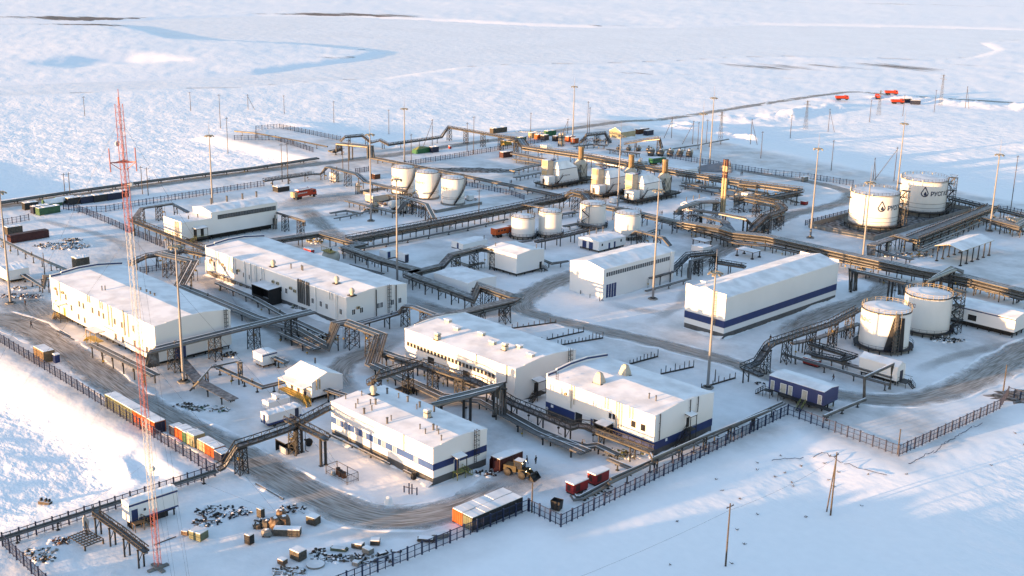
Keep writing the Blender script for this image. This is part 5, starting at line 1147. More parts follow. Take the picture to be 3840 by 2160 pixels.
rack('golden bundle of pipes along the foot of the left block', [(-268.8, 123.6, 2.6), (-253.4, 123.9, 2.6), (-238.9, 124.1, 2.6)], 6, 0.16, 0.42, step=5)
rack('pipe rack arriving at the left end of the left block', [(-355.4, 137.1, 1.8), (-341.1, 138.1, 1.8), (-325.0, 136.9, 1.8), (-326.6, 138.2, 4.5), (-325.3, 139.7, 4.5)], 4, 0.16, 0.45, step=6)
rack('low golden pipe rack crossing the yard at far left', [(-392.2, 149.7, 2.2), (-385.8, 149.7, 2.2), (-361.9, 148.8, 2.2), (-335.5, 149.2, 2.2)], 3, 0.15, 0.42, step=6)
rack('dark loop of pipes round the end of the longest building', [(-237.4, 179.7, 3), (-237.8, 186.0, 3), (-238.3, 194.2, 3), (-236.8, 195.0, 5.2), (-234.5, 196.3, 5.2), (-224.6, 195.9, 5.2)], 4, 0.2, 0.5, step=7, tray=True)
rack('dark elevated rack from the small-window hall to the road trestle', [(-227.2, 192.2, 3.2), (-223.3, 190.4, 5.6), (-221.7, 203.4, 5.6), (-221.1, 219.2, 5.6), (-223.3, 224.5, 5.6)], 6, 0.17, 0.45, tray=True, levels=2, lz=0.9, step=9)
rack('dark pipe loop in front of the snowy flat box', [(-266.1, 224.5, 3.6), (-264.6, 219.5, 3.6), (-248.9, 218.6, 3.6), (-234.7, 217.6, 3.6), (-236.7, 221.6, 6), (-222.9, 221.0, 6), (-221.3, 223.0, 5.6)], 6, 0.17, 0.45, tray=True, levels=2, lz=0.9, step=6)
rack('dark rack climbing past the flat box to the stilted cabin', [(-264.9, 220.0, 3.6), (-265.5, 233.1, 3.6), (-265.6, 237.0, 6.2), (-266.6, 250.5, 6.2), (-256.0, 253.4, 6.2)], 5, 0.17, 0.45, tray=True, levels=2, lz=0.9, step=8)
rack('golden rack from the horizontal vessel towards the dark loop', [(-325.4, 212.6, 3.2), (-323.5, 230.3, 3.2), (-302.5, 231.7, 3.2), (-302.4, 225.3, 3.2), (-282.4, 223.8, 3.4), (-266.0, 224.5, 3.6)], 6, 0.17, 0.45, tray=True, levels=2, lz=0.9, step=7)
rack('low pipes across the snow behind the mast', [(-305.8, 230.4, 0.8), (-305.1, 256.0, 0.8), (-304.7, 277.3, 0.8), (-305.7, 300.2, 0.8)], 2, 0.18, 0.5, step=9)
rack('golden rack climbing over to the stair tanks', [(-413.4, 291.7, 2), (-411.3, 294.2, 2), (-407.8, 295.1, 5.5), (-386.9, 294.6, 5.5), (-381.7, 294.8, 3.2), (-357.9, 295.4, 3.2)], 5, 0.18, 0.5, tray=True, step=9)
rack('dark truss rack leading to the stair tanks from the left fence', [(-412.2, 266.9, 2.2), (-412.3, 279.1, 2.2), (-412.5, 291.1, 2.2)], 3, 0.16, 0.45, truss=0.8, step=8)
rack('golden low bundle in front of the horizontal tank cars', [(-363.8, 271.5, 1.8), (-350.3, 272.3, 1.8), (-336.8, 273.0, 1.8)], 5, 0.18, 0.45, step=6)
rack('golden rack dropping from the stair tanks to the main rack', [(-357.4, 286.8, 3), (-343.7, 282.7, 5), (-328.2, 281.1, 5), (-314.2, 272.5, 3.6)], 4, 0.2, 0.5, step=6)
rack('dark sloping pipes beside the horizontal vessels', [(-337.2, 274.3, 1.2), (-337.1, 278.8, 4.8), (-340.1, 284.2, 4.8)], 4, 0.18, 0.5, step=6)
rack('pipe elbow frame at the right end of the workshop', [(-346.7, 228.0, 0.6), (-351.2, 231.2, 5.2), (-333.6, 231.3, 5.2), (-336.0, 232.9, 3)], 2, 0.25, 0.7, step=9)
# --- hut area and front left
rack('snow-topped tray running down beside the front mast', [(-246.3, 134.9, 1.4), (-231.8, 130.9, 1.4), (-216.7, 130.5, 1.4)], 2, 0.15, 0.4, tray=True, wide=2.6, step=6)
rack('low rack from the left block to the wooden hut', [(-238.6, 138.9, 1.6), (-219.0, 139.4, 1.6), (-218.7, 145.2, 1.6)], 4, 0.14, 0.4, step=5)
rack('thin pipe portal near the front mast', [(-230.5, 127.9, 0.4), (-227.7, 128.6, 3.2), (-234.0, 135.4, 3.2), (-233.4, 142.7, 3.2), (-231.8, 141.8, 0.4)], 1, 0.14, 0.4, step=20)
rack('small pipe stand with two tall risers before the hut', [(-228.9, 139.2, 5), (-227.7, 139.4, 5)], 2, 0.15, 0.5, step=2, kind='portal')
rack('rack between the small hut and the wooden hut', [(-233.4, 151.9, 2), (-228.1, 152.0, 2)], 4, 0.14, 0.4, step=4)
rack('rack from the wooden hut to the nearest building', [(-207.8, 148.3, 2.2), (-201.0, 149.3, 2.2)], 5, 0.14, 0.4, step=4)
rack('steel walkway bridge over the road to the nearest building', [(-187.5, 109.0, 1.6), (-187.5, 110.2, 1.8), (-186.7, 112.6, 5.4), (-186.7, 116.9, 5.4), (-187.1, 124.4, 5.4), (-191.1, 137.6, 5.4)], 3, 0.15, 0.4, tray=True, truss=0.9, step=13)
rack('steel side branch of the walkway bridge', [(-191.5, 127.3, 5.4), (-185.1, 127.4, 5.4), (-178.4, 127.3, 5.4)], 3, 0.15, 0.4, tray=True, truss=0.9, step=8, kind='post')
rack('low pipes on stands along the inner side of the front left fence', [(-188.4, 67.4, 1.5), (-188.3, 74.8, 1.5), (-188.1, 84.2, 1.5), (-187.9, 94.2, 1.5), (-187.6, 108.8, 1.5)], 2, 0.16, 0.7, step=7, snow=False)
rack('truss rack leading to the radio mast', [(-184.1, 83.3, 3.2), (-182.4, 82.2, 3.2), (-174.3, 82.3, 3.2), (-165.0, 82.1, 3.2)], 2, 0.13, 0.4, tray=True, truss=0.7, step=5)
# --- between the three front halls
rack('steel truss bridge rising over the pipe street', [(-202.2, 156.7, 2.6), (-197.4, 155.0, 6), (-198.0, 167.6, 6)], 4, 0.15, 0.4, tray=True, truss=1.0, step=10)
rack('truss rack along the front of the small-window hall', [(-198.7, 168.2, 5.6), (-188.6, 168.9, 5.6), (-182.6, 171.7, 4.6), (-172.2, 171.5, 3), (-154.5, 171.2, 3), (-153.7, 172.3, 3.4), (-151.8, 173.4, 3.4), (-150.5, 173.6, 3), (-136.0, 174.1, 3)], 4, 0.15, 0.4, tray=True, truss=0.9, step=8)
rack('golden bundle beside the left corner of the small-window hall', [(-217.9, 172.6, 2.6), (-211.2, 173.1, 2.6), (-206.0, 174.2, 2.6), (-188.4, 175.1, 2.4)], 5, 0.18, 0.45, step=5, levels=2, lz=0.8)
rack('overhead bundle of five jacketed pipes between the halls', [(-179.9, 156.5, 3.4), (-176.6, 153.6, 6.6), (-175.7, 161.8, 6.6), (-174.8, 170.2, 6.6), (-172.6, 168.3, 1.2)], 5, 0.24, 0.6, step=9, kind='post')
rack('cluster of low pipes in front of the blue-striped building', [(-159.0, 167.3, 1.2), (-149.0, 169.7, 1.3), (-148.0, 171.7, 1.3), (-142.0, 171.2, 1.3)], 4, 0.18, 0.5, step=5)
rack('thick pipe turning along the front fence', [(-142.0, 168.3, 1.3), (-136.0, 168.2, 1.3)], 2, 0.22, 0.6, step=5)
rack('two pipes running along the front fence', [(-136.8, 152.6, 0.5), (-135.6, 151.9, 0.5), (-135.0, 152.7, 0.6), (-135.4, 161.1, 0.7), (-134.4, 160.3, 1.8), (-134.7, 172.6, 1.8), (-134.7, 183.0, 1.8), (-135.0, 212.7, 1.8), (-135.1, 219.0, 1.8)], 2, 0.2, 0.9, step=7)
rack('upper pipe along the front fence by the striped stair', [(-135.8, 173.6, 2.8), (-133.7, 171.7, 2.8), (-134.1, 185.1, 2.8), (-133.7, 195.8, 2.8), (-133.2, 209.9, 2.8)], 1, 0.24, 0.5, step=8)
# --- right
rack('rack arching between the garage and the warehouse', [(-219.4, 286.6, 2), (-219.4, 293.7, 5.4), (-216.0, 302.1, 5.4), (-215.4, 303.4, 2.4), (-206.4, 305.7, 2.4)], 4, 0.18, 0.45, tray=True, truss=0.8, step=7)
rack('low white pipes in front of the garage', [(-213.2, 266.2, 0.9), (-213.1, 275.3, 0.9), (-213.1, 286.3, 0.9), (-216.4, 290.9, 5), (-216.2, 301.0, 5)], 2, 0.2, 0.5, step=7)
rack('pipe rack along the foot of the garage wall', [(-220.4, 270.8, 2.6), (-217.4, 274.2, 2.6), (-217.6, 284.2, 2.6)], 3, 0.14, 0.4, tray=True, step=5)
rack('golden hooped pipes behind the garage', [(-257.4, 312.2, 2), (-251.2, 307.4, 5.4), (-239.7, 306.8, 5.4), (-236.7, 306.9, 3.2)], 4, 0.2, 0.45, step=7)
rack('truss rack climbing beside the duct tank', [(-146.5, 226.7, 3), (-151.8, 228.0, 3), (-151.7, 232.8, 3.2), (-152.1, 237.3, 6), (-152.9, 240.8, 6), (-151.8, 265.2, 6), (-153.7, 282.1, 6)], 4, 0.17, 0.42, tray=True, truss=0.9, step=10)
rack('lower rack beside the duct tank', [(-155.7, 253.8, 2.4), (-153.9, 260.6, 2.4), (-153.0, 281.6, 2.4)], 3, 0.15, 0.42, tray=True, step=6)
rack('thin pipes in front of the red cabinet at right', [(-154.7, 247.9, 1.4), (-144.4, 248.0, 1.4), (-131.7, 247.9, 1.4), (-125.7, 248.2, 1.4)], 2, 0.2, 0.5, step=8)
rack('rack in front of the white tank module', [(-151.6, 255.0, 3), (-139.4, 254.5, 3), (-140.7, 251.7, 2.2), (-147.7, 250.2, 2.2)], 3, 0.15, 0.42, tray=True, truss=0.6, step=7)
rack('lower rack under the white tank module', [(-150.9, 252.9, 1.6), (-137.8, 252.6, 1.6), (-127.4, 252.7, 1.6)], 3, 0.16, 0.42, tray=True, step=7)
rack('high pipe portal in front of the white tank module', [(-126.0, 237.6, 0.3), (-126.5, 237.7, 5.4), (-125.9, 249.1, 6), (-125.3, 247.7, 0.3)], 1, 0.28, 0.6, step=40)
rack('snowy pipe from the portal to the right fence', [(-125.2, 236.7, 0.8), (-125.7, 227.2, 0.8), (-125.9, 220.6, 0.8)], 1, 0.28, 0.6, step=6)
rack('pipe portal at the far end of the warehouse', [(-174.1, 314.5, 0.5), (-175.5, 316.1, 6), (-166.7, 316.4, 6), (-159.8, 316.0, 6), (-162.3, 321.9, 0.5)], 4, 0.26, 0.62, step=12, kind='post')
rack('overhead bundle of snow-topped pipes branching from the long rack', [(-156.5, 326.2, 4.6), (-155.2, 323.8, 6.2), (-156.7, 341.3, 6.2), (-154.0, 342.5, 5.4)], 6, 0.22, 0.55, step=6, kind='post')
rack('pipes below the long rack at the right edge', [(-158.0, 342.7, 1.6), (-150.2, 343.0, 1.6), (-141.8, 342.2, 1.6), (-134.6, 341.3, 1.6)], 5, 0.2, 0.55, step=6)
rack('wide dark walkway rack beside the lettered tanks', [(-192.6, 446.6, 4.2), (-190.0, 409.2, 4.2), (-187.5, 374.2, 4.2)], 8, 0.17, 0.5, tray=True, levels=2, truss=0.8, step=7)
rack('ladder of low pipes under the canopy-side walkway', [(-191.5, 439.6, 1.4), (-188.6, 407.1, 1.4), (-186.5, 377.1, 1.4)], 6, 0.16, 0.6, step=5)
rack('golden rack at the right edge behind the canopy', [(-187.4, 426.9, 4), (-173.0, 423.1, 4), (-175.6, 441.3, 4)], 6, 0.18, 0.45, tray=True, levels=2, lz=0.9, step=6)
rack('golden and blue pipe hoops in front of the tank bund', [(-192.0, 356.2, 0.6), (-192.5, 356.7, 3.8), (-193.1, 375.8, 3.8), (-187.5, 373.9, 3.8)], 6, 0.17, 0.42, tray=True, step=6)
rack('pipe hoop at the end of the bund walkway', [(-196.6, 370.3, 2.4), (-193.1, 372.8, 4.6), (-186.3, 371.1, 4.6)], 4, 0.17, 0.42, step=6)
rack('rack along the far side of the lettered tanks', [(-213.7, 455.4, 2.4), (-199.8, 451.4, 2.4), (-188.3, 449.0, 2.4), (-180.1, 446.7, 2.4)], 5, 0.17, 0.45, truss=0.8, tray=True, step=7)
rack('pipes on stands at the far right by the stilted hall', [(-145.0, 315.5, 2.2), (-134.4, 312.8, 2.2), (-125.5, 311.6, 2.2), (-125.8, 320.8, 3)], 4, 0.17, 0.42, tray=True, truss=0.6, step=6)
# --- middle back
rack('lit pipes on low stands left of the compressor units', [(-396.3, 391.1, 2.2), (-379.0, 391.0, 2.2), (-364.6, 392.3, 2.2)], 3, 0.35, 0.9, step=8)
rack('dark low pipes left of the first compressor', [(-366.7, 362.1, 2), (-369.0, 374.1, 2), (-369.9, 391.0, 2)], 4, 0.2, 0.7, step=7)
rack('low pipe grid behind the red and white stack', [(-304.7, 401.2, 1.6), (-294.0, 401.4, 1.6), (-284.1, 405.2, 1.6), (-268.9, 407.4, 1.6)], 4, 0.2, 0.7, step=7)
rack('second low pipe grid behind the red and white stack', [(-304.1, 398.7, 0.9), (-281.1, 397.5, 0.9), (-263.4, 399.4, 0.9)], 3, 0.18, 0.7, step=7)
rack('golden pipe header box on the back rack', [(-279.6, 404.9, 4.8), (-272.4, 407.5, 4.8)], 6, 0.18, 0.45, tray=True, levels=2, step=5)
rack('snow-topped pipe bridge at the pump house by the stack', [(-267.5, 350.1, 2), (-263.7, 345.9, 5.5), (-265.7, 359.4, 5.5), (-261.4, 366.6, 5.5)], 6, 0.24, 0.55, tray=True, step=8)
rack('long jacketed pipe from the pump house over the road', [(-260.7, 348.2, 5.2), (-250.0, 351.1, 5.2), (-238.8, 351.5, 5.2), (-239.3, 356.5, 2.2)], 3, 0.28, 0.65, step=9, kind='post')
rack('golden sloping rack south of the pump house', [(-258.2, 344.3, 4), (-255.0, 344.6, 5), (-241.7, 342.9, 5), (-234.5, 337.7, 3.6)], 6, 0.17, 0.42, tray=True, step=7)
rack('dark sloping walkway joining the long rack by the road', [(-228.9, 340.6, 4.2), (-234.1, 358.2, 6)], 4, 0.17, 0.42, tray=True, truss=0.9, step=7)
rack('lattice conveyor gantry at the construction camp', [(-379.7, 451.6, 2.5), (-368.9, 452.0, 5.5), (-360.0, 453.3, 7.5), (-364.2, 461.1, 1)], 2, 0.2, 0.5, truss=0.8, step=14)
rack('thin pipe on poles beyond the back fence', [(-360.7, 458.8, 1.6), (-359.5, 483.2, 1.6), (-360.8, 511.0, 1.6)], 2, 0.18, 0.5, step=10)
rack('dark curved duct rack at the construction camp', [(-401.6, 444.1, 1), (-398.5, 444.4, 5), (-397.0, 456.5, 5), (-392.6, 455.7, 1)], 3, 0.25, 0.6, truss=0.8, step=8)
rack('pipes behind the middle tanks under the main rack', [(-309.4, 311.3, 4), (-299.5, 313.8, 4)], 4, 0.2, 0.45, step=6)
rack('dark rack between the middle tanks and the cabin with blue gates', [(-270.0, 278.3, 2.6), (-269.5, 291.8, 2.6), (-270.2, 307.2, 2.6)], 4, 0.17, 0.42, tray=True, truss=0.7, step=7)
rack('low pipes between the middle tanks', [(-283.1, 305.7, 1.4), (-282.6, 312.7, 1.4), (-272.8, 315.0, 1.4)], 3, 0.2, 0.55, step=6)
rack('small frame of pipes at the edge of the tank yard', [(-345.7, 252.6, 0.9), (-345.8, 259.1, 0.9), (-348.1, 271.8, 0.9)], 2, 0.14, 0.5, step=5)
rack('pipes crossing from the stilted cabin to the garage', [(-259.8, 267.9, 1.4), (-250.9, 266.0, 1.4), (-249.7, 272.3, 1.4)], 2, 0.2, 0.5, step=5)

# ------------------------------------------------------------------ cabins and small buildings
def cabin(name, label, cat, dims, ridge='y', rise=0.5, base=0.0, under='plinth', wall=WHITE, roof=SNOW):
    return Bld(name, label, cat, *dims, base).shell(ridge, rise, wall, roof, under=under, thick=0.16)
b = cabin('equipment_cabin', 'white stilted cabin with snowy gabled roof left of the garage', 'cabin', (-264.2, -251.3, 250.9, 262.9, 6.7), 'x', 0.7, 1.0, 'stilts')
b.door('r', b.y1-1.6, 1.0, 1.1, 2.1, STEELD); b.stairs('r', b.y1-1.6, 1.0, along=1, pw=1.6, depth=1.3)
b.stack(b.x0+1.5, b.y0+2, 1.0, 0.14); b.stack(b.x1-1.5, b.y1-2, 1.2, 0.14)
b = cabin('equipment_cabin', 'low white cabin with sunlit end behind the stilted cabin', 'cabin', (-290.5, -284.8, 259.3, 270.4, 2.2), 'y', 0.4, 0.5); b.door('f', (b.x0+b.x1)/2+0.5, 0.5, 0.9, 1.9); b.stack(b.x1-0.6, b.y1-1, 1.2, 0.14)
b = cabin('equipment_cabin', 'white cabin with two blue gates in its sunlit gable', 'cabin', (-263.3, -254.2, 291.7, 305.2, 3.6), 'y', 0.55, 0.8, 'stilts')
for k in (0.3, 0.62): b.door('f', b.x0+(b.x1-b.x0)*k, 0.8, 1.8, 2.3, DOORB, 'gate')
for k in (0.12, 0.82): b.window('r', b.y0+(b.y1-b.y0)*k, 2.6, 0.8, 0.9, 1)
for k in (0.38, 0.58): b.door('r', b.y0+(b.y1-b.y0)*k, 0.8, 0.9, 2.0)
for k in (0.3, 0.55, 0.8): b.stack(b.x0+1.2, b.y0+(b.y1-b.y0)*k, 2.0, 0.14)
b = cabin('insulated_basin', 'low flat white insulated basin topped with snow inside the pipe loop', 'basin', (-261.8, -246.8, 226.9, 238.1, 3.4), 'x', 0.5, 0.0, None)
b = cabin('pump_hut', 'gabled hut with yellow-railed porch near the curved road', 'hut', (-217.4, -207.4, 144.5, 152.9, 4.7), 'x', 1.5, 1.3, 'stilts')
b.canopy('f', b.cx, 3.9, b.x1-b.x0-0.5, 2.2, posts=1.3, m=BEIGE)
for k in (0.25, 0.5, 0.75): b.door('f', b.x0+(b.x1-b.x0)*k, 1.35, 1.0, 2.0, NAVY)
b.stairs('f', b.cx, 1.3, pw=b.x1-b.x0-0.6, depth=2.2, along=1, m=YELLOW, rail=YELLOW)
b.downpipe('r', b.y0+1.2, 3.0, 5.0, 0.2, BEIGE); b.downpipe('r', b.y0+2.0, 3.0, 5.0, 0.2, BEIGE); b.stack(b.x0+1.0, b.y1-1, 1.2, 0.2)
b = cabin('pump_hut', 'small white box hut with blue roof edge beside the pump hut', 'hut', (-237.3, -233.3, 148.8, 152.9, 3.3), 'x', 0.15, 0.7, 'stilts'); b.band(b.z-0.35, b.z-0.05, BLUE, 'r', 'roof_edge')
def trailer(label, dims, stripe=True):
    b = cabin('office_trailer', label, 'trailer', dims, 'y', 0.15, 0.7, None)
    if stripe: b.band(0.72, 1.15, BLUE, 'fr', 'blue_skirt')
    MB().box(b.X0+0.3, b.X1-0.3, b.Y0+0.4, b.Y1-0.4, 0.35, 0.69).build('chassis', STEELD, b.root)
    for k in (0.2, 0.72):
        for sx in (b.X0+0.2, b.X1-0.2): MB().cyl((sx-0.12, 0, 0), (sx+0.12, 0, 0), 0.42, n=14).build('wheel', BLACK, b.root).location = (0, b.Y0+(b.Y1-b.Y0)*k, 0.42)
    return b
b = trailer('white office trailer with blue skirt and doors near the pump hut', (-204.5, -201.8, 129.5, 137.8, 2.9)); b.door('f', b.cx, 0.8, 1.0, 2.0); b.door('r', b.y1-1.2, 0.8, 1.0, 2.0, NAVY)
b = trailer('second trailer mostly hidden behind the blue-skirted trailer', (-211.6, -209.3, 134.5, 140.0, 2.1), False); b.stack(b.cx, b.cy, kind='box', m=SNOW)
b = cabin('switch_cabin', 'white stilted cabin with blue roof edge and blue door at front left fence', 'cabin', (-182.1, -179.6, 86.8, 96.1, 4.9), 'y', 0.3, 1.6, 'stilts')
b.band(1.62, 1.9, BLUE, 'r', 'blue_skirt'); b.band(b.z-0.45, b.z-0.12, BLUE, 'r', 'roof_edge'); b.door('r', b.y0+1.0, 1.7, 1.2, 2.1); b.window('r', b.y0+2.9, 3.2, 0.5, 0.5); b.stairs('r', b.y0+1.2, 1.6, along=1, m=WOOD, rail=WOODG, pw=1.8, depth=1.2)
b = cabin('blue_module', 'cornflower blue stilted module with doors beside the right fence', 'module', (-143.1, -128.8, 224.9, 230.8, 4.8), 'x', 0.35, 1.6, 'stilts', BLUE2)
for k, w in ((0.07, 0.8), (0.27, 1.4), (0.4, 0.9), (0.66, 1.2), (0.93, 0.8)): b.door('f', b.x0+(b.x1-b.x0)*k, 1.7, w, 2.1, CREAM)
b.stairs('f', b.cx+3, 1.6, pw=b.x1-b.x0-1, depth=1.6, along=0, w=1.2, rail=LIME); b.stairs('f', b.x0+0.5, 1.6, pw=2, depth=1.6, along=-1)
b = cabin('tank_module', 'long white insulated tank module with hipped roof by the pipe portal', 'module', (-136.2, -126.2, 252.5, 256.2, 4.6), 'x', 0.9, 1.2, 'stilts'); b.door('r', b.cy, 1.2, 1.6, 2.4, NAVY); b.stairs('r', b.cy, 1.2, pw=3.0, depth=2.2, along=0)
b = cabin('stilted_hall', 'long low hall on stilts under a wide snowy roof at right edge', 'building', (-143.4, -123.3, 309.0, 318.8, 5.3), 'x', 0.7, 1.6, 'stilts'); b.band(b.z-0.4, b.z-0.1, BLUE, 'f', 'roof_edge'); b.door('f', b.x0+(b.x1-b.x0)*0.42, 2.2, 2.4, 1.6, BLACK, 'louvre')
b = cabin('pump_house', 'pump house with snowy roof at the foot of the banded stack', 'building', (-278.5, -274.5, 366.0, 380.6, 2.6), 'y', 0.5, 0.0, None)
for k in (0.15, 0.45, 0.7): b.stack(b.x0+1.0, b.y0+(b.y1-b.y0)*k, 1.6, 0.16)
b = cabin('storage_shed', 'far gabled shed with sunlit end at the construction camp', 'shed', (-410.5, -402.5, 475.4, 487.0, 3.4), 'y', 2.0, 0.0, None, BEIGE)  # white shed walled beige, yellow sunlight put into the colour
b = cabin('storage_shed', 'long low white shed behind the first compressor', 'shed', (-372.5, -347.5, 414.1, 430.1, 1.4), 'x', 1.0, 0.0, None)
b = cabin('storage_shed', 'flat white shed behind the middle compressor', 'shed', (-334.3, -319.9, 417.5, 431.5, 1.9), 'x', 0.4, 0.0, None)
b = cabin('equipment_cabin', 'snow-roofed cabin cut by the left edge of the view', 'cabin', (-349.7, -341.4, 133.4, 139.9, 3.8), 'y', 0.4, 1.0, 'stilts')
b = cabin('pump_hut', 'grey box hut on the snow behind the left block', 'hut', (-346.0, -342.9, 155.0, 159.2, 3.5), 'y', 0.1, 0.0, None, CRATE)
b = cabin('equipment_cabin', 'white cabin under the golden rack near the tanker truck', 'cabin', (-406.9, -402.8, 295.3, 299.2, 3.2), 'y', 0.2, 0.3)
b = cabin('equipment_cabin', 'brown cabin right of the golden rack near the tanker truck', 'cabin', (-399.8, -397.1, 311.3, 314.4, 2.1), 'y', 0.1, 0.2, 'plinth', BROWN)
b = cabin('equipment_cabin', 'dark cabin on the snow left of the tanker truck', 'cabin', (-403.9, -400.2, 265.4, 270.9, 2.0), 'y', 0.1, 0.2, 'plinth', STEELD)
b = cabin('equipment_cabin', 'cream cabin with snowy roof in the tank yard pipework', 'cabin', (-364.9, -360.3, 281.4, 290.5, 2.8), 'y', 0.2, 0.5, 'stilts', CREAM)
b = cabin('generator_module', 'white and blue generator module beside the pole at mid left', 'module', (-296.0, -292.4, 233.6, 238.2, 2.6), 'y', 0.1, 0.4); b.door('r', b.y0+1, 0.5, 1.2, 2.0)
b = cabin('generator_module', 'white module with navy end beside the mid-left pole', 'module', (-289.1, -285.5, 235.5, 237.0, 2.8), 'y', 0.1, 0.4); b.band(0.4, b.z-0.2, NAVY, 'r', 'navy_end')
b = cabin('equipment_cabin', 'tiny white cabin on a plinth before the middle compressor', 'cabin', (-303.9, -301.3, 353.7, 356.6, 2.1), 'y', 0.1, 0.3)
def roof_on_posts(label, dims, rise=0.0, name='open_canopy', m=WOOD):
    x0, x1, y0, y1, z = dims; cx, cy = (x0+x1)/2, (y0+y1)/2; t = thing(name, label, 'canopy', (cx, cy, 0)); X, Y = (x1-x0)/2, (y1-y0)/2
    b = MB()
    b.add([(-X,-Y,z),(0,-Y,z+rise),(X,-Y,z),(-X,Y,z),(0,Y,z+rise),(X,Y,z),(-X,-Y,z-0.18),(0,-Y,z+rise-0.18),(X,-Y,z-0.18),(-X,Y,z-0.18),(0,Y,z+rise-0.18),(X,Y,z-0.18)], [(0,1,4,3),(1,2,5,4)], 1)
    b.add(b.v[:12], [(6,9,10,7),(7,10,11,8),(0,6,7,1),(1,7,8,2),(3,4,10,9),(4,5,11,10),(0,3,9,6),(2,8,11,5)], 0); b.build('roof', [m, SNOW], t)
    pm = MB().cyl((0,0,-0.3), (0,0,z-0.1), 0.2, n=8).box(-0.4, 0.4, -0.4, 0.4, -0.3, 0.35).mesh('post', STEEL); k = max(1, int(2*Y/4.2))
    for i in range(k+1):
        for sx in (-0.85, 0.85): link('post', pm, t, (sx*X, -Y*0.9+1.8*Y*i/k, 0))
    return t
roof_on_posts('open gabled canopy on round columns at right edge', (-176.4, -166.8, 368.4, 391.2, 5.3), 1.3, m=BEIGE)
roof_on_posts('small flat wooden canopy on posts behind the warehouse', (-223.1, -216.0, 324.1, 328.6, 2.4), 0.0)
roof_on_posts('small flat canopy on posts beside the garage road', (-240.6, -235.0, 323.6, 327.5, 2.4), 0.0)
b = cabin('equipment_cabin', 'low white box below the small canopy beside the road', 'cabin', (-237.0, -232.2, 318.7, 323.3, 1.6), 'y', 0.1, 0.0, None)

# ------------------------------------------------------------------ vessels
def vessel(label, a, b_, r, m=TANKW, saddle=True, name='horizontal_vessel'):
    a, b_ = V3(a), V3(b_); o = a.copy(); o.z = 0; t = thing(name, label, 'vessel', o); a -= o; b_ -= o; d = (b_-a).normalized()
    q = MB(); n = 16; prof = [(0.05, -r*0.45), (r*0.55, -r*0.36), (r*0.9, -r*0.15), (r, 0)]; L = (b_-a).length
    up = Vector((0,0,1)); sx = d.cross(up).normalized(); P = prof + [(rr, L-z) for rr, z in reversed(prof)]; vs = []
    for rr, z in P:
        for i in range(n): an = 2*math.pi*i/n; vs.append(a + d*z + sx*(rr*math.cos(an)) + up*(rr*math.sin(an)))
    q.add(vs, [(k*n+i, k*n+(i+1) % n, (k+1)*n+(i+1) % n, (k+1)*n+i) for k in range(len(P)-1) for i in range(n)])
    for f, mi in zip(q.f, range(len(q.f))):
        zc = sum(q.v[k][2] for k in f)/len(f)
        if zc > a.z + r*0.93: q.mi[mi] = 1
    q.build('shell', [m, SNOW], t, True)
    for k in (0.2, 0.8):
        c = a + d*(L*k); MB().obox(c-up*(c.z/2+0.2), d*0.25, sx*(r*0.8), up*(c.z/2-r*0.1)).build('saddle', STEELD, t)
    c = a + d*(L*0.5); MB().cyl(c+up*r*0.95, c+up*(r+0.6), 0.35, n=10).build('manhole', STEEL, t)
    return t
t = vessel('cream horizontal vessel with yellow rail beside the longest building', (-303.1, 217.8, 1.9), (-299.6, 219.5, 1.9), 1.9, CREAM)
q = MB()
for k in range(6): q.box(-0.5+k*0.9, -0.4+k*0.9, -1.2, -1.1, 3.6, 5.2)
q.box(-0.5, 4.1, -1.2, -1.1, 5.1, 5.2).box(-0.5, 4.1, -1.3, 1.3, 3.75, 3.85); q.build('walkway', YELLOW, t)
vessel('white horizontal vessel in front of the stair tanks, upper one', (-347.3, 279.6, 2.2), (-346.7, 285.8, 2.2), 1.5); vessel('white horizontal vessel in front of the stair tanks, lower one', (-341.1, 278.6, 1.8), (-340.1, 281.3, 1.8), 1.2)
vessel('golden lit horizontal vessel between the first two compressors', (-345.3, 392.3, 2.5), (-339.8, 391.8, 2.5), 1.1, CREAM)
for i in range(5): 
    x, y = (-360.6, 448.3); tag(vessel(('leftmost', 'second from left', 'middle', 'second from right', 'rightmost')[i] + ' large grey pipe section in the row by the back fence', (x+i*3.4, y+i*3.0, 1.7), (x+i*3.4-3, y+i*3.0+4.5, 1.7), 1.6, GALV2, name='pipe_section'), group='pipe sections by the back fence')
for i in range(4):
    x, y = (-380.0, 447.2); tag(vessel(('leftmost', 'second from left', 'second from right', 'rightmost')[i] + ' smaller grey pipe section in the row at the construction camp', (x+i*3.6, y+i*3.2, 1.1), (x+i*3.6-2, y+i*3.2+3.5, 1.1), 1.0, GALV2, name='pipe_section'), group='pipe sections at the camp')

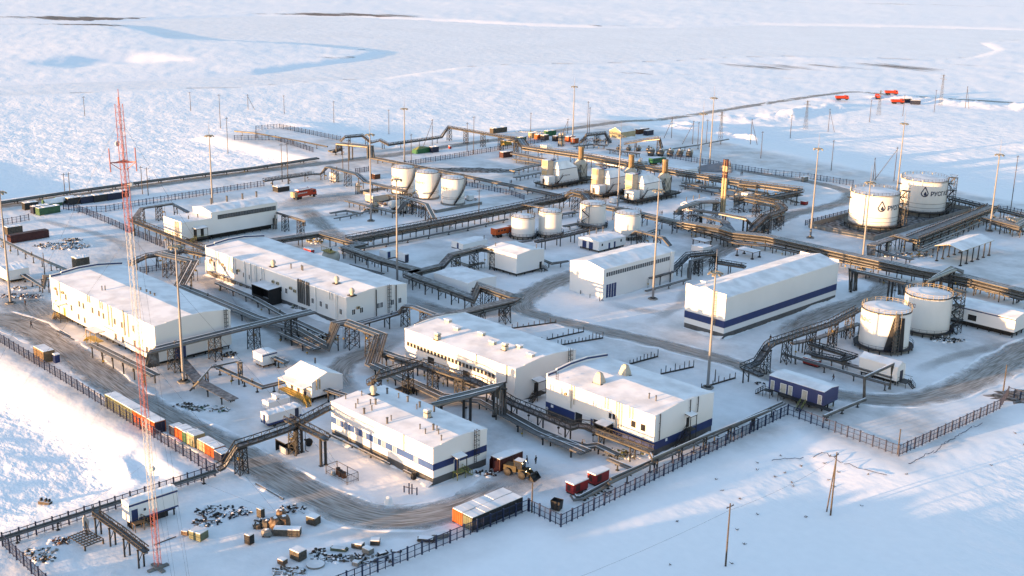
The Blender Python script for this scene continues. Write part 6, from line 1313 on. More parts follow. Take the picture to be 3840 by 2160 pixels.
# ------------------------------------------------------------------ containers and cabinets
def container(label, x, y, rz, L=6.06, m=GREENP, end=None, W=2.44, H=2.6, z=0.0, group=None, name='shipping_container', cat='container', snow=True):
    """corner nearest the viewpoint at x, y; long axis along +x when rz = 0"""
    key = ('cont', L, W, H, m.name, end.name if end else '', snow)
    def mk():
        b = MB(); b.box(0, L, 0, W, 0.12, H-0.06, 0, 0); n = int(L/0.42)
        for i in range(n):
            x0 = L*(i+0.2)/n; x1 = L*(i+0.7)/n
            b.add([(x0,-0.05,0.25),(x1,-0.05,0.25),(x1,-0.05,H-0.2),(x0,-0.05,H-0.2),(x0-0.05,0,0.2),(x1+0.05,0,0.2),(x1+0.05,0,H-0.15),(x0-0.05,0,H-0.15)], [(0,1,2,3),(4,0,3,7),(1,5,6,2),(3,2,6,7)])
            b.add([(x1,W+0.05,0.25),(x0,W+0.05,0.25),(x0,W+0.05,H-0.2),(x1,W+0.05,H-0.2),(x1+0.05,W,0.2),(x0-0.05,W,0.2),(x0-0.05,W,H-0.15),(x1+0.05,W,H-0.15)], [(0,1,2,3),(4,0,3,7),(1,5,6,2),(3,2,6,7)])
        for xx in (0, L):
            for yy in (0, W): b.box(xx-0.09, xx+0.09, yy-0.09, yy+0.09, 0, H)
        r = MB(); nn = 8
        r.box(-0.05, L+0.05, -0.05, W+0.05, H-0.05, H+0.02, 1); 
        for i in range(nn): r.box(-0.03+L*i/nn, 0.02+L*(i+1)/nn, 0.0, W, H+0.02, H+0.09+rnd.uniform(0, 0.10), 0)
        d = MB().box(-0.025, 0.025, 0.0, W/2-0.08, 0.2, H-0.15)
        for yy in (0.29, 0.84): d.box(-0.08, 0.08, yy-0.03, yy+0.03, 0.18, H-0.12)
        return b.mesh('body', m), r.mesh('roof', [SNOW if snow else m, m]), d.mesh('door_leaf', end or m)
    bm_, rm, dm = cached(key, mk)
    t = thing(name, label, cat, (x, y, z), rz, group); link('body', bm_, t); link('roof', rm, t)
    for xx in (-0.045, L+0.045):
        for yy in (0.06, W/2+0.02): link('door_leaf', dm, t, (xx, yy, 0))
    return t
container('orange shipping container in the pair by the front fence', -145.0, 130.2, math.pi/2, 12.19, ORANGE).location.x = -142.5
container('grey-green shipping container in the pair by the front fence', -142.4, 130.2, math.pi/2, 12.19, STEEL, GREENP).location.x = -139.9
t = container('dark maroon container with open doors behind the nearest building', -154.2, 150.6, math.pi/2, 6.06, MAROON, MAROON)
for s, a in ((0, 1.9), (1, 1.2)):
    q = MB().box(0, 1.18, -0.03, 0.03, 0.2, 2.45); o = q.build('open_door', MAROON, t); o.location = (-0.02, 0.05 if s == 0 else 2.39, 0); o.rotation_euler.z = math.pi + (0.5 if s else -0.5)
x0, y0 = (-236.0, 110.3)
container('pale green container along the left fence', x0, y0+0.3, 0, 12.19, GREENP)
container('orange container with dark end along the left fence', x0+12.4, y0+0.3, 0, 9.0, ORANGE, NAVY)
x, y = (-212.7, 112.5); container('small dark box container first in the fenced row', x, y+0.4, 0, 1.9, NAVY, H=2.0, W=2.2)
container('small orange container in the fenced row by the road', x+2.2, y+0.5, 0, 2.6, ORANGE, H=2.3, W=2.4)
container('small green container in the fenced row by the road', x+5.0, y+0.5, 0, 1.6, GREEN, H=2.2, W=2.4)
container('small cream container in the fenced row by the road', x+6.9, y+0.5, 0, 2.6, BEIGE, H=2.6, W=2.4)
x, y = (-202.2, 112.8); container('cream container left in the last fenced group', x, y+0.4, 0, 2.6, BEIGE, H=2.2, W=2.4)
container('bright orange container in the last fenced group', x+2.8, y+0.4, 0, 3.4, ORANGE, H=2.2, W=2.4); container('navy box container at the end of the fenced row', x+6.4, y+0.3, 0, 2.6, NAVY, H=1.9, W=2.3)
x, y = (-204.1, 113.5); t = thing('water_vessel', 'squat pale green vessel with dark lid in the fenced row', 'vessel', (x, y+0.6, 0)); MB().lathe((0,0,0), [(1.3,0.1),(1.4,0.4),(1.4,1.5),(1.1,1.9)], 20).build('body', GREENP, t, True); MB().lathe((0,0,0), [(1.1,1.9),(0.8,2.05),(0.7,2.3),(0.0,2.35)], 20).build('lid', STEELD, t, True)
x, y = (-275.7, 112.3); t = container('yellow crate box by the left fence road', x, y, 0, 5.4, WOOD, H=2.8, W=2.6, name='crate_box', cat='box')
x, y = (-269.7, 114.2); t = thing('toilet_cabin', 'small blue toilet cabin with snow on top beside the yellow crate', 'cabin', (x, y, 0)); MB().box(0, 1.2, 0, 1.2, 0, 2.0).build('wall', DOORB, t); MB().box(-0.06, 1.26, -0.06, 1.26, 2.0, 2.25).build('roof', SNOW, t)
def red_box(label, d, name='diesel_generator', cat='generator'):
    x0, x1, y0, y1, z = d; t = thing(name, label, cat, ((x0+x1)/2, (y0+y1)/2, 0)); X, Y = (x1-x0)/2, (y1-y0)/2
    MB().box(-X, X, -Y, Y, 0.35, z-0.12).build('housing', RED, t); MB().box(-X-0.06, X+0.06, -Y-0.06, Y+0.06, z-0.12, z+0.08).build('roof', SNOW, t); MB().box(-X+0.1, X-0.1, -Y+0.1, Y-0.1, 0, 0.34).build('skid', STEELD, t)
    MB().box(X, X+0.03, -Y*0.7, -Y*0.1, 0.7, z-0.4).build('louvre', MAROON, t); MB().box(-X*0.6, X*0.2, -Y-0.03, -Y, 0.7, z-0.5).build('panel', MAROON, t); return t
red_box('red generator box with snowy lid, nearer of two by the front fence', (-139.6, -137.6, 153.6, 157.6, 2.3)); red_box('red generator box with snowy lid, farther of two by the front fence', (-139.6, -137.6, 159.6, 163.6, 2.4))
red_box('red cabinet with white panel on stand at right', (-149.6, -145.4, 249.4, 251.0, 1.9), 'fire_cabinet', 'cabinet'); red_box('red cabinet beside the road near the back rack', (-253.6, -251.3, 410.1, 412.2, 1.6), 'fire_cabinet', 'cabinet'); red_box('red cabinet beyond the roof of the longest building', (-317.8, -313.8, 219.8, 221.2, 1.3), 'fire_cabinet', 'cabinet')
red_box('small red box beside the far back road', (-434.8, -433.7, 385.9, 387.0, 1.5), 'fire_cabinet', 'cabinet')
# camp along the left back road
for i, (p, rz, L, m, lab) in enumerate((((-430.8, 177.2), 0, 5, STEEL, 'grey-green container leftmost in the camp row'), ((-423.1, 177.0), 0, 6, NAVY, 'navy container in the camp row'), ((-419.3, 177.5), 0.1, 8, GREEN, 'dark green container with snowy top in front of the camp row'), ((-428.9, 192.8), 0, 6, STEEL, 'grey container right of the rounded green sheds'), ((-428.2, 197.4), 0, 7, NAVY, 'dark blue container in the back of the camp row'), ((-427.7, 202.4), 0, 7, STEEL, 'grey container further along the camp row'), ((-427.6, 207.7), 0, 6, NAVY, 'dark container at the far end of the camp row'), ((-429.1, 211.9), 0, 5, STEELD, 'black container last in the camp row'))):
    container(lab, p[0], p[1], rz+math.pi/2, L, m)
def barrel_shed(label, p, L=7, W=3.2, m=GREEN):
    t = thing('barrel_shed', label, 'shed', (p[0], p[1], 0), math.pi/2); q = MB(); n = 10; pr = [(W/2-W/2*math.cos(math.pi*i/n), 1.2+1.5*math.sin(math.pi*i/n)) for i in range(n+1)]
    q.add([(0, y, z) for y, z in pr]+[(L, y, z) for y, z in pr], [(i, n+1+i, n+2+i, i+1) for i in range(n)][::1]); q.build('roof', [SNOW if m is GREEN else m], t)
    MB().box(0.02, L-0.02, 0.02, W-0.02, 0, 1.25).build('wall', m, t)
    for xx in (0.0, L): 
        e = MB(); e.add([(xx, y, z) for y, z in pr], [tuple(range(n+1))]); e.build('end_wall', m, t)
barrel_shed('green barrel-roofed shed in the camp, left one', (-430.8, 184.8), 7); barrel_shed('green barrel-roofed shed in the camp, right one', (-431.9, 189.9), 7)
container('long rusty maroon container in the debris yard at left', (-386.3, 153.3)[0], (-386.3, 153.3)[1], math.pi/2+0.05, 13, MAROON, snow=False); container('grey box container by the left edge mast', (-398.1, 157.2)[0], (-398.1, 157.2)[1], math.pi/2, 5, CRATE)
# far construction camp
for p, rz, L, m, lab in (((-432.3, 440.6), 0, 4, BEIGE, 'cream container leftmost at the far camp'), ((-426.9, 439.5), 0, 3.5, ORANGE, 'orange container in the front of the far camp'), ((-423.3, 440.2), 0, 3.5, TAN, 'tan container in the front of the far camp'), ((-431.7, 451.8), 0, 6, GREENB, 'green container at the back of the far camp'), ((-417.6, 442.9), 0, 5, STEEL, 'grey container between mast and camp'), ((-412.3, 446.5), 0, 5, ORANGE, 'orange container beside the far mast'), ((-407.1, 445.4), 0, 3, ORANGE, 'short orange container beside the far mast'), ((-406.5, 494.0), 0, 9, BROWN, 'rust brown container beside the far shed'), ((-400.7, 494.5), 0, 5, NAVY, 'navy container beside the far shed'), ((-455.2, 435.1), 0, 10, CRATE, 'grey container alone on the far snow'), ((-423.6, 412.5), 0, 5, YELLOW, 'yellow container beside the golden rack'), ((-425.8, 425.7), 0, 4, GREENB, 'green container under the golden rack'), ((-400.2, 389.2), 0, 6, MAROON, 'maroon container in front of the back rack')):
    container(lab, p[0], p[1], rz+math.pi/2, L, m)
t = thing('canvas_shelter', 'green shelter with yellow snowy cover beside the back road', 'shelter', ((-432.8, 364.6)[0], (-432.8, 364.6)[1], 0), math.pi/2)
q = MB(); q.add([(0,0,0),(9,0,0),(9,4,0),(0,4,0),(0.5,0.2,2.0),(8.5,0.3,2.4),(8.6,3.8,2.2),(0.4,3.8,1.8),(3,2,3.2),(6.5,2,2.8)], [(0,1,5,4),(1,2,6,5),(2,3,7,6),(3,0,4,7)], 0); q.add([(0.5,0.2,2.0),(8.5,0.3,2.4),(8.6,3.8,2.2),(0.4,3.8,1.8),(3,2,3.2),(6.5,2,2.8)], [(0,1,5,4),(1,2,5),(2,3,4,5),(3,0,4)], 1); q.build('cover', [GREENB, LIME], t); container('dark container beside the green shelter', (-431.1, 372.5)[0], (-431.1, 372.5)[1], math.pi/2, 4, NAVY)
t = thing('snow_tent', 'grey tarpaulin tent with timber props behind the third compressor', 'tent', ((-322.5, 434.7)[0], (-322.5, 434.7)[1], 0), math.pi/2-0.9)
q = MB(); q.add([(0,0,0.2),(15,0,0.2),(15,7,0.4),(0,7,0.4),(1,3.5,2.0),(14,3.5,4.6)], [(0,1,5,4),(1,2,5),(2,3,4,5),(3,0,4)]); q.build('tarpaulin', mat('grey_tarp', (0.30, 0.32, 0.36), 0.6, var=0.2, scale=0.4), t); MB().bar((15,0.5,0), (14,3.5,4.8), 0.2).bar((15,6.5,0), (14,3.5,4.8), 0.2).bar((15.6,3.5,0), (14,3.5,4.8), 0.2).build('props', WOOD, t)

# ------------------------------------------------------------------ vehicles
def wheel_mesh(r, w):
    return cached(('wh', r, w), lambda: MB().cyl((0,-w/2,0), (0,w/2,0), r, n=16, m=0).cyl((0,-w/2-0.02,0), (0,w/2+0.02,0), r*0.5, n=10, m=1).mesh('wheel', [BLACK, STEEL]))
def wheels(t, xs, w, r=0.58):
    for x in xs:
        for s in (-1, 1): link('wheel', wheel_mesh(r, 0.4), t, (x, s*w/2, r))
def truck(label, p, rz, kind='dump', m=ORRED, name='dump_truck', L=8.4):
    t = thing(name, label, 'truck', (p[0], p[1], gz(p[0], p[1]) if p[1] > 500 else 0.03), rz, None); W = 2.5
    MB().box(0.2, L, -0.45, 0.45, 0.75, 1.05).build('chassis', STEELD, t)
    q = MB(); c0 = L-2.3
    q.add([(c0,-W/2,1.0),(L,-W/2,1.0),(L,W/2,1.0),(c0,W/2,1.0),(c0,-W/2,3.0),(L-0.3,-W/2+0.05,3.0),(L-0.3,W/2-0.05,3.0),(c0,W/2,3.0),(L,-W/2,1.9),(L,W/2,1.9)], [(0,1,8,5,4),(2,3,7,6,9),(1,2,9,8),(8,9,6,5),(3,0,4,7),(4,5,6,7),(0,3,2,1)]); q.build('cab', m, t)
    MB().add([(L-0.02,-W/2+0.15,2.0),(L-0.02,W/2-0.15,2.0),(L-0.27,W/2-0.2,2.85),(L-0.27,-W/2+0.2,2.85)], [(0,1,2,3)]).box(c0+0.5, L-0.7, -W/2-0.02, -W/2+0.02, 2.0, 2.7).box(c0+0.5, L-0.7, W/2-0.02, W/2+0.02, 2.0, 2.7).build('window', GLASS, t)
    MB().box(L, L+0.12, -W/2, W/2, 0.5, 0.95).build('bumper', STEELD, t)
    for s in (-1, 1): MB().box(L+0.10, L+0.15, s*0.95-0.15, s*0.95+0.15, 0.98, 1.2).build('headlight', MASTWH, t)
    if kind == 'dump':
        q = MB(); q.add([(0,-W/2,1.25),(c0-0.3,-W/2,1.25),(c0-0.3,W/2,1.25),(0,W/2,1.25),(-0.3,-W/2-0.05,2.7),(c0-0.1,-W/2-0.05,2.7),(c0-0.1,W/2+0.05,2.7),(-0.3,W/2+0.05,2.7)], [(0,1,5,4),(1,2,6,5),(2,3,7,6),(3,0,4,7),(0,3,2,1)])
        q.add([(-0.3,-W/2+0.1,2.3),(c0-0.2,-W/2+0.1,2.3),(c0-0.2,W/2-0.1,2.3),(-0.3,W/2-0.1,2.3)], [(0,1,2,3)], 1); q.box(c0-0.2, c0+0.9, -W/2, W/2, 3.05, 3.15)
        for i in range(6): q.box(0.3+i*0.95, 0.42+i*0.95, -W/2-0.12, -W/2, 1.3, 2.65).box(0.3+i*0.95, 0.42+i*0.95, W/2, W/2+0.12, 1.3, 2.65)
        q.build('tipper_body', [m, SNOW], t)
    elif kind == 'box':
        MB().box(-0.1, c0-0.2, -W/2, W/2, 1.1, 3.3, 0, 1).build('cargo_box', [m, SNOW], t)
        for i in range(3): MB().box(1+i*1.4, 1.8+i*1.4, -W/2-0.03, -W/2, 2.1, 2.7).build('window', GLASS, t)
    else:      # service truck: boxed body with a raised drum and rear cabin
        MB().box(0.9, c0-0.2, -W/2, W/2, 1.1, 2.9).build('equipment_body', m, t)
        for i in range(5):
            for s in (-1, 1): MB().box(1.2+i*0.95, 1.95+i*0.95, *sorted((s*W/2, s*(W/2+0.04))), 2.1, 2.6).build('locker_label', MASTWH, t)
        q = MB(); q.cyl((2.0,0,3.1), (c0-0.6,0,3.1), 0.75, n=14); q.build('drum', RED, t, True); MB().box(1.4, c0-0.5, -0.9, 0.9, 3.35, 3.75).build('snow_load', SNOW, t)
        MB().box(-0.5, 0.85, -W/2, W/2, 1.0, 3.0).build('rear_cabinet', BEIGE, t); MB().cyl((c0-0.3,W/2-0.2,2.6), (c0-0.3,W/2-0.2,3.9), 0.12, n=8).build('exhaust', STEELD, t)
    wheels(t, (1.2, 2.5, L-1.2), W-0.3); return t
truck('orange-red tanker service truck parked on the trampled yard', (-385.0, 262.4), math.pi/2+0.1, 'service', ORRED, 'service_truck', 10.5)
truck('orange truck beside the middle tanks, partly behind the snow cabin', (-291.6, 279.6), math.pi/2, 'box', ORANGE, 'box_truck', 9)
truck('green truck at the back fence behind the middle compressor', (-345.1, 429.3), math.pi/2-0.1, 'box', GREENB, 'box_truck', 9)
truck('orange dump truck leftmost of the far group', (-423.9, 717.7, -2), 0.9, 'dump', ORRED); truck('orange dump truck in the middle of the far group, facing left', (-410.8, 749.4, -2), 2.2, 'dump', ORRED); truck('orange dump truck behind the middle one', (-413.5, 763.1, -2), 0.8, 'dump', ORRED); truck('orange dump truck rightmost of the far group', (-394.1, 736.8, -2), 0.9, 'dump', ORRED)
for p, L, lab in (((-391.9, 747.5, -2), 6, 'navy container behind the rightmost far dump truck'), ((-384.0, 744.2, -2), 6, 'navy container alone right of the far dump trucks')):
    container(lab, p[0], p[1], 0.8, L, NAVY, z=gz(p[0], p[1]))

def loader(p, rz):
    t = thing('wheel_loader', 'yellow wheel loader coloured dark for shade, with lit headlamps beside the nearest building', 'loader', (p[0], p[1], 0.03), rz); Y = mat('shade_dark_yellow', (0.06, 0.045, 0.015), 0.7, var=0.5, scale=1.5)  # shade is put into this darkened yellow
    q = MB(); q.add([(-3.0,-1.0,0.9),(-0.2,-1.0,0.9),(-0.2,1.0,0.9),(-3.0,1.0,0.9),(-3.0,-0.9,1.9),(-0.2,-0.9,2.1),(-0.2,0.9,2.1),(-3.0,0.9,1.9)], [(0,1,5,4),(1,2,6,5),(2,3,7,6),(3,0,4,7),(4,5,6,7),(0,3,2,1)]); q.build('engine_hood', Y, t)
    MB().box(-0.2, 1.9, -0.55, 0.55, 0.8, 1.5).build('front_frame', Y, t)
    MB().box(-0.6, 0.9, -0.75, 0.75, 1.6, 3.1).build('cab', GLASS, t); MB().box(-0.75, 1.05, -0.85, 0.85, 3.1, 3.3, 0, 1).build('cab_roof', [Y, SNOW], t)
    for sx in (-0.68, 0.88):
        for sy in (-0.74, 0.74): MB().box(sx-0.06, sx+0.06, sy-0.06, sy+0.06, 1.6, 3.12).build('cab_post', Y, t)
    for s in (-1, 1): MB().bar((0.6, s*0.6, 1.6), (2.6, s*0.6, 1.3), 0.22, 0.35).bar((2.6, s*0.6, 1.3), (3.1, s*0.6, 0.5), 0.2, 0.3).build('lift_arm', Y, t)
    q = MB(); pr = [(3.0,0.3),(4.1,0.12),(3.3,0.25),(3.05,0.7),(3.25,1.25),(2.9,1.2),(2.85,0.5)]; n = len(pr); q.add([(x,-1.35,z) for x, z in pr]+[(x,1.35,z) for x, z in pr], [(i,(i+1)%n,n+(i+1)%n,n+i) for i in range(n)]); q.add([(3.0,-1.35,0.3),(4.1,-1.35,0.12),(3.25,-1.35,1.25),(3.0,1.35,0.3),(4.1,1.35,0.12),(3.25,1.35,1.25)], [(0,1,2),(5,4,3)]); q.build('bucket', STEELD, t)
    for x in (-1.9, 1.3):
        for s in (-1, 1): link('wheel', wheel_mesh(0.78, 0.6), t, (x, s*1.1, 0.78))
    for s in (-1, 1):
        MB().box(1.0, 1.08, s*0.62-0.06, s*0.62+0.06, 2.92, 3.04).build('work_lamp', LAMPE, t); MB().box(1.9, 1.98, s*0.7-0.06, s*0.7+0.06, 1.5, 1.62).build('headlamp', LAMPE, t)
    MB().cyl((-1.6,0.5,1.9), (-1.6,0.5,2.9), 0.08, n=8).build('exhaust', STEELD, t)
loader((-150.7, 152.4), 0.25)

# ------------------------------------------------------------------ people
def person_meshes(pose):
    hip, knee, sh = 0.92, 0.5, 1.42; st = pose == 'walk'
    lf, rf = (0.30, -0.28) if st else (0.03, 0.0)
    V = [((0,0,hip),0.17,0.13), ((0,0,1.12),0.17,0.13), ((0,0,1.34),0.19,0.13), ((0,0,1.5),0.07,0.07), ((0.02,0,1.58),0.08,0.09), ((0.02,0,1.70),0.10,0.11), ((0.02,0,1.79),0.06,0.06)]
    E_ = [(0,1),(1,2),(2,3),(3,4),(4,5),(5,6)]
    for s, f in ((1, lf), (-1, rf)):
        o = len(V); V += [((f*0.15, s*0.11, hip-0.08),0.105,0.105), ((f*0.6+0.04, s*0.11, knee),0.075,0.075), ((f-0.04*(f<0), s*0.11, 0.1),0.055,0.055), ((f+0.14, s*0.12, 0.05),0.05,0.045)]
        E_ += [(0,o),(o,o+1),(o+1,o+2),(o+2,o+3)]
    for s, f in ((1, -0.18 if st else 0.05), (-1, 0.2 if st else 0.02)):
        o = len(V); V += [((0, s*0.21, sh),0.075,0.075), ((f*0.5, s*0.27, 1.15),0.058,0.058), ((f+0.06, s*0.27, 0.92),0.045,0.045), ((f+0.09, s*0.26, 0.82),0.04,0.03)]
        E_ += [(2,o),(o,o+1),(o+1,o+2),(o+2,o+3)]
    me = bpy.data.meshes.new('body'); me.from_pydata([v[0] for v in V], E_, []); o = bpy.data.objects.new('body', me); COL.objects.link(o)
    sk = o.modifiers.new('skin', 'SKIN'); sk.use_smooth_shade = True
    for i, v in enumerate(V): me.skin_vertices[0].data[i].radius = (v[1], v[2])
    me.skin_vertices[0].data[0].use_root = True
    o.modifiers.new('sub', 'SUBSURF').levels = 1
    dg = bpy.context.evaluated_depsgraph_get(); out = bpy.data.meshes.new_from_object(o.evaluated_get(dg)); bpy.data.objects.remove(o)
    out.materials.clear(); out.materials.append(CLOTH); return out
PM = {k: person_meshes(k) for k in ('stand', 'walk')}
FACE = MB().lathe((0.085,0,1.64), [(0.0,-0.09),(0.05,-0.07),(0.062,0.0),(0.05,0.06),(0.0,0.07)], 10).cyl((0.14,0,1.62), (0.165,0,1.65), 0.016, 0.008, 6).mesh('face', SKIN, True)
HAT = MB().lathe((0.02,0,1.72), [(0.128,-0.03),(0.13,0.03),(0.10,0.10),(0.0,0.13)], 12).mesh('hat', CLOTH, True)
def person(label, p, rz, pose='stand', trim=True):
    t = thing('person', label, 'person', (p[0], p[1], max(0.02, gz(p[0], p[1]))), rz); link('body', PM[pose], t); link('face', FACE, t); link('hat', HAT, t)
    if trim: link('jacket_stripe', cached('stripe', lambda: MB().lathe((0,0,1.12), [(0.0,-0.035),(0.195,-0.03),(0.195,0.03),(0.0,0.035)], 12).mesh('jacket_stripe', HIVIS)), t)
for lab, p, rz, pose in (('person in dark workwear walking on the road by the left block', (-298.2, 121.4), 0.4, 'walk'), ('person in dark workwear standing by the far left mast', (-317.8, 128.3), 2.0, 'stand'), ('person in dark clothes left of two behind the loader', (-153.4, 157.2), 3.6, 'walk'), ('person in dark clothes right of two behind the loader', (-152.2, 158.5), 3.2, 'stand'),
        ('person walking beside the striped warehouse with arm out', (-164.8, 258.0), 2.6, 'walk'), ('person in dark workwear walking past the blue module', (-138.0, 244.4), 4.0, 'walk'), ('person left of two on the snow by the pump house', (-277.0, 351.7), 1.0, 'stand'), ('person right of two on the snow by the pump house', (-276.5, 352.3), 2.0, 'stand'),
        ('person left of two on the back road', (-304.2, 441.8), 1.0, 'walk'), ('person right of two on the back road', (-304.2, 442.8), 1.2, 'walk'), ('person beside the cream horizontal vessel', (-302.0, 224.5), 4.5, 'stand'), ('person left of two beside the long golden pipe', (-353.8, 348.4), 0.5, 'stand'), ('person right of two beside the long golden pipe', (-354.4, 349.8), 1.5, 'stand'), ('person standing under the golden rack at the back road', (-437.1, 414.3), 5.0, 'stand'), ('person near the road by the golden covered rack', (-250.0, 378.1), 2.2, 'stand')):
    person(lab, p, rz, pose)

# ------------------------------------------------------------------ fences
def fence(label, pts, bay=3.0, h=2.5, zf=None, name='fence', lean=False):
    P = [Vector((p[0], p[1], 0)) for p in pts]; t = thing(name, label, 'fence', (P[0].x, P[0].y, 0)); o = P[0]
    post = cached(('fp', h), lambda: MB().box(-0.12, 0.12, -0.12, 0.12, -0.6, h).box(-0.14, 0.14, -0.14, 0.14, h, h+0.06).mesh('post', STEELB)); thin = cached(('ft', h), lambda: MB().box(-0.05, 0.05, -0.05, 0.05, -0.5, h-0.1).mesh('thin_post', STEELB))
    zs = {}
    XY = []
    for a, b in zip(P, P[1:]):
        L = (b-a).length; n = max(1, round(L/bay))
        for i in range(n+1): XY.append(a.lerp(b, i/n))
    Zr = height(np.array([q.x for q in XY]), np.array([q.y for q in XY])); k = 0
    for a, b in zip(P, P[1:]):
        L = (b-a).length; n = max(1, round(L/bay)); d = (b-a)/n; an = math.atan2(d.y, d.x); bl = d.length
        for i in range(n):
            z0, z1 = float(Zr[k+i]), float(Zr[k+i+1]); q = a + d*i - o
            link('post', post, t, (q.x, q.y, z0), an); m2 = q + d/2; link('thin_post', thin, t, (m2.x, m2.y, (z0+z1)/2), an)
            def mk():
                b_ = MB(); 
                for zz, w in ((0.35, 0.08), (h*0.55, 0.07), (h-0.2, 0.10)): b_.box(0.09, bl-0.09, -w/2, w/2, zz-w/2, zz+w/2)
                for j in range(12): xx = bl*(j+0.5)/12; b_.box(xx-0.014, xx+0.014, -0.014, 0.014, 0.15, h-0.1)
                return b_.mesh('mesh_panel', STEELB)
            pn = link('mesh_panel', cached(('panel', round(bl, 2), h), mk), t, (q.x, q.y, z0), an); pn.rotation_euler = (0, -math.atan2(z1-z0, bl), an)
        k += n+1
    q = P[-1]-o; link('post', post, t, (q.x, q.y, float(Zr[-1])))
    return t
fence('dark blue fence along the snowy bank at left', [(-330.0, 110.8), (-291.9, 110.7), (-234.1, 110.0), (-189.4, 109.2)], 2.9)
fence('dark blue fence across the front left corner', [(-189.2, 109.2), (-188.8, 68.6)], 3.0); fence('dark blue fence leaving the picture at bottom left', [(-188.8, 68.6), (-150, 67.5)], 3.0)
fence('dark blue fence at bottom in front of the debris yard', [(-140.6, 88.0), (-138.9, 143.0)], 3.0)
fence('short dark blue fence stepping out at the front corner', [(-138.7, 143.0), (-130.8, 143.0)], 2.7); fence('long dark blue fence along the right front side', [(-130.8, 143.0), (-133.3, 218.0)], 3.0)
fence('dark blue fence stepping out beside the blue module', [(-133.3, 218.0), (-105.7, 216.0)], 3.0); fence('dark blue fence along the lower right side', [(-105.7, 216.0), (-103.3, 257.0), (-105.5, 266.0)], 3.0); fence('dark blue fence at the right edge', [(-105.5, 266.0), (-88, 265.5)], 3.0)
fence('back fence behind the compressors and lettered tanks', [(-351.5, 451.4), (-329.5, 451.8), (-317.3, 451.4), (-297.9, 453.2), (-281.4, 459.3), (-260.0, 460.5)], 3.2)
fence('fence behind the lettered tanks at the right edge', [(-215.5, 460.8), (-200.0, 457.0), (-193.4, 461.3), (-184.4, 459.6)], 3.0)
fence('fence on the bund of the lettered tanks', [(-232.2, 380.2), (-231.7, 409.2)], 2.6, 2.0)
fence('fence across the snow behind the stair tanks', [(-412.7, 341.1), (-414.1, 371.5), (-417.2, 411.5), (-420.9, 438.6)], 3.2, 2.3); fence('fence along the golden pipes behind the stair tanks', [(-363.1, 332.5), (-338.1, 334.0), (-328.8, 331.6)], 3.0, 2.0)
fence('fence of the far valve yard', [(-516.4, 330.7), (-539.5, 345.7), (-535.9, 357.9), (-484.6, 359.1)], 3.2, 2.4); fence('front fence of the far valve yard', [(-518.6, 319.8), (-505.5, 335.1), (-466.8, 329.7)], 3.2, 2.4)
fence('fence from the camp down to the workshop', [(-424.2, 188.6), (-416.5, 191.0), (-392.7, 190.3), (-371.2, 189.0), (-349.9, 187.9)], 3.0, 2.4); fence('fence behind the camp to the radio mast', [(-414.8, 189.7), (-410.6, 198.3), (-412.2, 212.2), (-413.5, 236.9), (-414.6, 268.4)], 3.2, 2.4)
fence('short fence at the far left beside the camp', [(-413.4, 159.0), (-413.4, 162.2), (-414.7, 171.6)], 3.0, 2.3); fence('short fence behind the left block', [(-327.4, 167.5), (-326.0, 177.3)], 2.8, 2.0); fence('fence at the far camp beyond the compressors', [(-429.7, 423.9), (-428.3, 435.7)], 3.0, 2.3)
fence('short dark fence by the tanker yard', [(-413.0, 313.4), (-413.1, 320.6)], 2.4, 2.2)

# ------------------------------------------------------------------ utility poles
def pole(label, p, h=9.0, strut=None, arms=1, name='utility_pole', z=None):
    z = gz(p[0], p[1]) if z is None else z; t = thing(name, label, 'pole', (p[0], p[1], z), rnd.uniform(-0.3, 0.3), 'utility poles round the plant')
    link('pole', cached(('up', round(h, 1)), lambda: MB().cyl((0,0,-0.5), (0,0,h), 0.17, 0.11, 8).mesh('pole', WOODG)), t)
    for a in range(arms): link('crossarm', cached('arm', lambda: MB().box(-0.06, 0.06, -0.9, 0.9, -0.06, 0.06).cyl((0,-0.8,0), (0,-0.8,0.25), 0.06, n=6).cyl((0,0.8,0), (0,0.8,0.25), 0.06, n=6).mesh('crossarm', STEELD)), t, (0, 0, h-0.6-a*1.2))
    if strut: MB().cyl((strut[0], strut[1], -0.5), (0, 0, h-1.2), 0.13, 0.1, 8).build('strut', WOODG, t)
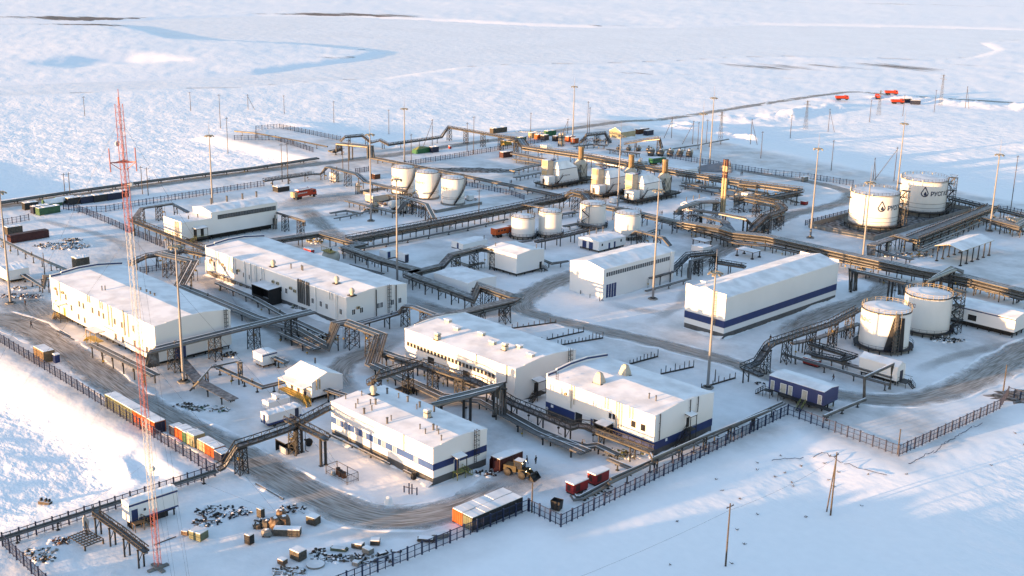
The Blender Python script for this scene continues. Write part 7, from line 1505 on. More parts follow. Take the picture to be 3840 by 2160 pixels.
for lab, p, h, st in (('wooden pole right of centre in the snowy foreground', (-103.5, 154.2, -1.2), 11.5, None), ('wooden pole with leaning strut in the foreground right', (-101.9, 184.3, -1.5), 12.5, (-1.2, 0.9)), ('tall pole at the corner of the right fence', (-106.3, 216.8), 5.5, None), ('lamp pole with arm at the right edge of the plant', (-107.8, 268.8), 6.5, None), ('tall post at the front fence corner', (-138.1, 143.1), 5.8, None),
        ('pole far left on the tundra', (-649.8, 305.6, -2.5), 11, None), ('pole left of the far valve yard', (-632.0, 361.5, -2.5), 11, None), ('tall pole beyond the far valve yard', (-565.5, 340.5, -2), 18, None), ('second tall pole beyond the far valve yard', (-497.1, 302.7, -2), 17, None), ('pole with strut left on the tundra', (-618.2, 391.3, -2.5), 9, (4, 2)), ('pole on the tundra behind the portal pipes', (-589.4, 397.0, -2.5), 11, None), ('pole on the tundra behind the road portal', (-545.3, 399.6, -2.5), 12, None), ('pole on the tundra left of the golden bridge rack', (-496.7, 399.2, -2.5), 13, None),
        ('pole with strut beside the thin truss rack', (-446.6, 385.9), 13, (-3, -3.5)), ('pole beside the golden bridge rack, left', (-423.7, 388.0), 14, None), ('pole beside the golden bridge rack, right', (-416.4, 385.5), 18, None), ('pole by the back road, left of the portal', (-422.4, 313.8), 10, None), ('pole by the back road, right of the portal', (-418.4, 313.9), 14, None), ('pole beside the road left of the tanker truck', (-416.8, 278.7), 16, None), ('second pole beside the road left of the tanker truck', (-411.9, 278.2), 17, None), ('pole in the snow near the stair tanks', (-413.7, 345.1), 14, None), ('pole at the far camp, left', (-438.7, 446.1), 12, None), ('pole with strut at the far camp', (-431.4, 466.4), 8, (-2, -2)), ('tall pole behind the far camp, left of a pair', (-425.0, 474.7), 17, None), ('tall pole behind the far camp, right of a pair', (-424.4, 475.5), 14, None),
        ('pole with strut at the snow berm', (-387.9, 498.5), 11, (-3, -3)), ('pole with struts behind the back fence, left', (-369.4, 492.2, -1), 12, (-4, -4)), ('pole behind the back fence, second', (-365.3, 491.1, -1), 12, None), ('pole behind the back fence, third', (-367.5, 501.2, -1), 12, None), ('pole with strut beyond the back fence near the berm', (-352.7, 518.6, -1.5), 13, (3, 2)), ('pole on the shaded snow beyond the back fence', (-323.9, 485.7, -1.5), 13, None), ('pole on the far right snow, first', (-358.6, 564.2, -2), 13, None), ('pole on the far right snow with strut', (-357.2, 599.8, -2), 13, (3, 2)), ('pole on the far right snow, third', (-360.0, 649.4, -2), 13, None), ('pole on the far right snow, fourth', (-358.9, 686.6, -2), 13, None), ('pole on the far right snow, fifth', (-355.5, 719.6, -2), 14, None), ('pole with stay wires on the far right', (-353.5, 757.5, -2), 14, (4, -3)), ('pole right of the left lettered-tank road', (-285.3, 484.8, -1), 14, None), ('pole with strut behind the lettered tanks', (-254.2, 484.8, -1), 15, (-7, -5)), ('dark pole cluster behind the nearer lettered tank', (-260.9, 478.8, -1), 10, (1, 1)), ('tall pole at the far right edge beyond the fence', (-193.5, 464.9), 22, None), ('pole beside the far camp at the left edge', (-450.1, 201.2), 8, None), ('second pole beside the camp at the left', (-445.4, 201.1), 9, None), ('pole near the radio mast by the back road', (-430.5, 223.4), 11, None), ('second pole near the radio mast by the back road', (-426.9, 223.9), 11, None), ('thin post in the middle yard', (-322.8, 301.9), 9, None), ('short lamp post behind the left block', (-322.8, 167.2), 7, None), ('post beside the pipe rack left of the left block', (-343.4, 145.3), 7, None), ('lamp post between compressors and tanks', (-314.8, 354.7), 8, None), ('thin pole at the right end of the long rack', (-156.5, 222.9, 0), 3, None)):
    pole(lab, p, h, st, arms=1 if h > 7 else 0)
def pylon(label, p, h):
    t = thing('lattice_pylon', label, 'pylon', (p[0], p[1], gz(p[0], p[1]))); b = MB(); a = 0.9
    for sx in (-1, 1):
        for sy in (-1, 1): b.bar((sx*a, sy*a, -0.4), (sx*0.2, sy*0.2, h), 0.09)
    k = 7
    for i in range(k):
        f0, f1 = i/k, (i+1)/k; w0, w1 = a+(0.2-a)*f0, a+(0.2-a)*f1
        for (ax, ay), (bx, by) in (((-1,-1),(1,-1)), ((1,-1),(1,1)), ((1,1),(-1,1)), ((-1,1),(-1,-1))): b.bar((ax*w0, ay*w0, h*f0), (bx*w1, by*w1, h*f1), 0.045); b.bar((ax*w1, ay*w1, h*f1), (bx*w1, by*w1, h*f1), 0.045)
    b.build('lattice', STEEL, t); MB().bar((-2.2,0,h*0.86), (2.2,0,h*0.86), 0.18).bar((-1.6,0,h*0.97), (1.6,0,h*0.97), 0.15).build('crossarm', STEEL, t)
pylon('lattice pylon at the snow piles behind the back fence', (-367.4, 512.9, -1.5), 15); pylon('lattice pylon in the far right snow, left', (-370.6, 597.9, -2), 16); pylon('lattice pylon at the far dump trucks', (-371.7, 680.5, -2), 15); pylon('lattice pylon at the far right road', (-369.8, 756.2, -2), 20)
def wire(label, a, b, sag=1.0):
    a, b = Vector(a), Vector(b); q = MB(); n = 10; pts = [a.lerp(b, i/n)-Vector((0,0,sag*4*(i/n)*(1-i/n))) for i in range(n+1)]
    q.tube(pts, 0.014, 4); tag(q.build('overhead_wire', STEELD), label, 'wire')
pa = (-103.5, 154.2, -1.2); pb = (-101.9, 184.3, -1.5)
wire('wire strung between the two foreground poles', (pa[0], pa[1], 9.6), (pb[0], pb[1], 10.4), 0.8); wire('wire running off left from the nearer foreground pole', (pa[0], pa[1], 9.6), (pa[0]-6, pa[1]-60, 9.5), 1.0)

# ------------------------------------------------------------------ pile rows behind the halls
def pile_row(label, a, b, n, z=1.2, beam=True):
    a, b = V3(a), V3(b); t = thing('pile_row', label, 'piles', (a.x, a.y, 0)); d = b-a
    for i in range(n):
        h = z*(0.6+0.7*rnd.random()); q = d*(i/(n-1)); link('pile', cached(('pl', round(h, 1)), lambda: MB().cyl((0,0,-0.3), (0,0,round(h, 1)), 0.1, n=7).mesh('pile', STEELD)), t, (q.x, q.y, 0))
    if beam: MB().bar((0,0,0.15), (d.x, d.y, 0.15), 0.3, 0.3).build('ground_beam', STEELD, t)
pile_row('row of short steel piles beside the small-window hall, far one', (-216.2, 214.7), (-212.2, 227.2), 9); pile_row('row of short steel piles with dark trench beside the small-window hall', (-203.8, 213.2), (-201.9, 227.0), 9, 1.4); pile_row('row of pale piles beside the small-window hall, near one', (-198.6, 213.7), (-195.1, 226.9), 14, 1.6); pile_row('row of steel piles behind the striped-base building, left', (-177.5, 216.9), (-176.5, 226.4), 9, 1.6); pile_row('row of steel piles behind the striped-base building, middle', (-168.0, 217.1), (-165.9, 227.0), 8, 1.7); pile_row('row of steel piles beside the right-hand mast', (-155.9, 216.9), (-154.6, 228.3), 7, 1.5)
pile_row('row of marker posts in front of the garage', (-230.2, 252.6), (-217.8, 251.2), 4, 1.6, False); pile_row('row of sticks on the snow left of the duct tank', (-156.8, 271.3), (-154.6, 282.2), 9, 1.4, False)

# ------------------------------------------------------------------ stores and scrap in the yards
def crate(label, p, sx=1.6, sy=1.4, h=1.2, rz=0.0, m=CRATE, name='wooden_crate', snow=True, z=0.0):
    t = thing(name, label, 'crate', (p[0], p[1], z), rz)
    def mk():
        b = MB(); b.box(-sx/2+0.06, sx/2-0.06, -sy/2+0.06, sy/2-0.06, 0.12, h-0.08); return b.mesh('core', m)
    link('body', cached(('crb', sx, sy, h, m.name), mk), t)
    n = max(2, int(h/0.35)); pl = cached(('crp', sx, h/n, m.name), lambda: MB().box(-sx/2, sx/2, -0.03, 0.03, 0.03, h/n-0.04).mesh('plank', m)); p2 = cached(('crp', sy, h/n, m.name), lambda: MB().box(-sy/2, sy/2, -0.03, 0.03, 0.03, h/n-0.04).mesh('plank', m))
    for i in range(n):
        for s in (-1, 1): link('plank', pl, t, (0, s*(sy/2-0.03), 0.1+i*(h-0.1)/n)); link('plank', p2, t, (s*(sx/2-0.03), 0, 0.1+i*(h-0.1)/n), math.pi/2)
    if snow: link('snow_cover', cached(('crs', sx, sy), lambda: MB().box(-sx/2+0.03, sx/2-0.05, -sy/2+0.02, sy/2-0.06, 0, 0.14).mesh('snow_cover', SNOW)), t, (0, 0, h))
    else: link('lid', cached(('crl', sx, sy, m.name), lambda: MB().box(-sx/2, sx/2, -sy/2, sy/2, 0, 0.06).mesh('lid', m)), t, (0, 0, h))
def bundle(label, p, r=0.9, h=1.5, m=TAN):
    """lumpy wrapped pallet load"""
    t = thing('wrapped_bundle', label, 'bundle', (p[0], p[1], 0), rnd.uniform(0, 3)); b = MB(); n = 9; vs = []; rg = random.Random(int(p[0]*10)); prof = [(0.92, 0.12), (1.05, h*0.3), (1.0, h*0.65), (0.8, h*0.92), (0.35, h*1.04)]
    for f, z in prof:
        for i in range(n): a = 2*math.pi*i/n; k = r*f*(0.85+0.3*rg.random()); vs.append((k*math.cos(a), k*math.sin(a), z+rg.uniform(-0.08, 0.08)))
    fs = [(k*n+i, k*n+(i+1)%n, (k+1)*n+(i+1)%n, (k+1)*n+i) for k in range(4) for i in range(n)]; b.add(vs, fs); b.add(vs[-n:], [tuple(range(n))], 1); b.build('load', [m, SNOW], t); MB().box(-r*0.85, r*0.85, -r*0.7, r*0.7, 0, 0.13).build('pallet', WOODG, t)
def plank_stack(label, p, L=3.0, W=1.2, H=0.5, rz=0.0, m=WOODG, name='plank_stack'):
    t = thing(name, label, 'stack', (p[0], p[1], 0), rz); rg = random.Random(int(p[0]*7+p[1])); n = max(3, int(W/0.28)); lv = max(1, int(H/0.16))
    pm = cached(('pk', L, m.name), lambda: MB().box(-L/2, L/2, -0.11, 0.11, 0, 0.13, 0).mesh('plank', m))
    for k in range(lv):
        for i in range(n):
            if rg.random() < 0.12*k: continue
            o = link('plank', pm, t, (rg.uniform(-0.15, 0.15), (i-(n-1)/2)*0.27, 0.05+k*0.16), rg.uniform(-0.06, 0.06))
    MB().box(-L/2+0.2, L/2-0.3, -W/2*0.9, W/2*0.8, 0.05+lv*0.16, 0.05+lv*0.16+0.07).build('snow_cover', SNOW, t)
def debris(label, p, rx, ry, n, cols, hmax=0.5, seed=1, rz=0.0, name='debris_heap'):
    """heap of small scrap half buried in snow: too jumbled to count"""
    rg = random.Random(seed); b = MB()
    for i in range(n):
        a = rg.uniform(0, 6.28); q = math.sqrt(rg.random()); x = rx*q*math.cos(a); y = ry*q*math.sin(a); x, y = x*math.cos(rz)-y*math.sin(rz), x*math.sin(rz)+y*math.cos(rz)
        k = rg.random(); s = (rg.uniform(0.5, 1.6), rg.uniform(0.08, 0.25), rg.uniform(0.05, 0.15)) if k < 0.5 else (rg.uniform(0.25, 0.6), rg.uniform(0.2, 0.5), rg.uniform(0.12, 0.4))
        an = rg.uniform(0, 3.14); ux = Vector((math.cos(an), math.sin(an), rg.uniform(-0.25, 0.25))).normalized(); uy = Vector((-math.sin(an), math.cos(an), rg.uniform(-0.2, 0.2))); uy = (uy-ux*ux.dot(uy)).normalized(); uz = ux.cross(uy)
        z = rg.uniform(0.0, hmax)*(1-q*0.7); m = rg.randrange(len(cols)); c = Vector((x, y, z+s[2]/2)); b.obox(c, ux*s[0]/2, uy*s[1]/2, uz*s[2]/2, m)
        if rg.random() < 0.3: b.obox(c+uz*(s[2]/2+0.03), ux*s[0]*0.45, uy*s[1]*0.45, uz*0.035, len(cols))
    for i in range(n//3):      # snow lumps among the scrap
        a = rg.uniform(0, 6.28); q = math.sqrt(rg.random()); x = rx*1.1*q*math.cos(a); y = ry*1.1*q*math.sin(a); x, y = x*math.cos(rz)-y*math.sin(rz), x*math.sin(rz)+y*math.cos(rz); r = rg.uniform(0.25, 0.7)
        b.lathe((x, y, 0), [(r, -0.1), (r*0.8, r*0.25), (r*0.4, r*0.42), (0.0, r*0.45)], 8, len(cols))
    o = b.build(name, list(cols)+[SNOW]); o.location = (p[0], p[1], max(0, gz(p[0], p[1]))); tag(o, label, 'debris', kind='stuff')
# bottom-left yard
crate('olive crate with snowy lid beside the guyed radio mast', (-169.5, 94.1), 2.6, 2.0, 1.5, 0.3, GREENP); crate('small brown crate left of the olive crate', (-172.2, 93.2), 1.2, 1.1, 0.8, 0.5, TAN)
crate('tall dark stand-box on the snow at lower left', (-162.1, 99.4), 1.3, 1.1, 1.8, 0.2, STEELD); crate('tall grey crate behind the wrapped bundles', (-168.9, 106.1), 1.2, 0.9, 1.8, 0.1, CRATE)
for i, (p, r, h, m, lab) in enumerate((((-164.0, 105.9), 1.1, 1.9, TAN, 'tan wrapped bundle, largest in the middle of the pile'), ((-163.4, 107.3), 1.1, 2.0, TAN, 'tan wrapped bundle right of the largest one'), ((-165.2, 105.0), 1.0, 1.3, CRATE, 'grey wrapped bundle at the left of the pile'), ((-166.5, 108.7), 0.9, 1.5, TAN, 'tan wrapped bundle at the back of the pile'), ((-162.7, 103.3), 1.0, 1.1, CONC, 'snowy grey bundle at the lower left of the pile'), ((-166.0, 103.6), 0.8, 0.9, CRATE, 'small grey bundle at the far left of the pile'))): bundle(lab, p, r, h, m)
for p, sx, sy, h, rz, lab in (((-160.4, 105.9), 4.6, 1.5, 1.3, 0.75, 'long stacked crate in front of the wrapped bundles'), ((-160.8, 111.6), 2.0, 1.6, 1.5, 0.3, 'snow-topped crate right of the wrapped bundles'), ((-152.3, 102.5), 2.2, 1.8, 1.7, 0.15, 'open dark crate at the bottom centre-left'), ((-152.6, 99.6), 1.3, 1.1, 0.9, 0.2, 'small orange-brown crate at the bottom'), ((-146.0, 112.1), 1.7, 1.2, 1.0, 0.1, 'pale crate among the scrap at bottom centre'), ((-148.7, 112.1), 1.9, 1.3, 0.9, 0.5, 'dark crate among the scrap at bottom centre'), ((-147.7, 115.0), 1.6, 1.4, 0.9, 0.8, 'tilted crate at the back of the bottom scrap'), ((-144.1, 108.2), 1.2, 0.9, 0.7, 0.4, 'small pale crate nearest in the bottom scrap')):
    crate(lab, p, sx, sy, h, rz, TAN if 'orange' in lab else (CONC if 'pale' in lab else CRATE))
plank_stack('stack of timber with snow at bottom centre', (-142.7, 122.1), 3.0, 1.4, 0.7, 0.7); plank_stack('pale tipped beams beside the timber stack', (-142.0, 124.7), 2.6, 1.2, 0.8, 1.2, CONC); plank_stack('pallet of planks among the bottom scrap', (-150.1, 109.2), 2.8, 1.2, 0.6, 0.6, GREENP); plank_stack('tin sheets stacked among the bottom scrap', (-144.0, 113.6), 1.8, 1.0, 0.6, 1.4, STEEL); plank_stack('flat boards at the bottom scrap', (-143.3, 116.0), 1.8, 0.9, 0.3, 0.7)
for p, rx, ry, n, cols, hm, lab in (((-148.4, 106.7), 3.5, 1.3, 40, (WOODG, STEELD, CRATE), 0.4, 'snowy scrap boards left in the bottom centre'), ((-144.1, 110.8), 4.5, 1.6, 50, (WOODG, CONC, STEELD), 0.4, 'snowy scrap in the bottom centre'), ((-151.7, 106.1), 1.2, 1.0, 24, (BROWN, STEELD, CRATE), 0.7, 'small heap of dark scrap pieces'), ((-149.7, 98.9), 2.6, 1.4, 36, (CONC, TAN, CRATE), 0.5, 'heap of pale rubble at the bottom edge'), ((-167.6, 112.0), 2.6, 1.4, 34, (STEELD, BROWN, BLACK), 0.7, 'dark scrap beside the wrapped bundles'), ((-166.4, 105.1), 2.0, 1.6, 30, (CRATE, STEELD, TAN), 0.5, 'scrap behind the wrapped bundles'),
        ((-175.0, 102.4), 5.0, 2.6, 90, (STEELD, STEEL, NAVY), 0.35, 'dark scrap field between road and mast'), ((-173.5, 98.0), 2.5, 1.4, 34, (STEELD, CRATE, STEEL), 0.3, 'smaller scrap left of the dark field'), ((-183.9, 76.2), 1.8, 1.0, 26, (STEELD, BROWN), 0.6, 'dark heap by the steel frame'), ((-179.8, 71.6), 1.8, 1.0, 24, (WOOD, STEELD, CRATE), 0.5, 'timber and scrap at the bottom left'), ((-182.8, 72.3), 3.0, 1.4, 26, (STEELD, CONC), 0.3, 'snowy lumps of scrap at the bottom left'), ((-219.8, 125.7), 5.0, 2.0, 60, (STEELD, GREEN, CONC), 0.4, 'scrap under snow below the front mast'), ((-224.9, 122.9), 2.5, 1.2, 24, (STEELD, CRATE), 0.4, 'dark scrap left below the front mast'),
        ((-373.0, 164.4), 9.0, 4.5, 150, (STEELD, STEEL, CRATE, NAVY), 0.6, 'scrap yard of dark parts at upper left'), ((-377.4, 170.0), 3.5, 2.0, 50, (STEELD, CRATE), 1.2, 'taller scrap at the right of the upper left yard'), ((-326.6, 131.3), 6.0, 2.0, 80, (BROWN, STEELD, NAVY), 0.6, 'dark rubbish heap at the foot of the left mast'), ((-334.9, 133.7), 2.5, 1.2, 28, (STEEL, CONC), 0.5, 'grey rubbish above the dark heap'), ((-350.7, 273.2), 3.0, 1.5, 40, (YELLOW, STEELD, STEEL), 1.6, 'tangle of yellow valves in the tank yard'), ((-356.3, 282.6), 2.6, 1.3, 50, (YELLOW, BROWN, STEEL), 2.0, 'thicket of golden valves beside the vessels'), ((-359.1, 300.1), 3.4, 1.0, 50, (YELLOW, STEEL), 2.6, 'golden valve thicket before the stair tanks'),
        ((-240.7, 171.7), 4.2, 1.2, 70, (YELLOW, LIME, STEELD), 2.2, 'yellow valve cluster under the pipe loop'), ((-325.2, 229.8), 3.0, 1.6, 60, (YELLOW, STEEL, LIME), 2.4, 'yellow valve cluster behind the longest building'), ((-184.9, 368.2), 9.0, 2.4, 130, (STEEL, GALV2, YELLOW), 1.2, 'tangle of valves and pipes before the walkway rack'), ((-211.6, 435.5), 9, 3.5, 110, (STEELD, BLACK, STEEL), 0.8, 'dark pipework between the lettered tanks'), ((-407.0, 460.0), 9, 3.5, 110, (STEELD, STEEL, BROWN), 1.8, 'jumbled machinery at the far camp'), ((-401.8, 460.2), 5, 3, 60, (STEELD, CONC, STEEL), 2.6, 'scaffolded machinery before the far shed'), ((-260.9, 382.7), 8, 3, 90, (STEELD, BROWN, STEEL), 1.0, 'dark pipework beside the banded stack'), ((-257.1, 343.1), 6, 2.5, 70, (STEELD, STEEL), 1.6, 'dark valves under the long rack'), ((-445.1, 455.6), 10, 2, 60, (STEELD, CRATE, GREENB), 1.0, 'scattered stores behind the far camp'), ((-223.6, 310.0), 6, 2.0, 60, (STEELD, STEEL), 1.0, 'dark valves between garage and warehouse'), ((-134.3, 293.9), 4.5, 2.0, 70, (STEELD, BLACK, STEEL), 1.4, 'dark pumps at the foot of the second tank'), ((-141.4, 274.5), 3.0, 1.6, 50, (STEELD, BROWN, BLACK), 1.2, 'dark pumps at the foot of the duct tank'), ((-143.2, 318.8), 2.4, 1.4, 46, (STEELD, STEEL), 3.0, 'dark pipe tangle right of the second tank'), ((-342.0, 315.3), 3, 1.5, 30, (BROWN, CRATE, STEELD), 0.8, 'brown stores right of the stair tanks'),
        ((-143.1, 174.3), 4.0, 1.4, 50, (STEEL, LIME, STEELD), 1.6, 'valve cluster at the corner of the front fence pipes'), ((-135.3, 157.5), 3.2, 1.0, 30, (WOODG, CRATE, STEELD), 0.8, 'pallets and boards beside the red generators'), ((-267.0, 182.8), 2.2, 1.2, 40, (STEELD, BLACK, LIME), 1.6, 'dark valves beside the porch of the longest building'), ((-246.5, 147.9), 2.4, 1.4, 40, (STEELD, BLACK), 1.0, 'dark bushy scrap at the end of the left block'), ((-155.2, 148.4), 2.6, 1.2, 24, (STEELD, BROWN), 0.3, 'dirty snow and boards behind the nearest building'), ((-148.5, 229.6), 1, 1, 6, (STEELD,), 0.2, 'few dark stones by the module')):
    debris(lab, p, rx, ry, n, cols, hm, hash(lab) % 1000 if False else sum(map(ord, lab)), 0.785)
# steel frame, dish antenna, pallets and small things
x, y = (-180.9, 79.4); t = thing('steel_frame', 'flat steel grid frame lying on blocks near the radio mast', 'frame', (x, y, 0), 0.1)
for i in range(7): MB().box(-2.6+i*0.85, -2.5+i*0.85, -1.8, 1.8, 0.7, 0.85).build('bar', WOODG, t); MB().box(-2.6, 2.6, -1.8+i*0.58, -1.7+i*0.58, 0.86, 0.98).build('crossbar', WOODG, t)
for sx in (-2.5, 2.5):
    for sy in (-1.7, 1.7): MB().box(sx-0.12, sx+0.12, sy-0.12, sy+0.12, -0.2, 0.7).build('leg', WOODG, t)
x, y = (-184.8, 80.8); t = thing('dish_stand', 'pale dish panel leaning on a stand beside the steel frame', 'antenna', (x, y, 0), 0.3); MB().add([(0,0,0.4),(0.25,0.9,0.3),(0.3,1.1,1.7),(0.1,0.3,3.0),(0.06,0,2.6),(0.12,0,0.4),(0.37,0.9,0.3),(0.42,1.1,1.7),(0.22,0.3,3.0),(0.18,0,2.6)], [(0,1,2,3,4),(9,8,7,6,5),(0,5,6,1),(1,6,7,2),(2,7,8,3),(3,8,9,4),(4,9,5,0)]).build('panel', MASTWH, t); MB().bar((0.4,0.4,0), (0.2,0.4,2.0), 0.1).bar((1.2,0.4,0), (0.3,0.4,1.7), 0.1).build('stand', STEELD, t)
x, y = (-203.2, 82.2); t = thing('concrete_block', 'lone block with pegs on the snowy bank below the left fence', 'block', (x, y, gz(x, y)), 0.5); MB().box(-1.2, 1.2, -0.5, 0.5, 0, 0.6, 0, 1).build('body', [WOODG, SNOW], t)
for dx in (-0.8, 0.2, 0.9): MB().box(dx-0.12, dx+0.12, -0.3, 0.3, 0.6, 1.1).build('peg', STEELD, t)
x, y = (-172.7, 126.7); t = thing('wire_pen', 'open wire pen with rusty drums in front of the nearest building', 'pen', (x, y, 0), 0.0); W, D, Hh = 6.6, 2.6, 1.9
for px, py in ((-W/2, -D/2), (W/2, -D/2), (W/2, D/2), (-W/2, D/2), (0, D/2)): MB().box(px-0.06, px+0.06, py-0.06, py+0.06, -0.2, Hh).build('post', WOODG, t)
for a, c in (((-W/2, -D/2), (W/2, -D/2)), ((W/2, -D/2), (W/2, D/2)), ((W/2, D/2), (-W/2, D/2)), ((-W/2, D/2), (-W/2, -D/2))): MB().bar((a[0], a[1], Hh-0.05), (c[0], c[1], Hh-0.05), 0.08).bar((a[0], a[1], 0.5), (c[0], c[1], 0.5), 0.06).build('rail', WOODG, t)
q = MB()
for i in range(16): q.bar((-W/2+W*i/15, -D/2, 0), (-W/2+W*i/15, -D/2, Hh-0.3), 0.03)
for i in range(8): q.bar((W/2, -D/2+D*i/7, 0), (W/2, -D/2+D*i/7, Hh-0.3), 0.04)
q.build('wire_mesh', WOODG, t)
for i, (dx, dy, m, h, lab) in enumerate(((-1.6, 0.3, BROWN, 1.3, 'rusty drum left in the wire pen'), (-0.6, 0.1, BROWN, 1.2, 'rusty drum middle in the wire pen'), (0.3, 0.2, BROWN, 1.1, 'rusty drum right in the wire pen'), (-2.0, -0.6, MASTWH, 0.9, 'pale sack in the wire pen'))):
    o = thing('drum', lab, 'drum', (x+dx, y+dy, 0)); MB().cyl((0,0,0), (0,0,h), 0.5, 0.45 if m is BROWN else 0.3, 12).build('body', m, o, True); MB().cyl((0,0,h), (0,0,h+0.06), 0.42, n=12).build('lid', BLACK if m is BROWN else SNOW, o)
for p, rz, lab in (((-166.7, 137.4), 0.7, 'dark hatch cover on the roofed yard between the halls'),): pass
x, y = (-199.5, 165.0); t = thing('hatch_cover', 'dark square platform on the snow between the two front halls', 'platform', (x, y, 0), 0.05); MB().box(-2.2, 2.2, -1.8, 1.8, 0.35, 0.5).build('deck', STEELD, t)
for sx in (-2, 2):
    for sy in (-1.6, 1.6): MB().box(sx-0.1, sx+0.1, sy-0.1, sy+0.1, -0.2, 0.35).build('leg', STEELD, t)
x, y = (-158.7, 131.6); t = thing('valve_stand', 'small blue valve stand with posts by the road bend', 'stand', (x, y, 0))
for dx, dy, h in ((-1.2, -0.2, 1.3), (0.0, 0.0, 2.2), (0.35, 0.4, 2.0), (1.3, 0.8, 1.5)): MB().box(dx-0.09, dx+0.09, dy-0.09, dy+0.09, -0.2, h).build('post', STEELB, t)
MB().bar((-1.2,-0.2,1.0), (1.3,0.8,1.2), 0.08).bar((-1.2,-0.2,1.25), (0,0,1.3), 0.07).build('rail', STEELB, t)
x, y = (-135.8, 147.2); t = thing('waste_bin', 'dark steel waste bin inside the front corner fence', 'bin', (x, y, 0), 0.3); q = MB(); q.add([(-0.8,-0.7,0.2),(0.8,-0.7,0.2),(0.8,0.7,0.2),(-0.8,0.7,0.2),(-0.95,-0.8,2.0),(0.95,-0.8,2.0),(0.95,0.8,2.0),(-0.95,0.8,2.0)], [(0,1,5,4),(1,2,6,5),(2,3,7,6),(3,0,4,7),(0,3,2,1)]); q.build('body', STEELD, t); MB().box(-0.85, 0.85, -0.7, 0.7, 1.5, 1.55).build('fill', BLACK, t)
x, y = (-190.0, 124.5); t = thing('equipment_kiosk', 'dark open kiosk with white panel under the walkway bridge', 'kiosk', (x, y, 0), 0); MB().box(-1.8, 1.8, 0, 2.4, 2.3, 2.5, 0, 1).build('roof', [STEELD, SNOW], t); MB().box(-1.75, 1.75, 2.2, 2.35, 0, 2.3).box(-1.75, -1.6, 0, 2.2, 0, 2.3).build('wall', STEELD, t); MB().box(-0.6, 1.75, 0.1, 0.25, 0.1, 1.4).build('panel', MASTWH, t)
x, y = (-189.1, 130.7); t = thing('cable_drum', 'upright dark cable drum beside the bridge posts', 'drum', (x, y, 0), 0.8); MB().cyl((0,-0.4,0.75), (0,-0.32,0.75), 0.75, n=16).cyl((0,0.32,0.75), (0,0.4,0.75), 0.75, n=16).build('flange', STEELD, t); MB().cyl((0,-0.32,0.75), (0,0.32,0.75), 0.45, n=12).build('core', BLACK, t)
x, y = (-148.6, 103.3); t = thing('manhole_slab', 'round snowy slab at the bottom of the debris yard', 'slab', (x, y, 0)); MB().cyl((0,0,0), (0,0,0.35), 1.5, n=20, m=0, capm=1).build('slab', [CONC, SNOW], t)
x, y = (-174.9, 87.1); t = thing('long_pipe', 'thin dark pipe lying on the snow right of the radio mast', 'pipe', (x, y, 0)); a = (-172.4, 87.4); c = (-172.5, 91.5); MB().tube([(a[0]-x, a[1]-y, 0.1), (c[0]-x, c[1]-y, 0.1)], 0.09, 6).build('pipe', STEELD, t)
x, y = (-291.4, 125.1); t = thing('long_pipe', 'dark pipes on the snow before the left block', 'pipe', (x, y, 0)); c = (-281.6, 125.1); MB().tube([(0, 0, 0.15), (c[0]-x, c[1]-y, 0.15)], 0.13, 6).build('pipe', STEELD, t); MB().tube([(0.5, 0.6, 0.15), (c[0]-x-3, c[1]-y+0.5, 0.15)], 0.1, 6).build('pipe', STEELD, t)
x, y = (-180.9, 112.9); t = thing('long_pipe', 'white pipe lying along the edge of the road', 'pipe', (x, y, 0)); c = (-172.1, 113.0); MB().tube([(0, 0, 0.25), (c[0]-x, c[1]-y, 0.25)], 0.2, 8, 0, 1).build('pipe', [GALV, SNOW], t)
x, y = (-158.0, 126.2); t = thing('snow_block', 'lone upright block of snow at the road bend', 'snow', (x, y, 0)); MB().lathe((0,0,0), [(0.9,-0.1),(0.8,0.6),(0.5,1.4),(0.0,1.6)], 9).build('block', SNOW, t)
# dark bare patches
def patch(label, p, rx, ry, rz=0.785, seed=3):
    rg = random.Random(seed); b = MB(); n = 40; rn = 7; ks = [0.75+0.4*rg.random() for _ in range(n)]; xs = [p[0]]; ys = [p[1]]
    for r in range(1, rn+1):
        for i in range(n): a = 2*math.pi*i/n; k = r/rn*(1+(ks[i]-1)*r/rn); x, y = rx*k*math.cos(a), ry*k*math.sin(a); xs.append(p[0]+x*math.cos(rz)-y*math.sin(rz)); ys.append(p[1]+x*math.sin(rz)+y*math.cos(rz))
    zs = height(np.array(xs), np.array(ys)) + 0.07 - 0.1*(np.arange(len(xs)) > (rn-1)*n)
    fs = [(0, 1+i, 1+(i+1) % n) for i in range(n)] + [(1+(r-1)*n+i, 1+r*n+i, 1+r*n+(i+1) % n, 1+(r-1)*n+(i+1) % n) for r in range(1, rn) for i in range(n)]
    b.add(list(zip(xs, ys, [float(z) for z in zs])), fs); tag(b.build('bare_ground', BARE, None, True), label, kind='structure')
patch('bare dark ground behind the stair tanks', (-385.6, 360.1), 22, 6); patch('bare dark ground at the right edge below the fence', (-102.7, 268.6, -1), 9, 5, 0.785, 5)
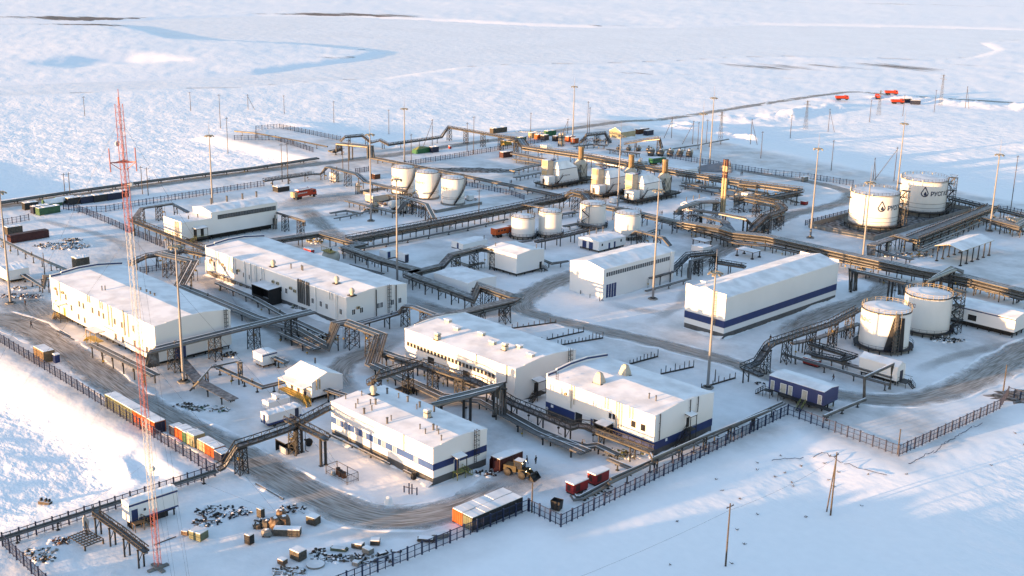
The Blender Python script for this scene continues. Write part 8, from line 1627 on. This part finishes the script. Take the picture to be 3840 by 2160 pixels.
# tangled barbed scrub wire outside the right fence
def brush(label, pts, seed=1):
    rg = random.Random(seed); P = [V3(p) for p in pts]; b = MB(); o = P[0]
    for a, c in zip(P, P[1:]):
        n = max(2, int((c-a).length/0.9)); pv = None
        for i in range(n+1):
            q = a.lerp(c, i/n) + Vector((rg.uniform(-0.25, 0.25), rg.uniform(-0.25, 0.25), 0)); q.z = gz(q.x, q.y) + rg.uniform(-0.05, 0.55)
            if pv is not None: b.bar(pv-o, q-o, 0.09)
            pv = q
    ob = b.build('razor_wire', STEELB); ob.location = (o.x, o.y, o.z); tag(ob, label, 'wire')
    ob.location.z = 0; 
brush('coil of old wire sagging on the snow outside the right fence', [(-117.1, 202.9), (-117.2, 206.1), (-111.4, 204.5), (-102.6, 205.9)], 4); brush('row of small wire arches on the snow', [(-121.9, 194.6), (-120.5, 197.6), (-118.1, 200.7)], 6); brush('broken wire coil climbing beside the lower right fence', [(-102.4, 213.9), (-101.7, 223.0), (-102.3, 229.3), (-102.3, 242.0), (-101.6, 245.0)], 8)

# dry tufts poking through the snow on the right-hand apron
rg = random.Random(12); b = MB(); cx_, cy_ = -95.0, 195.0
tx = np.array([rg.uniform(-128, -62) for _ in range(150)]); ty = np.array([rg.uniform(140, 300) for _ in range(150)]); ok = (sdf(tx, ty, PAD) > 4) & (vnoise(tx/22, ty/22, 5) > 0.52); tz = height(tx, ty)
for x, y, z, k in zip(tx, ty, tz, ok):
    if not k: continue
    for q in range(5):
        a = rg.uniform(0, 6.28); l = rg.uniform(0.15, 0.5); b.bar((x-cx_+rg.uniform(-0.2, 0.2), y-cy_+rg.uniform(-0.2, 0.2), z-0.05), (x-cx_+l*math.cos(a), y-cy_+l*math.sin(a), z+rg.uniform(0.1, 0.3)), 0.06)
o = b.build('grass_tufts', WOODG); o.location = (cx_, cy_, 0); tag(o, 'sparse dry tufts poking through the snow at lower right', 'grass', kind='stuff')

# ------------------------------------------------------------------ more process pipework and plant between the units
for lab, pts, n in (('low pipe row left of the compressors, upper', [(-390.1, 385.9, 1.2), (-377.8, 388.0, 1.2), (-365.4, 388.1, 1.2)], 4), ('low pipe row left of the compressors, lower', [(-357.7, 354.8, 1.4), (-358.3, 365.8, 1.4), (-358.6, 377.5, 1.4)], 4), ('pipe row behind the first compressor', [(-352.9, 401.3, 2.4), (-341.7, 402.7, 2.4)], 5), ('pipe row between the second and third compressor', [(-318.6, 388.1, 2.2), (-309.1, 382.3, 2.2)], 4), ('short pipe row before the middle compressor', [(-308.4, 367.3, 2.6), (-310.6, 377.3, 2.6), (-304.4, 375.7, 2.6)], 4), ('pipe row behind the third compressor', [(-315.1, 412.6, 2), (-305.8, 412.5, 2), (-295.7, 413.8, 2)], 5), ('pipe row right of the banded stack, back', [(-291.2, 415.1, 1.4), (-280.5, 411.2, 1.4), (-269.9, 411.7, 1.4)], 4), ('pipe row right of the banded stack, front', [(-274.0, 392.1, 1.2), (-264.5, 392.1, 1.2), (-257.7, 392.8, 1.2)], 4), ('pipe row at the end of the back rack', [(-266.7, 409.0, 1.2), (-258.6, 409.0, 1.2), (-252.4, 406.9, 1.2)], 3),
        ('pipe row behind the four middle tanks', [(-298.1, 311.7, 1.2), (-297.2, 321.3, 1.2), (-296.6, 327.2, 1.2)], 4), ('pipe row in front of the middle tanks', [(-277.3, 275.7, 1.4), (-276.1, 282.7, 1.4)], 3), ('pipe row under the shaded tank', [(-256.0, 314.4, 1.8), (-258.1, 327.0, 1.8)], 4), ('pipe row beside the pump house', [(-265.9, 342.7, 1.4), (-256.9, 340.5, 1.4), (-249.5, 340.0, 1.4)], 5), ('pipe row in the yard behind the flat basin', [(-273.9, 246.0, 1.2), (-266.6, 245.0, 1.2), (-266.2, 251.4, 1.2)], 3), ('pipe row beside the cream vessel', [(-308.8, 228.0, 1.6), (-300.1, 227.8, 1.6), (-291.0, 225.9, 1.6)], 4), ('pipe row right of the cream vessel', [(-292.0, 218.4, 1), (-283.5, 219.0, 1), (-276.9, 219.9, 1)], 3), ('pipe row before the walkway rack', [(-192.8, 361.3, 1.4), (-185.2, 359.6, 1.4), (-178.9, 359.3, 1.4)], 5), ('pipe row by the lettered tank walkway', [(-182.0, 370.3, 1.6), (-182.9, 385.9, 1.6), (-183.8, 399.4, 1.6)], 5), ('pipe row under the right edge rack', [(-184.9, 430.8, 1.4), (-178.8, 428.3, 1.4), (-172.0, 427.0, 1.4)], 5), ('pipe row at the far camp', [(-395.3, 432.5, 1.4), (-394.1, 443.6, 1.4), (-386.6, 446.9, 1.4)], 4), ('pipe row behind the long white shed', [(-379.5, 438.8, 1.6), (-369.9, 439.2, 1.6), (-361.6, 441.1, 1.6)], 5), ('pipe row beneath the long rack near the warehouse', [(-182.1, 332.7, 1.2), (-172.7, 332.1, 1.2), (-164.1, 332.2, 1.2)], 4), ('pipe row between the wooden hut and the street', [(-235.5, 152.8, 1.2), (-230.1, 153.3, 1.2)], 4), ('pipe row under the overhead bridge', [(-250.2, 165.0, 1.2), (-240.9, 164.6, 1.2), (-233.1, 164.3, 1.2)], 5), ('pipe row beside the maroon vessel cluster', [(-353.2, 256.3, 1), (-353.0, 263.3, 1), (-345.0, 264.5, 1)], 3)):
    rack(lab, pts, n, 0.15, 0.5, step=5)
def column(label, p, h, r, m=CREAM):
    t = thing('filter_vessel', label, 'vessel', (p[0], p[1], 0)); MB().lathe((0,0,0), [(r, 1.0), (r, h-r*0.6), (r*0.8, h-r*0.2), (0.0, h)], 16).build('shell', m, t, True)
    for a in range(4): f = a*math.pi/2+0.4; MB().box(r*0.8*math.cos(f)-0.09, r*0.8*math.cos(f)+0.09, r*0.8*math.sin(f)-0.09, r*0.8*math.sin(f)+0.09, -0.3, 1.05).build('leg', STEELD, t)
    b = MB(); ring(b, r+0.5, h*0.7, 0.06, 0.06, 14); ring(b, r+0.5, h*0.7+1, 0.06, 0.06, 14); ring(b, r, h*0.7-0.15, 0.55, 0.08, 14); b.box(-0.2, 0.2, -r-0.6, -r-0.5, 0, h*0.7+1); b.build('ladder_platform', STEEL, t)
    MB().tube([(0,0,h-0.1), (0,0,h+0.5), (r+0.6,0,h+0.5), (r+0.6,0,0.4)], 0.12, 6).build('outlet_pipe', GALV, t)
for lab, p, h, r in (('pale filter column left of two beside the far mast', (-406.7, 434.4), 6.5, 0.7), ('pale filter column right of two beside the far mast', (-405.7, 435.6), 6.5, 0.7), ('slim filter column between the first two compressors', (-330.2, 377.7), 5, 0.6), ('slim filter column behind the middle compressor', (-336.9, 411.5), 6, 0.7), ('filter column left of the banded stack', (-266.7, 372.0), 5, 0.8), ('filter column right of the banded stack', (-267.1, 386.2), 5.5, 0.8), ('slim column at the corner of the walkway rack', (-187.0, 376.6), 4, 0.6), ('slim column in the pipework before the bund', (-192.3, 367.5), 3.5, 0.6), ('squat column by the stair tanks pipework', (-347.9, 273.1), 4, 0.8), ('filter column at the end of the golden rack', (-378.4, 288.3), 4.5, 0.6)):
    column(lab, p, h, r)
for lab, dims, m in (('white pipe manifold box on the golden back rack', (-402.9, -398.9, 416.8, 420.8, 2.9), WHITE), ('small cream hut right of the middle compressor', (-333.4, -328.7, 421.8, 426.6, 2.1), CREAM), ('grey kiosk by the back fence', (-279.7, -278.3, 451.4, 454.7, 2.0), CONC), ('white kiosk among the pipes right of the banded stack', (-276.0, -273.0, 402.1, 406.4, 1.9), WHITE), ('cream shelter at the right edge behind the canopy', (-185.9, -182.1, 445.1, 451.5, 1.5), CREAM), ('small white kiosk behind the stair tanks', (-342.2, -340.5, 313.3, 315.8, 1.3), WHITE)):
    x0, x1, y0, y1, z = dims
    if x1-x0 > 0.8 and y1-y0 > 0.8: cabin('equipment_kiosk', lab, 'kiosk', (x0, x1, y0, y1, max(z, 2.0)), 'y', 0.1, 0.3, 'plinth', m)
